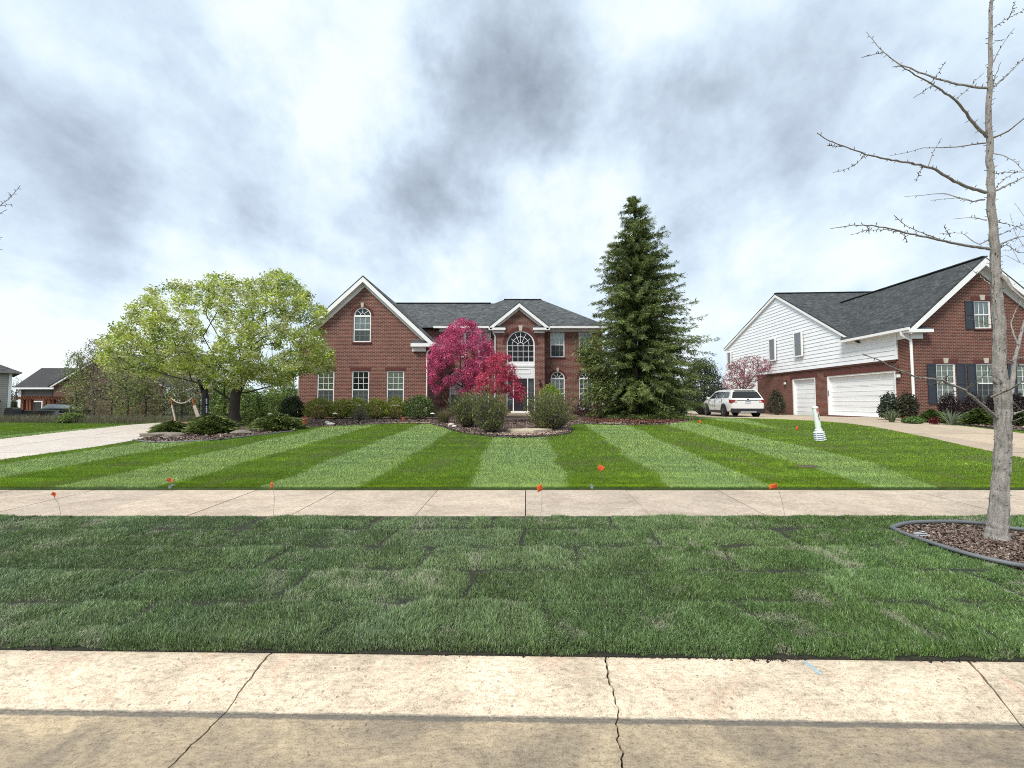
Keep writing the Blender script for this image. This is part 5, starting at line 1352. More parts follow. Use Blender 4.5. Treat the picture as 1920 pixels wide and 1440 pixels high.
# ---- spruce
def spruce():
    r_ = np.random.default_rng(41); Y = 20.2; bx = ax(1192, Y, 780); bz = g(bx, Y) + .05
    root = thing('spruce_tree', 'tall dark green spruce tree right of the brick house', 'tree', (bx, Y, bz))
    top = at(1192, 368, Y)
    mb = MB().tube([(bx, Y, bz - .1), (bx, Y, bz + 1), (bx - .02, Y, bz + 5), (bx + .02, Y, bz + 9), (top.x, Y, top.z - .1)], [.24, .20, .14, .08, .02], 10); obj('trunk', mb, BARK_T, root, smooth=True, uv=False)
    mb = MB().tube([(bx + .35, Y + .3, bz - .1), (bx + .42, Y + .3, bz + 5), (ax(1214, Y, 440), Y + .3, az(440, Y)), (ax(1213, Y, 385), Y + .3, az(388, Y))], [.16, .11, .05, .015], 8); obj('trunk', mb, BARK_T, root, smooth=True, uv=False)
    # half widths (photo px) left / right of the trunk by height
    hy = [368, 385, 410, 440, 480, 520, 560, 600, 640, 680, 720, 760, 790]
    hl_ = [3, 14, 24, 36, 46, 60, 74, 84, 86, 92, 86, 70, 46]
    hr_ = [3, 22, 40, 54, 70, 84, 102, 118, 128, 138, 134, 118, 96]
    A, B, ra, rb = [], [], [], []; C, D_, S, K = [], [], [], []
    nb = 760
    for i in range(nb):
        t = (i + r_.random()) / nb; py = 372 + (792 - 372) * t ** .82
        az_ = r_.uniform(0, 2 * math.pi); cx_, sy_ = math.cos(az_), math.sin(az_)
        hlw, hrw = np.interp(py, hy, hl_), np.interp(py, hy, hr_)
        side = hrw if cx_ > 0 else hlw; dep = (hlw + hrw) / 2
        L = (abs(cx_) * side + abs(sy_) * dep) * (.88 if sy_ < 0 and cx_ > 0 else 1) * Y / FPX * r_.uniform(.62, .98) * (.8 if r_.random() < .5 else 1)
        if py < 470 and r_.random() < .4: continue
        if cx_ < -.3 and 560 < py < 760 and r_.random() < .35: L *= .55
        z0 = az(py, Y); low = (py - 370) / 420
        if z0 < bz + .25: z0 = bz + .25
        p = Vector((bx + .25 * low * (cx_ > 0), Y, z0)); droop = -.18 - .20 * low; m = 9; path = [p.copy()]
        d = Vector((cx_, sy_, .34 - .42 * low + r_.normal(0, .16))).normalized()
        for k in range(m):
            s = k / m
            d = (d + Vector((0, 0, (droop if s < .6 else .30) * .16)) + Vector(r_.normal(0, .04, 3))).normalized()
            p = p + d * (L / m); p.z = max(p.z, bz + .12); path.append(p.copy())
        for k in range(m):
            A.append(path[k]); B.append(path[k + 1]); ra.append(.022 * (1 - k / m) + .005); rb.append(.022 * (1 - (k + 1) / m) + .004)
        yellow = r_.random(); br_t = r_.uniform(.7, 1.3)
        for k in range(2, m + 1):
            a = path[k]; dv = (path[k] - path[k - 1]).normalized(); sd_ = Vector((-dv.y, dv.x, 0)); 
            if sd_.length < .01: sd_ = Vector((1, 0, 0))
            sd_.normalize(); nsp = int(5 + 4 * min(1, L / 2))
            for q in range(nsp):
                s_ = r_.choice([-1, 1]); ln = r_.uniform(.12, .34) * (1.15 - .5 * k / m) * (.7 + .4 * min(1, L / 2))
                dr = (dv * r_.uniform(.2, .9) + sd_ * s_ * r_.uniform(.2, 1) + Vector((0, 0, r_.uniform(-1.15, .35)))).normalized()
                st = a - dv * r_.uniform(0, L / m)
                C.append(st + dr * ln * .5); D_.append(dr); S.append(ln)
                f = k / m; K.append(((.110 + .045 * f * yellow) * br_t, (.152 + .045 * f * yellow) * br_t, (.034 + .006 * f) * br_t))
    V, F = frusta([tuple(a) for a in A], [tuple(b) for b in B], ra, rb, 4); np_obj('branches', V, F, BARK_T, root, smooth=True)
    C = np.array([tuple(c) for c in C]); D_ = np.array([tuple(c) for c in D_]); S = np.array(S); K = np.array(K) * r_.uniform(.7, 1.3, (len(S), 1))
    # each spray: three slim needle faces
    Cs, Ds, Ss, Ks = [], [], [], []
    for q in range(5):
        Cs.append(C + r_.normal(0, .04, C.shape)); Ds.append(D_ + r_.normal(0, .22, D_.shape)); Ss.append(S * r_.uniform(.7, 1.1, len(S))); Ks.append(K * r_.uniform(.75, 1.25, (len(S), 1)))
    C, D_, S, K = (np.concatenate(v) for v in (Cs, Ds, Ss, Ks))
    V, F, c4 = leaves(C, S, K, .14, r_, 0, D_); np_obj('crown', V, F, NEEDLE, root, c4)
spruce()

# ---- rounded and twiggy shrubs
def shrub(name, label, cat, px, pyb, wpx, hpx, Y, cols, n, size, seed, stems=40, lean=.0, group=None, lump=.35, aspect=.6, shape=.55, bark=BARK_T, mat=LEAF, depth=1.0, wts=None, stem_len=1.0, base_z=None, flat=1.0, hollow=.45, vase=0):
    r_ = np.random.default_rng(seed); bx = ax(px, Y, pyb); bz = g(bx, Y) + .04 if base_z is None else base_z
    hw = wpx / 2 * Y / FPX / math.sqrt(1 + ((px - 960) / FPX) ** 2); H = hpx * Y / FPX
    root = thing(name, label, cat, (bx, Y, bz), 0, group)
    th = r_.uniform(0, 2 * math.pi, n); cz = r_.uniform(-.25, 1, n); rr = r_.uniform(hollow, 1, n) ** .6
    lum = 1 + lump * (np.sin(th * 3 + seed) * np.cos(cz * 4 + seed) * .35 + .5 * (vnoise(th * 2 + 20, cz * 4, .7, seed) - .5)) + r_.normal(0, .06, n)
    sr = np.sqrt(np.clip(1 - np.clip(cz, 0, 1) ** (2 / (shape + .45)), 0, 1)) * np.where(cz < 0, 1 + cz * .9, 1)
    x = np.cos(th) * sr * rr * hw * lum; y = np.sin(th) * sr * rr * hw * depth * lum; z = (cz * .72 + .28) * H * (.55 + .45 * rr) * (1 + (lum - 1) * .6)
    if vase:
        kk = (1 - vase) + vase * 1.3 * np.clip(z / H, 0, 1); x, y = x * kk, y * kk; z = z * (1 + .10 * r_.normal(0, 1, n))
    C = np.stack([bx + x, Y + y, bz + np.maximum(z, .03)], 1)
    col = pal(cols, n, r_, .3, wts)
    cl_ = vnoise(th * 3, cz * 5, .8, seed + 3); col = col * (.75 + .5 * cl_)[:, None]
    outd = np.stack([x * .6, y * .6, z * lean + .2], 1)
    V, F, c4 = leaves(C, r_.uniform(size[0], size[1], n), col, aspect, r_, .2, outd if lean else None)
    np_obj('foliage', V, F, mat, root, c4)
    if stems:
        k = r_.choice(n, stems); P = C[k]; A = np.stack([bx + (P[:, 0] - bx) * .12, Y + (P[:, 1] - Y) * .12, np.full(stems, bz - .03)], 1)
        M_ = (A + P) / 2 + np.stack([(P[:, 0] - bx) * .12, (P[:, 1] - Y) * .12, (P[:, 2] - bz) * .1], 1); P2_ = A + (P - A) * stem_len
        r0 = np.full(stems, .007 + .004 * H)
        V, F = frusta(np.vstack([A, M_]), np.vstack([M_, P2_]), np.r_[r0, r0 * .7], np.r_[r0 * .7, r0 * .3], 4)
        np_obj('stems', V, F, bark, root, smooth=True)
    return root
YEW = [(.26, .31, .034), (.19, .24, .026), (.35, .39, .055), (.09, .12, .018)]
BOX = [(.11, .20, .035), (.07, .13, .025), (.16, .26, .05), (.04, .07, .018)]
DKG = [(.035, .058, .018), (.022, .038, .013), (.055, .08, .024)]
GRPS = 'clipped shrubs under the wing windows'
shrub('evergreen_shrub', 'dark clipped evergreen shrub at the left corner of the brick wing', 'shrub', 547, 793, 53, 44, 19.6, DKG, 5200, (.05, .09), 51, group=GRPS)
shrub('yew_shrub', 'yellow-green yew shrub below the left wing window', 'shrub', 598, 792, 63, 40, 19.6, YEW, 5200, (.05, .10), 52, group=GRPS, aspect=.35)
shrub('yew_shrub', 'low yew shrub between the left and middle wing windows', 'shrub', 638, 791, 53, 36, 19.7, YEW, 4600, (.05, .10), 53, group=GRPS, aspect=.35)
shrub('yew_shrub', 'yew shrub in front of the middle wing window', 'shrub', 668, 790, 51, 40, 19.8, YEW, 4600, (.05, .10), 54, group=GRPS, aspect=.35)
shrub('yew_shrub', 'yew shrub between the middle and right wing windows', 'shrub', 705, 790, 51, 39, 19.6, YEW, 4600, (.05, .10), 55, group=GRPS, aspect=.35)
shrub('yew_shrub', 'yew shrub below the right wing window beside the round boxwood', 'shrub', 741, 790, 53, 41, 19.6, YEW, 4600, (.05, .10), 56, group=GRPS, aspect=.35)
shrub('boxwood_shrub', 'large round bright green boxwood at the wing downpipe', 'shrub', 786, 791, 63, 45, 19.4, BOX, 6200, (.045, .08), 57, group=GRPS, lump=.22)
shrub('budding_shrub', 'small grey-green budding shrub before the yews', 'shrub', 676, 793, 34, 27, 18.2, [(.16, .18, .10), (.22, .24, .15), (.10, .11, .06)], 900, (.03, .06), 58, stems=60, hollow=.2)
SPI = [(.16, .195, .062), (.22, .26, .075), (.11, .13, .055), (.17, .155, .09), (.29, .31, .085)]
GS = 'spirea bushes in the middle bed'
shrub('spirea_bush', 'twiggy green spirea bush under the magenta crabapple', 'bush', 876, 804, 68, 64, 14.6, SPI, 4650, (.05, .10), 61, stems=420, lean=1, group=GS, hollow=.15, aspect=.4, lump=.7, shape=.15, vase=.4)
shrub('spirea_bush', 'large twiggy spirea bush in front of the crimson maple', 'bush', 921, 816, 74, 74, 12.9, SPI, 5890, (.045, .09), 62, stems=480, lean=1, group=GS, hollow=.15, aspect=.4, lump=.7, shape=.15, vase=.4)
shrub('spirea_bush', 'large twiggy spirea bush right of the entry steps', 'bush', 1030, 810, 100, 70, 13.7, SPI, 6820, (.045, .09), 63, stems=560, lean=1, group=GS, hollow=.15, aspect=.4, lump=.7, shape=.15, vase=.4)
shrub('golden_bush', 'bright yellow-green bush rising behind the right spirea', 'bush', 1032, 790, 54, 66, 19.0, [(.24, .34, .022), (.17, .26, .018), (.32, .42, .04)], 5000, (.05, .09), 64)
def tuft(name, label, cat, px, pyb, Y, H, n, cols, seed, wid=.012, spread=.6, r0=.12, group=None, arch=.5):
    r_ = np.random.default_rng(seed); bx = ax(px, Y, pyb); bz = g(bx, Y) + .03; root = thing(name, label, cat, (bx, Y, bz), 0, group)
    th = r_.uniform(0, 6.283, n); L = r_.uniform(.55, 1.0, n) * H; out = r_.uniform(.15, 1, n) * spread
    b = np.stack([bx + np.cos(th) * r0 * r_.random(n), Y + np.sin(th) * r0 * r_.random(n), np.full(n, bz)], 1)
    hd = np.stack([np.cos(th), np.sin(th), np.zeros(n)], 1); wd = np.stack([-np.sin(th), np.cos(th), np.zeros(n)], 1) * wid
    V = []
    for s in (0, .35, .7, 1.0):
        c = b + hd * (L * out * s ** 1.5)[:, None] + np.array([0, 0, 1.0]) * (L * (s - arch * out * s * s))[:, None]
        wv = wd * (1 - s ** 2 * .95); V += [c - wv, c + wv]
    V = np.stack(V, 1).reshape(-1, 3); a = (np.arange(n) * 8)[:, None]
    F = np.concatenate([a + [0, 1, 3, 2], a + [2, 3, 5, 4], a + [4, 5, 7, 6]], 0)
    np_obj('leaves', V, F, LEAF, root, np.repeat(pal(cols, n, r_, .3), 8, 0)); return root
tuft('ornamental_grass', 'tan dried ornamental grass clump left of the crabapple bushes', 'grass clump', 832, 796, 16.4, .82, 420, [(.24, .20, .11), (.17, .15, .08), (.14, .15, .06)], 65, .007, .75, .2)
RED = [(.045, .018, .020), (.028, .012, .014), (.07, .03, .026)]
shrub('barberry_shrub', 'low dark maroon barberry below the right arched window', 'shrub', 1096, 788, 56, 27, 22.5, RED, 3200, (.04, .07), 66, hollow=.3)
shrub('barberry_shrub', 'low dark maroon barberry at the corner beneath the spruce boughs', 'shrub', 1128, 787, 34, 22, 22.7, RED, 1600, (.04, .07), 67, hollow=.3)
shrub('yellow_shrub', 'tiny yellow leaved shrub next to the right spirea', 'shrub', 1078, 787, 14, 10, 18.5, [(.30, .28, .05), (.22, .22, .04)], 350, (.03, .05), 68, stems=10)
shrub('spruce_sapling', 'small spruce bough mass hanging before the upper right window', 'shrub', 1107, 712, 46, 64, 19.0, [(.075, .10, .026), (.05, .075, .02), (.11, .135, .03)], 4200, (.08, .18), 69, stems=50, mat=NEEDLE, aspect=.22, lean=1, base_z=az(716, 19.0)) if False else None
def bough(px, py, wpx, hpx, Y, seed, par):
    r_ = np.random.default_rng(seed); n = 1500
    c = at(px, py, Y); o_ = r_.normal(0, .42, (n, 3)) * np.array([wpx, (wpx + hpx) / 2, hpx]) * Y / FPX
    C = np.array(c) + o_; dr = np.stack([-np.abs(r_.normal(.4, .5, n)), r_.normal(-.3, .4, n), r_.normal(-.35, .35, n)], 1)
    V, F, c4 = leaves(C, r_.uniform(.12, .26, n), pal([(.12, .155, .034), (.08, .115, .026), (.17, .20, .044)], n, r_), .22, r_, 0, dr)
    np_obj('bough', V, F, NEEDLE, par, c4)
    t0 = (ax(1192, 20.2, 700), 20.2, az(py - 18, 20.2))
    obj('bough_stem', MB().tube([t0, ((t0[0] + c.x) / 2, (t0[1] + Y) / 2, (t0[2] + c.z) / 2 + .1), tuple(c)], [.04, .03, .012], 5), BARK_T, par, uv=False)
sp = bpy.data.objects['spruce_tree']
bough(1108, 664, 34, 34, 19.2, 71, sp); bough(1118, 690, 28, 30, 19.3, 74, sp); bough(1120, 740, 30, 30, 19.0, 72, sp); bough(1137, 720, 26, 36, 19.4, 73, sp)
shrub('small_tree', 'dark leafless multi-stem shrub beside the house corner', 'shrub', 1150, 785, 30, 36, 23.5, [(.05, .045, .035)], 120, (.03, .06), 75, stems=40, hollow=.2)
shrub('yew_tree', 'dark yew standing between the spruce and the parked car', 'tree', 1318, 780, 84, 106, 29.5, [(.030, .048, .020), (.020, .034, .015), (.048, .068, .025)], 12000, (.09, .2), 76, stems=70, shape=.7, aspect=.35)
shrub('yew_tree', 'dense green lower evergreen at the foot of the spruce', 'tree', 1250, 786, 84, 74, 20.6, [(.085, .12, .026), (.06, .09, .02), (.12, .155, .034)], 9000, (.08, .18), 77, stems=60, mat=NEEDLE, aspect=.24, shape=.8)

# ---- spreading junipers in the left bed
def juniper(label, px, pyb, wpx, hpx, Y, seed, cols=None, depth=.8, n=9000, group='spreading junipers'):
    cols = cols or [(.085, .118, .030), (.055, .082, .023), (.13, .165, .042), (.165, .20, .05)]
    r_ = np.random.default_rng(seed); bx = ax(px, Y, pyb); bz = g(bx, Y) + .03; hw = wpx / 2 * Y / FPX / math.sqrt(1 + ((px - 960) / FPX) ** 2) * 1.08; H = hpx * Y / FPX
    root = thing('juniper', label, 'juniper', (bx, Y, bz), 0, group)
    th = r_.uniform(0, 6.283, n); rad = np.sqrt(r_.random(n)); lay = r_.integers(1, 6, n) / 5
    ext = 1 - .35 * lay + .12 * np.sin(th * 5 + lay * 9 + seed) + .10 * np.sin(th * 11 + lay * 5)
    z = H * (lay * (1 - .40 * rad) + .04 * np.sin(th * 7 + lay * 4)) + r_.normal(0, .012, n) * H / .4
    C = np.stack([bx + np.cos(th) * rad * ext * hw, Y + np.sin(th) * rad * ext * hw * depth, bz + np.maximum(z, .02)], 1)
    dr = np.stack([np.cos(th), np.sin(th), r_.normal(.12, .15, n)], 1)
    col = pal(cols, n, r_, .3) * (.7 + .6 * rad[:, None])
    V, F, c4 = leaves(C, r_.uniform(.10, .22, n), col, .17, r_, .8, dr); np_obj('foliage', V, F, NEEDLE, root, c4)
    k = r_.choice(n, 50); A = np.tile([[bx, Y, bz]], (50, 1)); V, F = frusta(A, C[k], np.full(50, .02), np.full(50, .005), 4); np_obj('stems', V, F, BARK_T, root)
juniper('wide spreading juniper under the pear tree above the stone edging', 400, 823, 106, 34, 12.9, 81)
juniper('flat juniper at the left tip of the tree bed by the driveway', 322, 816, 84, 22, 13.0, 82)
juniper('low juniper behind the pear trunk beside the pale driveway', 392, 803, 84, 22, 15.2, 83)
juniper('juniper between the pear trunk and the brick wing', 498, 802, 104, 20, 15.4, 84)
juniper('front juniper at the right end of the tree bed', 520, 815, 110, 30, 13.8, 85)

# ---- planting by the right house
RHO = [(.045, .070, .035), (.075, .095, .06), (.03, .045, .025), (.10, .12, .085)]
shrub('rhododendron', 'leathery dark rhododendron beside the wide garage door', 'shrub', 1668, 785, 44, 50, 17.4, RHO, 2600, (.07, .12), 91, hollow=.3)
shrub('holly_shrub', 'olive rounded holly at the white downpipe', 'shrub', 1702, 788, 44, 52, 16.8, [(.055, .055, .022), (.035, .036, .016), (.075, .07, .03)], 4200, (.05, .09), 92)
MAR = [(.032, .016, .018), (.020, .011, .013), (.048, .026, .024)]
for i, (px, lab) in enumerate(((1782, 'dark maroon hedge bush under the first shuttered window'), (1826, 'dark maroon hedge bush between the shuttered windows'), (1868, 'dark maroon hedge bush behind the bare tree trunk'), (1912, 'dark maroon hedge bush at the right picture edge'))):
    shrub('barberry_hedge', lab, 'shrub', px, 792, 52, 50, 17.2, MAR, 3600, (.04, .075), 93 + i, group='maroon hedge bushes', hollow=.35)
tuft('yucca', 'spiky variegated yucca near the wide garage door', 'yucca', 1672, 797, 15.9, .72, 70, [(.20, .24, .12), (.34, .36, .22), (.13, .17, .08)], 101, .022, .9, .08, 'yuccas')
tuft('yucca', 'spiky grey-green yucca under the first shuttered window', 'yucca', 1783, 801, 14.6, .80, 80, [(.16, .21, .13), (.28, .32, .22), (.10, .14, .08)], 102, .022, .9, .08, 'yuccas')
juniper('bright green juniper left of the grey-green yucca', 1748, 793, 62, 24, 15.8, 103, [(.085, .12, .025), (.06, .09, .02), (.12, .16, .035)], n=5000)
juniper('spreading juniper behind the bare tree trunk', 1836, 799, 86, 30, 14.8, 104, [(.07, .105, .022), (.05, .08, .018), (.11, .15, .03)], n=7000)
juniper('juniper at the right picture edge by the driveway', 1912, 802, 60, 30, 14.4, 105, [(.06, .09, .022), (.045, .07, .018)], n=4500)
shrub('red_shrub', 'tiny deep red shrub in front of the holly', 'shrub', 1700, 793, 20, 11, 15.8, [(.16, .012, .016), (.10, .008, .012)], 500, (.04, .07), 106, stems=8)
shrub('red_shrub', 'tiny deep red shrub beside the grey-green yucca', 'shrub', 1752, 797, 22, 13, 14.9, [(.17, .012, .016), (.11, .008, .012)], 500, (.04, .07), 107, stems=8)
shrub('ground_cover', 'low light green ground cover along the driveway bed edge', 'plant', 1712, 797, 44, 12, 15.3, [(.13, .22, .05), (.10, .17, .04)], 1200, (.05, .09), 108, stems=10)
shrub('garden_fir', 'small dark fir beside the narrow garage door', 'shrub', 1456, 780, 40, 46, 29.0, [(.022, .036, .016), (.035, .05, .02)], 2200, (.08, .16), 109, shape=1.2, aspect=.35)
# pink blossoming tree behind the car
PK_Y = 31.0
PINK = [(1352, 712), (1360, 690), (1378, 676), (1400, 668), (1425, 670), (1444, 678), (1446, 690), (1432, 706), (1418, 722), (1398, 734), (1366, 738), (1350, 730)]
bx = ax(1392, PK_Y, 770)
def KT(px, py, par=None): p = at(px, py, PK_Y); return (p.x, p.y, p.z) if par is None else (p.x, p.y, p.z, par)
ktr = [(bx, PK_Y, .8), KT(1392, 760), KT(1393, 740), KT(1385, 720), KT(1372, 700), KT(1402, 720, 2), KT(1418, 700, 5), KT(1396, 700, 2)]
ktr = [p if len(p) == 4 else (*p, i - 1) for i, p in enumerate(ktr)]
r3 = np.random.default_rng(36); cl = crown_points(PINK, PK_Y, 520, 1.8, r3, .7, 8, 3)
tree('cherry_tree', 'pale pink blossoming tree behind the parked white car', 'tree', ktr, cl, BARK_T, LEAF, 14, .24, (.06, .11), [(.40, .14, .17), (.30, .09, .11), (.50, .22, .24), (.22, .07, .08)], 37, tip_r=.008, expo=.38, rmax=.10, step=.3)

# ---- scrubby wood beyond the pale driveway
SCR = [(.27, .28, .10), (.20, .20, .085), (.33, .35, .12), (.22, .195, .13)]
wood = [  # px, top py, half width px, depth, leaf density, label
    (142, 655, 26, 24.5, .7, 'slim scrub tree nearest the neighbouring brick house'), (175, 636, 32, 24.0, .8, 'tall thin scrub tree with sparse leaves left of the pear'), (208, 622, 34, 26.0, .8, 'tallest bare topped scrub tree behind the pear crown'),
    (238, 668, 34, 22.5, 1.0, 'olive scrub tree behind the left pear branches'), (272, 680, 36, 24.0, .9, 'scrub tree behind the goal net, left side'), (306, 676, 36, 22.8, 1.0, 'scrub tree directly behind the orange goal net'),
    (340, 684, 36, 24.5, .9, 'scrub tree right behind the goal net posts'), (372, 678, 34, 23.0, 1.0, 'scrub tree behind the basketball post'), (405, 690, 34, 26.0, 1.0, 'scrub tree between basketball post and pear trunk')]
for i, (px, ty, hw_, Y, dn, lab) in enumerate(wood):
    r_ = np.random.default_rng(200 + i); bx = ax(px, Y, 790); bz = g(bx, Y)
    by = 792
    poly = [(px - hw_ * .5, by - 12), (px - hw_, by - 60), (px - hw_ * .9, ty + 40), (px - hw_ * .35, ty + 8), (px + hw_ * .2, ty), (px + hw_ * .75, ty + 30), (px + hw_, by - 70), (px + hw_ * .6, by - 14)]
    p1, p2 = at(px + 2, by - 40, Y), at(px - 3, (by + ty) / 2, Y); p3 = at(px + 4, ty + 25, Y)
    tr_ = [(bx, Y, bz - .1, -1), (p1.x, Y, p1.z, 0), (p2.x, Y, p2.z, 1), (p3.x, Y, p3.z, 2)]
    cl = crown_points(poly, Y, 300, 1.4, r_, .8)
    tree('scrub_tree', lab, 'tree', tr_, cl, BARK_T, LEAF, int(13 * dn), .30, (.06, .12), SCR if i % 3 else [(.22, .28, .075), (.16, .20, .06), (.30, .34, .10)], 220 + i, 'scrub trees beyond the driveway', tip_r=.009, expo=.34, rmax=.09, step=.4)
GRN = [(.17, .26, .055), (.12, .195, .042), (.23, .32, .075)]
for i, (px, wpx, hpx, Y, lab) in enumerate(((462, 66, 66, 21.5, 'fresh green bush just right of the pear trunk'), (506, 70, 58, 22.5, 'soft green bush left of the brick wing corner'), (540, 60, 74, 26.0, 'tall green bush at the far corner of the brick wing'), (420, 60, 70, 23.0, 'green bush seen left of the pear trunk'))):
    shrub('thicket_bush', lab, 'bush', px, 792, wpx, hpx, Y, GRN, 4200, (.07, .13), 240 + i, stems=60, group='green thicket bushes', hollow=.25)
def reeds():
    r_ = np.random.default_rng(260); n = 9000; X = r_.uniform(-30, -16.4, n); Y = 16.6 + (X + 16.4) * -.18 + r_.random(n) ** 1.4 * 7
    h = r_.uniform(.15, .55, n); col = pal([(.17, .145, .09), (.12, .105, .07), (.12, .14, .05), (.20, .175, .12)], n, r_, .25)
    blade_obj('dry_undergrowth', 'dry brown undergrowth at the edge of the wood', X, Y, G(X, Y), h, r_.uniform(.01, .02, n), r_.uniform(0, 6.28, n), r_.uniform(.1, .7, n), col, 2, LEAF)
reeds()
shrub('forsythia_bush', 'low light green bush at the lawn edge far left', 'bush', 133, 806, 54, 20, 17.5, [(.20, .27, .06), (.15, .21, .05)], 2200, (.05, .10), 262, stems=30)
# far bare trees behind the neighbours and the wing
for i, (px, ty, hw_, Y, lab) in enumerate(((510, 640, 26, 48, 'far leafless tree glimpsed under the pear crown'), (532, 650, 24, 46, 'far leafless tree beside the brick wing'), (30, 700, 26, 90, 'distant leafless tree between the two far left houses'))):
    r_ = np.random.default_rng(270 + i); bx = ax(px, Y, 780); 
    poly = [(px - 5, 755), (px - hw_, ty + 50), (px - hw_ * .7, ty + 15), (px, ty), (px + hw_ * .8, ty + 20), (px + hw_, ty + 55), (px + 5, 755)]
    p1, p2, p3 = at(px, 750, Y), at(px + 1, (750 + ty) / 2, Y), at(px, ty + 15, Y)
    tree('bare_tree', lab, 'tree', [(bx, Y, g(bx, Y) - .2, -1), (p1.x, Y, p1.z, 0), (p2.x, Y, p2.z, 1), (p3.x, Y, p3.z, 2)], crown_points(poly, Y, 170, 2.0, r_, .8), BARK_T, LEAF, 2, .3, (.08, .12), [(.12, .13, .06)], 275 + i, 'distant leafless trees', tip_r=.016, expo=.36, rmax=.22, step=.6)

# ---- bare ginkgo in the mulch ring, right foreground
GK_Y = 4.12
def bare_tree(label, Y, trunk, limbs, seed, spurs=True, scale=1.0, group='bare street trees'):
    """trunk: (px, py, radius m); limbs: (radius m, depth drift m, [(px, py) ...])"""
    r_ = np.random.default_rng(seed)
    tp = [at(a, b, Y) for a, b, _ in trunk]; base = tp[0]
    root = thing('ginkgo_tree', label, 'tree', tuple(base), 0, group)
    # resample the trunk with slight wobble
    P, Rr = [], []
    for i in range(len(tp) - 1):
        for k in range(6):
            t = k / 6; P.append(tp[i].lerp(tp[i + 1], t) + Vector((r_.normal(0, .003), r_.normal(0, .003), 0))); Rr.append(.60 * (trunk[i][2] * (1 - t) + trunk[i + 1][2] * t) * r_.uniform(.96, 1.05))
    P.append(tp[-1]); Rr.append(.6 * trunk[-1][2])
    tm = MB(); seg = 36; PP, RR = [], []
    for i in range(len(P) - 1):
        for k in range(4): PP.append(P[i].lerp(P[i + 1], k / 4)); RR.append(Rr[i] * (1 - k / 4) + Rr[i + 1] * k / 4)
    PP.append(P[-1]); RR.append(Rr[-1]); tm.tube(PP, RR, seg)
    for i in range(len(PP)):
        for k in range(seg):
            v = Vector(tm.v[i * seg + k]); a = k / seg * 6.283
            bump = .05 * math.sin(a * 9 + 1.7 * math.sin(v.z * 5) + v.z * 2) + .04 * math.sin(a * 15 - v.z * 7) + .05 * (float(vnoise(a * 3, v.z * 6, .5, seed)) - .5) + .06 * max(0, math.sin(v.z * 21 + 2 * math.sin(a))) ** 6
            tm.v[i * seg + k] = tuple(PP[i] + (v - PP[i]) * (1 + bump))
    obj('trunk', tm, BARK_G, root, smooth=True, uv=False)
    SA, SB, SR = [], [], []
    def spur(p, d, r0):
        if not spurs: return
        a = Vector(r_.normal(size=3)); a = (a - d * a.dot(d)).normalized(); l = r_.uniform(.014, .030)
        SA.append(p); SB.append(p + (a + d * .35).normalized() * (l + r0)); SR.append(.0034)
    for i in range(len(P) - 1):
        if Rr[i] < .07:
            for k in range(3): spur(P[i].lerp(P[i + 1], r_.random()), (P[i + 1] - P[i]).normalized(), Rr[i])
    for r0, drift, pts in limbs:
        m = len(pts); Q = [at(a, b, Y) for a, b in pts]
        for i in range(m): Q[i].y += drift * (i / (m - 1)) 
        # keep the pixel outline by re-solving at the drifted depth
        Q = [at(pts[i][0], pts[i][1], Q[i].y) for i in range(m)]
        S = []
        for i in range(m - 1):
            kk = max(2, int((Q[i + 1] - Q[i]).length / .05))
            for k in range(kk): S.append(Q[i].lerp(Q[i + 1], k / kk) + Vector(r_.normal(0, .0025, 3)))
        S.append(Q[-1]); n = len(S); rr = [max(.0026, .62 * r0 * (1 - .82 * (i / n) ** .8)) for i in range(n)]
        obj('branch', MB().tube(S, rr, 8), BARK_G if r0 > .007 else BARK_T, root, smooth=True, uv=False)
        for i in range(1, n - 1):
            if r_.random() < .7: spur(S[i], (S[i + 1] - S[i]).normalized(), rr[i])
    if SA:
        V, F = frusta([tuple(a) for a in SA], [tuple(b) for b in SB], np.array(SR), np.array(SR) * .8, 5); tag(np_obj('spur_shoots', V, F, BARK_T, root), kind='stuff')
    return root
def c8(*p): return [(1500 + x / 2.769, y / 2.769) for x, y in p]
def c5(*p): return [(1640 + x / 6.857, 660 + y / 6.857) for x, y in p]
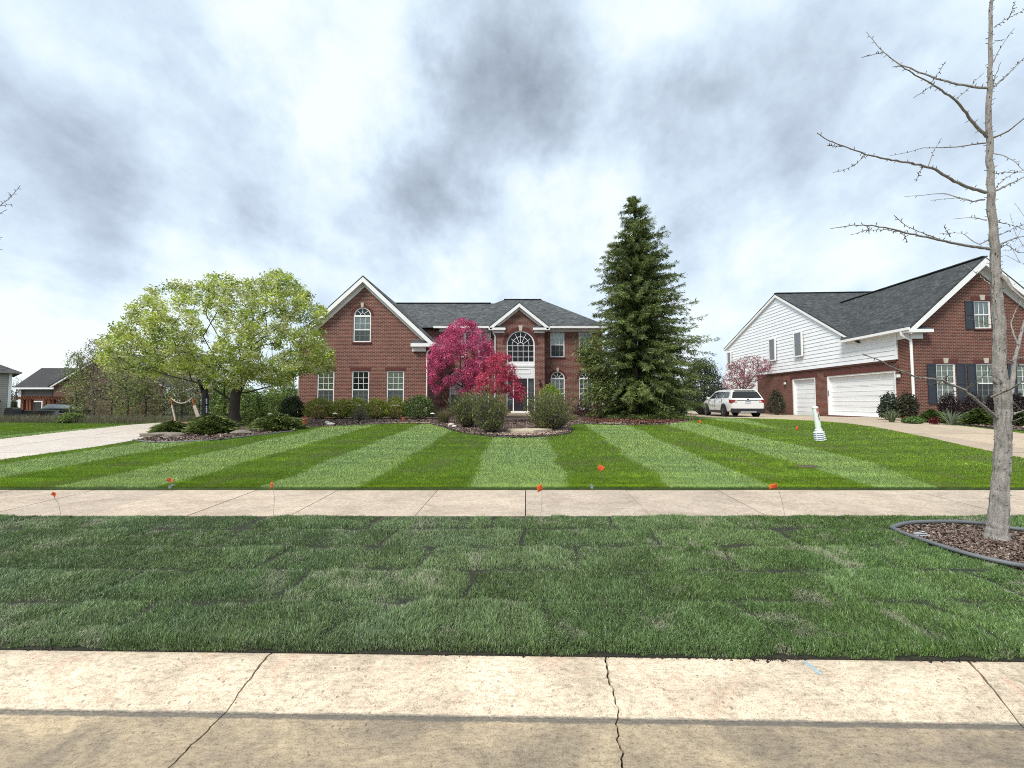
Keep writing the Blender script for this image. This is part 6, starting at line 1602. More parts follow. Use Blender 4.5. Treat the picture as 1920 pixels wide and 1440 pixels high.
limbs = [
    (.020, .5, c8((975, 458), (880, 448), (790, 430), (700, 405), (600, 365), (520, 335), (470, 300), (430, 270), (400, 235), (345, 165))),
    (.024, -.35, c8((970, 710), (900, 640), (850, 570), (810, 520), (700, 445), (600, 390), (530, 345), (480, 348))),
    (.007, -.2, c8((430, 270), (380, 285), (328, 297))), (.007, .2, c8((680, 430), (715, 385), (755, 320))), (.007, -.2, c8((700, 430), (650, 470), (590, 507))), (.008, .2, c8((815, 515), (880, 450), (955, 378))),
    (.026, -.6, c8((965, 1000), (860, 970), (780, 930), (700, 880), (640, 860), (540, 840), (440, 825), (340, 800), (240, 765), (150, 730), (88, 690))),
    (.008, -.4, c8((340, 805), (290, 850), (235, 880), (172, 896))), (.008, .1, c8((665, 862), (690, 790), (735, 715))), (.007, -.3, c8((640, 860), (620, 895), (602, 942))), (.006, -.5, c8((225, 762), (190, 757), (150, 758))),
    (.013, .6, c8((965, 742), (860, 755), (780, 765), (640, 768), (560, 790), (465, 808))),
    (.014, .5, c8((960, 1035), (900, 1045), (820, 1025), (760, 1005), (640, 1012), (540, 1022))), (.008, .5, c8((900, 1045), (830, 1030), (760, 1030), (680, 1040))),
    (.026, -.5, c8((980, 1295), (870, 1275), (760, 1255), (640, 1228), (560, 1210), (480, 1190), (370, 1170), (280, 1168), (160, 1187))),
    (.010, -.4, c8((740, 1252), (660, 1218), (590, 1190), (530, 1160), (488, 1118))), (.008, -.4, c8((540, 1205), (440, 1193), (350, 1195), (262, 1220))), (.006, -.4, c8((350, 1170), (354, 1190), (360, 1212))), (.006, -.4, c8((520, 1205), (545, 1225), (558, 1256))),
    (.011, .4, c8((970, 1142), (890, 1130), (795, 1137))), (.010, .5, c8((985, 1240), (930, 1270), (880, 1240), (840, 1210), (770, 1208), (720, 1215))), (.007, .4, c8((780, 1230), (765, 1200), (748, 1172))),
    (.018, .5, c8((990, 460), (1060, 405), (1110, 355), (1163, 300), (1230, 240))), (.018, -.4, c8((1000, 718), (1080, 680), (1163, 615), (1260, 560))), (.018, .3, c8((1000, 1000), (1080, 960), (1163, 920), (1280, 850))),
    (.010, .3, c8((1010, 980), (1060, 930), (1110, 900), (1170, 880))), (.009, .3, c8((1000, 905), (1060, 895), (1120, 895))), (.010, -.3, c8((1000, 795), (1050, 805), (1100, 830), (1163, 885))),
    (.014, .2, c8((1030, 1270), (1090, 1245), (1163, 1225), (1250, 1180))), (.009, .2, c8((1010, 140), (1060, 105), (1120, 75), (1180, 40))), (.006, .2, c8((1085, 92), (1100, 50), (1118, 5))),
    (.007, .1, c8((1000, 440), (1020, 380), (1042, 325))), (.008, -.1, c8((1005, 320), (1040, 250), (1075, 195), (1115, 145))), (.006, .1, c8((1010, 212), (1040, 212), (1060, 206))),
    (.009, .3, c8((1020, 1150), (1080, 1165), (1130, 1180), (1180, 1200))), (.008, .3, c8((1025, 1225), (1090, 1195), (1160, 1165))), (.008, .2, c8((1030, 1300), (1070, 1270), (1130, 1310), (1180, 1310))),
    (.030, -.55, c5((1590, 850), (1480, 775), (1400, 700), (1340, 640), (1280, 590), (1150, 490), (1000, 420), (880, 365), (740, 345), (600, 335), (500, 310), (380, 260), (230, 195), (100, 125), (0, 80), (-160, 20))),
    (.012, -.5, c5((1150, 475), (1200, 462), (1250, 410), (1330, 370), (1420, 290), (1480, 240), (1470, 205))), (.007, -.4, c5((1130, 500), (1000, 510), (900, 560), (820, 578))), (.007, -.5, c5((920, 375), (920, 340), (945, 310))), (.006, -.5, c5((795, 350), (790, 320), (765, 295))), (.006, -.5, c5((235, 195), (240, 180), (262, 172))), (.006, -.5, c5((930, 410), (820, 405), (700, 415))),
    (.040, .35, [(1890, 752), (1896, 735), (1900, 700), (1903, 672), (1910, 645), (1917, 615), (1930, 575), (1950, 520)]), (.014, .3, [(1908, 645), (1898, 620), (1895, 605), (1903, 585), (1914, 565)]),
    (.035, -.3, [(1872, 512), (1884, 522), (1897, 541), (1912, 556), (1930, 566)]), (.022, -.45, c5((1510, 580), (1640, 520), (1740, 480), (1850, 410), (1960, 360), (2100, 320))), (.016, -.3, c5((1720, 905), (1800, 880), (1900, 840), (2050, 800))), (.020, .3, c5((1780, 800), (1860, 770), (1960, 740))), (.010, .2, c5((1760, 640), (1820, 670), (1850, 720), (1840, 760))), (.008, -.2, c5((1660, 420), (1600, 350), (1530, 300))),
    (.012, .4, c5((1690, 90), (1790, 135), (1900, 180), (2000, 190))), (.010, .3, c5((1850, 80), (1920, 60), (2000, 40))), (.008, .5, [(1856, 533), (1835, 515), (1808, 496)]), (.007, .5, [(1860, 610), (1838, 603), (1798, 592)]), (.007, .5, [(1862, 635), (1845, 634), (1825, 634)])]
trunk_g = [(1869, 1023, .21), (1870, 1012, .155), (1870, 998, .130), (1872, 960, .114), (1877, 900, .104), (1880, 850, .098), (1881, 780, .096), (1880, 740, .10), (1874, 700, .082), (1873, 600, .072), (1869, 540, .068), (1866, 480, .060), (1859, 380, .050), (1855, 300, .043), (1854, 200, .036), (1857, 100, .028), (1858, 0, .021), (1857, -120, .012), (1856, -220, .005)]
bare_tree('bare young ginkgo street tree with stubby spur shoots in the mulch ring', GK_Y, trunk_g, limbs, 301)
# a second one far to the right whose twigs reach into view
bare_tree('bare street tree beyond the right picture edge with twigs reaching in', 9.5, [(2075, 850, .13), (2070, 780, .11), (2065, 600, .08), (2060, 420, .05), (2056, 200, .02)],
    [(.022, 0, [(2064, 560), (2000, 520), (1950, 505), (1912, 492), (1884, 478)]), (.012, 0, [(1950, 505), (1925, 470), (1905, 440), (1893, 400)]), (.010, .2, [(1912, 492), (1900, 470), (1885, 455)]), (.020, .3, [(2062, 480), (2000, 440), (1955, 430), (1920, 405), (1902, 380)]),
     (.010, 0, [(1930, 412), (1915, 430), (1900, 462)]), (.010, -.2, [(1955, 430), (1930, 450), (1905, 468), (1880, 470)]), (.018, 0, [(2060, 400), (2000, 350), (1950, 330), (1910, 322), (1890, 318)]), (.012, .2, [(2064, 620), (2000, 590), (1950, 585), (1912, 560)]), (.009, .1, [(1950, 585), (1925, 560), (1900, 540), (1888, 515)]), (.008, .1, [(1970, 515), (1940, 530), (1912, 528), (1895, 535)])], 302)
bare_tree('bare street tree beyond the left picture edge with one twig showing', 5.2, [(-250, 960, .12), (-245, 800, .10), (-240, 500, .07), (-238, 200, .04), (-236, 0, .02)],
    [(.020, -.2, [(-240, 520), (-160, 460), (-90, 420), (-30, 395), (0, 386), (20, 369), (30, 358), (38, 348)]), (.006, -.2, [(20, 369), (20, 365), (15, 361)]), (.006, -.2, [(0, 386), (12, 384), (23, 383)]), (.007, 0, [(-60, 420), (-20, 408), (0, 400), (13, 393)]), (.006, 0, [(-60, 460), (-20, 450), (4, 445)]), (.006, 0, [(-60, 490), (-20, 478), (4, 467)])], 303)
# ================================================================== VEHICLE
def glossy(name, col, rough, coat=.0, metal=0, **k):
    n = NT(name); n.set(Base_Color=tuple(col), Roughness=rough, Metallic=metal)
    n.b.inputs['Coat Weight'].default_value = coat; n.b.inputs['Coat Roughness'].default_value = .05
    f = n.noise(n.pos(), 3, 4, .6); n.set(Base_Color=n.mix(n.math('MULTIPLY', f, .12), tuple(col), tuple(c * .8 for c in col)))
    return n.m
CARW = glossy('car_white', (.74, .74, .73), .3, .8)
CARBLK = plain('car_black_trim', (.014, .014, .015), .5, .15, 9)
TYRE = plain('tyre_rubber', (.010, .010, .010), .85, .2, 20)
RIM = glossy('black_rim', (.025, .025, .027), .3, .3)
CARGL = glossy('tinted_glass', (.012, .015, .016), .04, 0)
LAMP = glossy('red_lamp', (.26, .012, .016), .15, .5)
CLEARL = glossy('clear_lamp', (.60, .60, .60), .15, .5)
CHROME = glossy('chrome', (.55, .55, .56), .15, 0, 1)

def suv():
    th = R(-7); c = (14.68, 25.9); z0 = g(*c) + .035
    root = thing('parked_car', 'white sport utility vehicle parked on the driveway seen from behind', 'car', (*c, z0), th)
    O = lambda nm, mb, m, par=root, sm=False, bv=0: obj(nm, mb, m, par, smooth=sm, uv=False, local=True, bevel=bv)
    # body: stations along the length
    st = [(-2.50, .86, .50, 1.02), (-2.46, .93, .40, 1.10), (-2.36, .97, .34, 1.155), (-2.0, .995, .32, 1.165), (-1.4, 1.0, .30, 1.16), (-.5, .99, .30, 1.14), (.5, .99, .30, 1.13), (1.15, .985, .30, 1.13), (1.5, .98, .30, 1.11), (2.0, .96, .30, 1.06), (2.3, .90, .32, .98), (2.46, .80, .38, .88), (2.52, .68, .46, .76)]
    mb = MB(); n = 0
    for y, w, zb, zt in st:
        half = [(w - .16, zb), (w - .03, zb + .06), (w, zb + .28), (w - .005, (zb + zt) / 2 + .12), (w - .025, zt - .10), (w - .07, zt - .025), (w - .20, zt)]
        ring = [(x, y, z) for x, z in half] + [(-x, y, z) for x, z in reversed(half)]
        mb.v += ring; n = len(ring)
    for i in range(len(st) - 1):
        for k in range(n):
            k2 = (k + 1) % n; mb.f.append((i * n + k, i * n + k2, (i + 1) * n + k2, (i + 1) * n + k))
    mb.f += [tuple(range(n)), tuple(reversed(range((len(st) - 1) * n, len(st) * n)))]
    body = O('body', mb, CARW, sm=True)
    # cabin
    prof = [(-2.42, 1.10), (-2.34, 1.22), (-2.12, 1.58), (-2.02, 1.68), (-1.7, 1.735), (-1.0, 1.765), (-.3, 1.76), (.2, 1.725), (.45, 1.66), (1.0, 1.30), (1.30, 1.09)]
    def hw(z): return .955 - .25 * max(0, (z - 1.10)) / .66
    mb = MB(); m = len(prof)
    up = [(y, z) for y, z in prof]
    for y, z in up: mb.v += [(-hw(z) + (.06 if z > 1.7 else 0), y, z), (hw(z) - (.06 if z > 1.7 else 0), y, z)]
    for i in range(m - 1): mb.f.append((2 * i, 2 * i + 1, 2 * i + 3, 2 * i + 2))
    mb.f += [tuple(2 * i for i in range(m)), tuple(2 * i + 1 for i in reversed(range(m))), (0, 2 * m - 2, 2 * m - 1, 1)]
    O('cabin', mb, CARW, bv=.02)
    def side_win(nm, pts):
        for s in (-1, 1): O(nm, MB().poly([(s * (hw(z) + .012), y, z) for y, z in (pts if s > 0 else pts[::-1])]).poly([(s * (hw(z) - .02), y, z) for y, z in pts]), CARGL)
    side_win('quarter_window', [(-2.02, 1.22), (-1.22, 1.20), (-1.22, 1.60), (-1.85, 1.58)])
    side_win('rear_door_window', [(-1.10, 1.20), (-.12, 1.19), (-.12, 1.63), (-1.10, 1.61)])
    side_win('front_door_window', [(-.02, 1.19), (.98, 1.17), (.42, 1.58), (-.02, 1.62)])
    def rear(z): return np.interp(z, [1.10, 1.22, 1.58, 1.68], [-2.42, -2.34, -2.12, -2.02])
    O('rear_window', MB().poly([(x * (hw(z) - ins), rear(z) - .014, z) for x, z, ins in ((-1, 1.20, .06), (1, 1.20, .06), (1, 1.60, .07), (-1, 1.60, .07))]), CARGL)
    O('windscreen', MB().poly([(s * (hw(z) - .06), y + .012, z + .008) for s, y, z in ((-1, 1.22, 1.14), (1, 1.22, 1.14), (1, .50, 1.63), (-1, .50, 1.63))]), CARGL)
    O('spoiler', MB().box(-.62, .62, -2.16, -1.86, 1.675, 1.735), CARW, bv=.02)
    for s in (-1, 1):
        O('roof_rail', MB().tube([(s * .66, -1.75, 1.74), (s * .66, -1.65, 1.795), (s * .66, -.1, 1.80), (s * .66, .15, 1.74)], .018, 6), CARBLK)
        O('tail_light', MB().prism([(.62, .90), (.99, .90), (1.0, 1.10), (.66, 1.10)] if s > 0 else [(-.99, .90), (-.62, .90), (-.66, 1.10), (-1.0, 1.10)], -2.50, -2.20, lambda u, v, w: (u * .985, w, v)), LAMP, bv=.015)
        O('reversing_light', MB().box(*(sorted((s * .66, s * .74))), -2.515, -2.49, .94, 1.04), CLEARL)
        O('mirror', MB().box(*sorted((s * .96, s * 1.14)), .82, .98, 1.14, 1.30), CARW, bv=.03)
        O('sill_cladding', MB().box(*sorted((s * .90, s * 1.005)), -1.15, 1.05, .24, .42), CARBLK, bv=.01)
        for y in (-.06, -1.12): O('door_seam', MB().box(*sorted((s * .93, s * 1.001)), y - .006, y + .006, .44, 1.12), CARBLK)
        for y in (-.95, .12): O('door_handle', MB().box(*sorted((s * .985, s * 1.02)), y - .0, y + .2, 1.0, 1.03), CARW, bv=.006)
        O('exhaust', MB().tube([(s * .62, -2.3, .34), (s * .62, -2.53, .34)], .045, 8), CHROME)
        O('headlight', MB().box(*sorted((s * .60, s * .86)), 2.28, 2.44, .74, .88), CLEARL, bv=.02)
        for y in (-1.45, 1.42):
            ang = [math.pi * k / 12 for k in range(13)]
            arch = MB(); o1 = [(y + .47 * math.cos(a), .40 + .47 * math.sin(a)) for a in ang]; i1 = [(y + .40 * math.cos(a), .40 + .40 * math.sin(a)) for a in ang]
            for k in range(12): arch.quad((s * 1.006, *o1[k]), (s * 1.006, *o1[k + 1]), (s * 1.008, *i1[k + 1]), (s * 1.008, *i1[k]))
            disc = MB().poly([(s * 1.004, y + .42 * math.cos(a), .40 + .42 * math.sin(a)) for a in [2 * math.pi * k / 24 for k in range(24)]])
            O('wheel_arch', arch, CARBLK); O('wheel_well', disc, CARBLK)
            W_ = bpy.data.objects.new('wheel', None); link(W_, root); W_.location = (s * .92, y, .385)
            rot = Matrix.Rotation(R(90), 3, 'Y')
            obj('tyre', MB().lathe([(.25, -.125), (.36, -.125), (.385, -.09), (.385, .09), (.36, .125), (.25, .125)], (0, 0, 0), 28, rot), TYRE, W_, smooth=False, uv=False, local=True)
            obj('rim', MB().lathe([(.27, -.10), (.27, .10)], (0, 0, 0), 24, rot).lathe([(.0, .0), (.06, .0)], (s * .12, 0, 0), 12, rot), CARBLK, W_, uv=False, local=True)
            sm = MB()
            for k in range(5):
                a = 2 * math.pi * k / 5; d = Vector((0, math.cos(a), math.sin(a))); sm.bar(Vector((s * .125, 0, 0)) + d * .03, Vector((s * .115, 0, 0)) + d * .265, .07, .03, up=(1, 0, 0))
            obj('spokes', sm, RIM, W_, uv=False, local=True)
    O('bumper_cladding', MB().box(-.95, .95, -2.54, -2.30, .30, .56), CARBLK, bv=.03)
    O('skid_plate', MB().box(-.45, .45, -2.555, -2.5, .30, .40), METAL, bv=.01)
    O('tailgate_trim', MB().box(-.62, .62, -2.515, -2.46, 1.055, 1.085), CARBLK, bv=.004)
    pl = O('number_plate', MB().box(-.16, .16, -2.525, -2.49, .86, 1.02), plain('plate_white', (.55, .57, .62), .5), bv=.004)
    O('plate_band', MB().box(-.15, .15, -2.5265, -2.5255, .985, 1.012), plain('plate_blue', (.02, .05, .18), .5), pl)
    O('badge', MB().lathe([(.0, -.004), (.07, -.003), (.07, .003), (0, .004)], (0, -2.525, 1.115), 16, Matrix.Rotation(R(90), 3, 'X') @ Matrix.Diagonal((1, .45, 1))), glossy('badge_dark', (.04, .05, .09), .2, .3))
    O('wiper', MB().bar((-.05, -2.39, 1.21), (.42, -2.36, 1.27), .015), CARBLK)
    O('antenna_fin', MB().add([(-.02, -1.75, 1.745), (.02, -1.75, 1.745), (.02, -1.55, 1.755), (-.02, -1.55, 1.755), (0, -1.74, 1.81)], [(0, 1, 4), (1, 2, 4), (2, 3, 4), (3, 0, 4), (0, 3, 2, 1)]), CARW)
suv()

# ================================================================== UTILITY FLAGS
def flagmat():
    n = NT('orange_flag'); n.n.remove(n.b)
    d = n('ShaderNodeBsdfDiffuse'); t = n('ShaderNodeBsdfTranslucent'); m = n('ShaderNodeMixShader'); m.inputs[0].default_value = .35
    uv = n.uv(); s = n('ShaderNodeSeparateXYZ'); n.l(uv, s.inputs[0])
    w = n.math('LESS_THAN', n.math('FRACT', n.math('MULTIPLY', s.outputs[1], 5.0)), .42)          # rows of printed text
    box = n.math('MULTIPLY', n.math('LESS_THAN', n.math('ABSOLUTE', n.math('SUBTRACT', s.outputs[0], .5)), .32), n.math('LESS_THAN', n.math('ABSOLUTE', n.math('SUBTRACT', s.outputs[1], .5)), .30))
    br = n.math('GREATER_THAN', n.noise(n.vmul(uv, (14, 5, 1)), 1, 1, .5), .40)
    f = n.math('MULTIPLY', n.math('MULTIPLY', w, box), n.math('MULTIPLY', br, .75))
    c = n.mix(f, (.92, .20, .06), (.30, .045, .02))
    n.l(c, d.inputs[0]); n.l(c, t.inputs[0]); n.l(d.outputs[0], m.inputs[1]); n.l(t.outputs[0], m.inputs[2]); n.l(m.outputs[0], n.out.inputs['Surface']); return n.m
FLAGM = flagmat()
def flag(label, base_px, flag_px, Y, size=(.125, .10), tilt=0, yaw=0, curl=.2, hang=0):
    size = (size[0] * .8, size[1] * .85); bx = ax(base_px[0], Y, base_px[1]); bz = g(bx, Y) + .02
    tip = at(flag_px[0], flag_px[1], Y); root = thing('utility_flag', label, 'flag', (bx, Y, bz), 0, 'orange utility flags')
    b = Vector((bx, Y, bz)); top = tip + Vector((0, 0, size[1] * .3)); mid = (b + top) / 2 + Vector((.012, .01, 0))
    obj('stem', MB().tube([b - Vector((0, 0, .06)), mid, top], .0022, 5), METAL, root, uv=False)
    M = Matrix.Rotation(R(yaw), 3, 'Z') @ Matrix.Rotation(R(tilt), 3, 'Y')
    nx, ny = 7, 4; mb = MB()
    for j in range(ny + 1):
        for i in range(nx + 1):
            u, v = i / nx, j / ny
            p = Vector((u * size[0], curl * size[0] * math.sin(u * 3.4) * (.6 + .4 * v), (v - .7) * size[1] - hang * u * u * size[0]))
            mb.v.append(tuple(top + M @ p))
    for j in range(ny):
        for i in range(nx): q = j * (nx + 1) + i; mb.f.append((q, q + 1, q + nx + 2, q + nx + 1))
    o = obj('flag_sheet', mb, FLAGM, root, uv=False, smooth=True)
    uvl = o.data.uv_layers.new(name='UVMap')
    for p in o.data.polygons:
        for li in p.loop_indices:
            vi = o.data.loops[li].vertex_index; uvl.data[li].uv = ((vi % (nx + 1)) / nx, (vi // (nx + 1)) / ny)
    sol = o.modifiers.new('thickness', 'SOLIDIFY'); sol.thickness = .0006
flag('small orange flag on a bent wire at the far left of the sidewalk', (117, 957), (97, 926), 4.93, (.085, .05), 30, 0, .3, .2)
flag('orange flag tipped over at the lawn edge near the left sidewalk slabs', (325, 918), (314, 899), 6.42, (.11, .06), 35, 20, .3)
flag('upright orange flag hanging on its wire left of the middle sidewalk', (512, 961), (512, 911), 4.93, (.055, .10), 0, 160, .3, .5)
flag('pale orange flag standing before the middle sidewalk joint', (1013, 961), (1016, 914), 4.93, (.085, .09), 12, 180, .25, .25)
flag('square orange flag with printed lines standing in the dark lawn stripe', (1135, 908), (1123, 876), 6.62, (.125, .105), 32, 0, .05)
flag('bright orange flag leaning left near the right sidewalk slabs', (1473, 958), (1457, 912), 4.93, (.115, .075), -6, 180, .15, .25)
flag('tiny orange flag on the lawn left of the white utility marker', (1497, 813), (1497, 803), 13.4, (.10, .14), 0, 170, .3, .6)
flag('tiny orange flag on the lawn in front of the parked car', (1311, 798), (1310, 790), 15.8, (.14, .12), 25, 0, .3)
flag('tiny pink-orange flag in the mulch before the round boxwood', (757, 794), (757, 786), 16.9, (.10, .16), 0, 170, .3, .6)

# ================================================================== UTILITY MARKER
def marker():
    Y = 11.25; bx = ax(1538, Y, 826); bz = g(bx, Y) + .02
    root = thing('utility_marker', 'leaning white utility marker post with red label on a ribbed base', 'marker post', (bx, Y, bz))
    ps = plain('marker_white', (.78, .86, .80), .45, .05, 4); bs = plain('marker_base_white', (.68, .71, .76), .5, .05, 4)
    tilt = Matrix.Rotation(R(-7), 3, 'Y')
    base = Vector((bx, Y, bz))
    hgt = .275; prof = [(.105, 0)]
    for k in range(5):
        z = .012 + k * .055; r0 = .145 - .003 * k
        prof += [(.098, z), (r0, z + .008), (r0 + .005, z + .018), (r0, z + .026), (.098, z + .034)]
    prof += [(.095, .285), (.09, .30)]
    obj('ribbed_base', MB().lathe(prof, base, 20, tilt), bs, root, uv=False)
    for a in (20, 110, 200, 290):
        d = Vector((math.cos(R(a)), math.sin(R(a)), 0)); q = [base + tilt @ (d * .112 + Vector((0, 0, .0))), base + tilt @ (d * .112 + Vector((0, 0, .27)))]
        obj('base_rib', MB().bar(q[0], q[1], .035, .04, up=d), bs, root, bevel=.008)
    obj('collar', MB().lathe([(.082, .28), (.092, .285), (.092, .335), (.08, .35)], base, 18, tilt), bs, root, uv=False)
    post = obj('post', MB().lathe([(.072, .33), (.072, .95), (.078, .955), (.080, .985), (.05, 1.0), (.0, 1.003)], base, 22, tilt), ps, root, uv=False, smooth=False)
    def patch(nm, a0, a1, z0, z1, m, r0=.0745):
        mb = MB(); k = 6
        for i in range(k + 1):
            a = R(a0 + (a1 - a0) * i / k); v = Vector((math.cos(a) * r0, math.sin(a) * r0, 0))
            mb.v += [tuple(base + tilt @ (v + Vector((0, 0, z0)))), tuple(base + tilt @ (v + Vector((0, 0, z1))))]
        mb.f = [(2 * i, 2 * i + 2, 2 * i + 3, 2 * i + 1) for i in range(k)]; obj(nm, mb, m, root, uv=False)
    wl_ = plain('label_white', (.78, .76, .70), .5); red = plain('label_red', (.42, .022, .02), .5); dk = plain('label_dark', (.10, .018, .018), .6)
    patch('label', -118, -48, .58, .965, wl_, .0735); patch('label_red_block', -110, -54, .83, .945, red, .0742)
    patch('label_text_bar', -92, -72, .60, .80, dk, .0742); patch('label_text_bar', -96, -92, .845, .93, wl_, .0748); patch('label_text_bar', -74, -70, .845, .93, wl_, .0748)
    obj('screw', MB().lathe([(.012, 0), (.012, .008)], base + tilt @ Vector((.03, -.07, .42)), 8, tilt @ Matrix.Rotation(R(90), 3, 'X')), METAL, root, uv=False)
marker()

# ================================================================== LAWN FITTINGS
def valve_box(label, px, py, Y, rx, ry, m):
    bx = ax(px, Y, py); bz = g(bx, Y)
    o = obj('valve_cover', MB().lathe([(.0, .0), (rx, 0), (rx, .030), (rx * .93, .038), (0, .036)], (bx, Y, bz), 20, Matrix.Diagonal((1, ry / rx, 1))), m, None, uv=False); tag(o, label, 'cover')
valve_box('brown sunken valve cover in the right dark lawn stripe', 1511, 878, 7.83, .24, .12, plain('rust_cover', (.085, .055, .035), .9, .3, 14))
def sprinkler(label, px, py, Y):
    bx = ax(px, Y, py); bz = g(bx, Y) + .01
    o = obj('sprinkler_head', MB().lathe([(.0, -.02), (.05, -.02), (.055, .02), (.05, .04), (.02, .045), (.02, .055), (0, .056)], (bx, Y, bz), 14), plain('grey_plastic' + label[:5], (.22, .22, .25), .6), None, uv=False); tag(o, label, 'sprinkler', 'sprinkler heads by the sidewalk')
sprinkler('grey sprinkler head by the tipped left flag', 323, 916, 6.34); sprinkler('round grey sprinkler head below the square flag', 1109, 913, 6.34)
# black pipe edging round the street tree and along the beds
def edging(label, path, r_, m, lift=.03):
    mb = MB(); P = []
    for i in range(len(path) - 1):
        a, b = Vector(path[i]), Vector(path[i + 1]); k = max(2, int((b - a).length / .12))
        for q in range(k): p = a.lerp(b, q / k); P.append((p.x, p.y, g(p.x, p.y) + lift))
    o = obj('edging', MB().tube(P, r_, 8), m, None, smooth=True, uv=False); tag(o, label, 'edging')
EDG = plain('grey_edging', (.115, .125, .13), .55, .15, 8)
rp_ = RING + [RING[0]]
def smooth(path, it=2):
    for _ in range(it):
        q = [path[0]]
        for a, b in zip(path[:-1], path[1:]): q += [tuple(np.array(a) * .75 + np.array(b) * .25), tuple(np.array(a) * .25 + np.array(b) * .75)]
        path = q + [path[-1]]
    return path
edging('grey plastic edging around the mulch of the bare street tree', smooth(rp_), .022, EDG, .075)
edging('dark edging along the left tree bed', smooth(BED_FRONT[:7]), .025, EDG, .05)
edging('dark edging around the middle bed with the spirea bushes', smooth(BED_FRONT[11:20]), .02, BLACK, .05)
edging('black edging of the bed beside the right driveway', smooth([BED_R[1], BED_R[2], BED_R[3], (17.2, 12.7)]), .03, BLACK, .05)
# loose pipe end and pale bark scrap in the ring
q = gnd(1712, 1012)
def scrap():
    root = thing('pipe_scrap', 'pale grey scrap of torn edging lying on the mulch', 'scrap', (q.x, q.y, q.z + .03))
    for i in range(5):
        a = Vector((q.x + .02 * i - .03, q.y + .015 * i - .03, q.z + .055 + .01 * (i % 2)))
        obj('strip', MB().bar(a, a + Vector((.13, -.03 + .015 * i, .012)), .012, .004), plain('pale_scrap%d' % i, (.42, .47, .50), .6), root, uv=False)
scrap()

# ================================================================== STONES
ST1 = plain('ledge_stone', (.20, .17, .14), .95, .4, 9); ST2 = plain('white_rock', (.66, .62, .54), .9, .15, 9); ST3 = plain('tan_flag_stone', (.50, .42, .31), .9, .2, 7)
def rock(name, label, p, s, m, seed, group=None, flat=.6):
    r_ = np.random.default_rng(seed); bm = bmesh.new(); bmesh.ops.create_icosphere(bm, subdivisions=2, radius=1)
    ph = r_.uniform(0, 6, 6)
    for v in bm.verts:
        d = v.co; k = 1 + .16 * math.sin(d.x * 3 + ph[0]) + .14 * math.sin(d.y * 4 + ph[1]) + .12 * math.sin(d.z * 5 + ph[2]) + r_.normal(0, .03)
        v.co = Vector((d.x * s[0] * k, d.y * s[1] * k, max(d.z, -.5) * s[2] * k))
    me = bpy.data.meshes.new(name); bm.to_mesh(me); bm.free(); me.materials.append(m)
    o = link(bpy.data.objects.new(name, me)); o.location = (p[0], p[1], g(p[0], p[1]) + s[2] * .45 + .03); o.rotation_euler = (0, 0, r_.uniform(0, 3)); tag(o, label, 'rock', group)
def rk(px, py, Y=None):
    p = gnd(px, py); return (p.x, p.y)
rock('rock', 'upper white rock of the small pair in the mulch before the yews', rk(613, 796), (.10, .09, .09), ST2, 1)
rock('rock', 'wider white rock of the pair in the mulch before the yews', rk(620, 799), (.17, .10, .07), ST2, 2)
rock('rock', 'pale rock at the left foot of the spirea bushes', rk(845, 801), (.20, .12, .08), ST2, 3)
rock('rock', 'small pale rock beside the left spirea bush', rk(852, 803), (.10, .09, .07), ST2, 4)
for i, (px, py, sx, lab) in enumerate(((292, 827, .55, 'long ledge stone at the left tip of the tree bed'), (325, 828, .42, 'ledge stone beside the left tip stone of the tree bed'), (450, 822, .45, 'ledge stone just right of the wide juniper'), (478, 817, .50, 'ledge stone under the right junipers'), (505, 814, .35, 'small ledge stone below the front right juniper'))):
    p = rk(px, py - 6); rock('ledge_stone', lab, p, (sx * .85, .14, .10), ST1, 10 + i, 'ledge stones of the tree bed'); bpy.data.objects[-1 if False else 'ledge_stone' + ('' if i == 0 else '.%03d' % i)].rotation_euler.z = .12
def flagstone(label, pts, h, Y=None, m=ST3):
    mb = MB(); P = [gnd(a, b) for a, b in pts]; n = len(P); zt = max(g(p.x, p.y) for p in P) + h
    mb.v = [(p.x, p.y, zt) for p in P] + [(p.x + .01, p.y + .01, zt - h - .1) for p in P]
    mb.f = [tuple(range(n)), tuple(reversed(range(n, 2 * n)))] + [(i, i + n, (i + 1) % n + n, (i + 1) % n) for i in range(n)]
    tag(obj('stepping_stone', mb, m, None, uv=False, bevel=.02), label, 'stone')
flagstone('wide tan stone slab step in the middle bed gravel', [(948, 812), (962, 815.5), (1000, 816), (1034, 811.5), (1038, 808), (1000, 809), (960, 809.5)], .11)
flagstone('flat tan stone path piece in front of the spruce mulch', [(1133, 796), (1165, 796.5), (1168, 792), (1128, 792)], .05)
flagstone('narrow tan stone path piece right of the wider one', [(1192, 796), (1232, 796), (1230, 793.2), (1196, 793.2)], .05)
flagstone('tan stone path piece near the spruce mulch end', [(1242, 796), (1268, 795.5), (1264, 793), (1245, 793)], .04)
flagstone('pale stone kerb lying along the mulch before the round boxwood', [(693, 796), (806, 795.2), (806, 793.2), (693, 794)], .05)
# red needle mulch mound under the spruce
bed_sheet('mulch_mound', 'reddish needle mulch under the spruce', P2((1090, 792), (1130, 794), (1200, 797), (1262, 795), (1290, 789)) + [(8.6, 21.5), (3.9, 21.5)], MULCH_RED, .075)
chips('needle_litter', 'reddish brown needle litter under the spruce', P2((1095, 792), (1130, 794), (1200, 797), (1255, 795), (1285, 789)) + [(8.2, 20.5), (4.2, 20.5)], 4500, .02, .05, [(.15, .06, .04), (.10, .04, .025), (.20, .10, .07)], .08, 15)

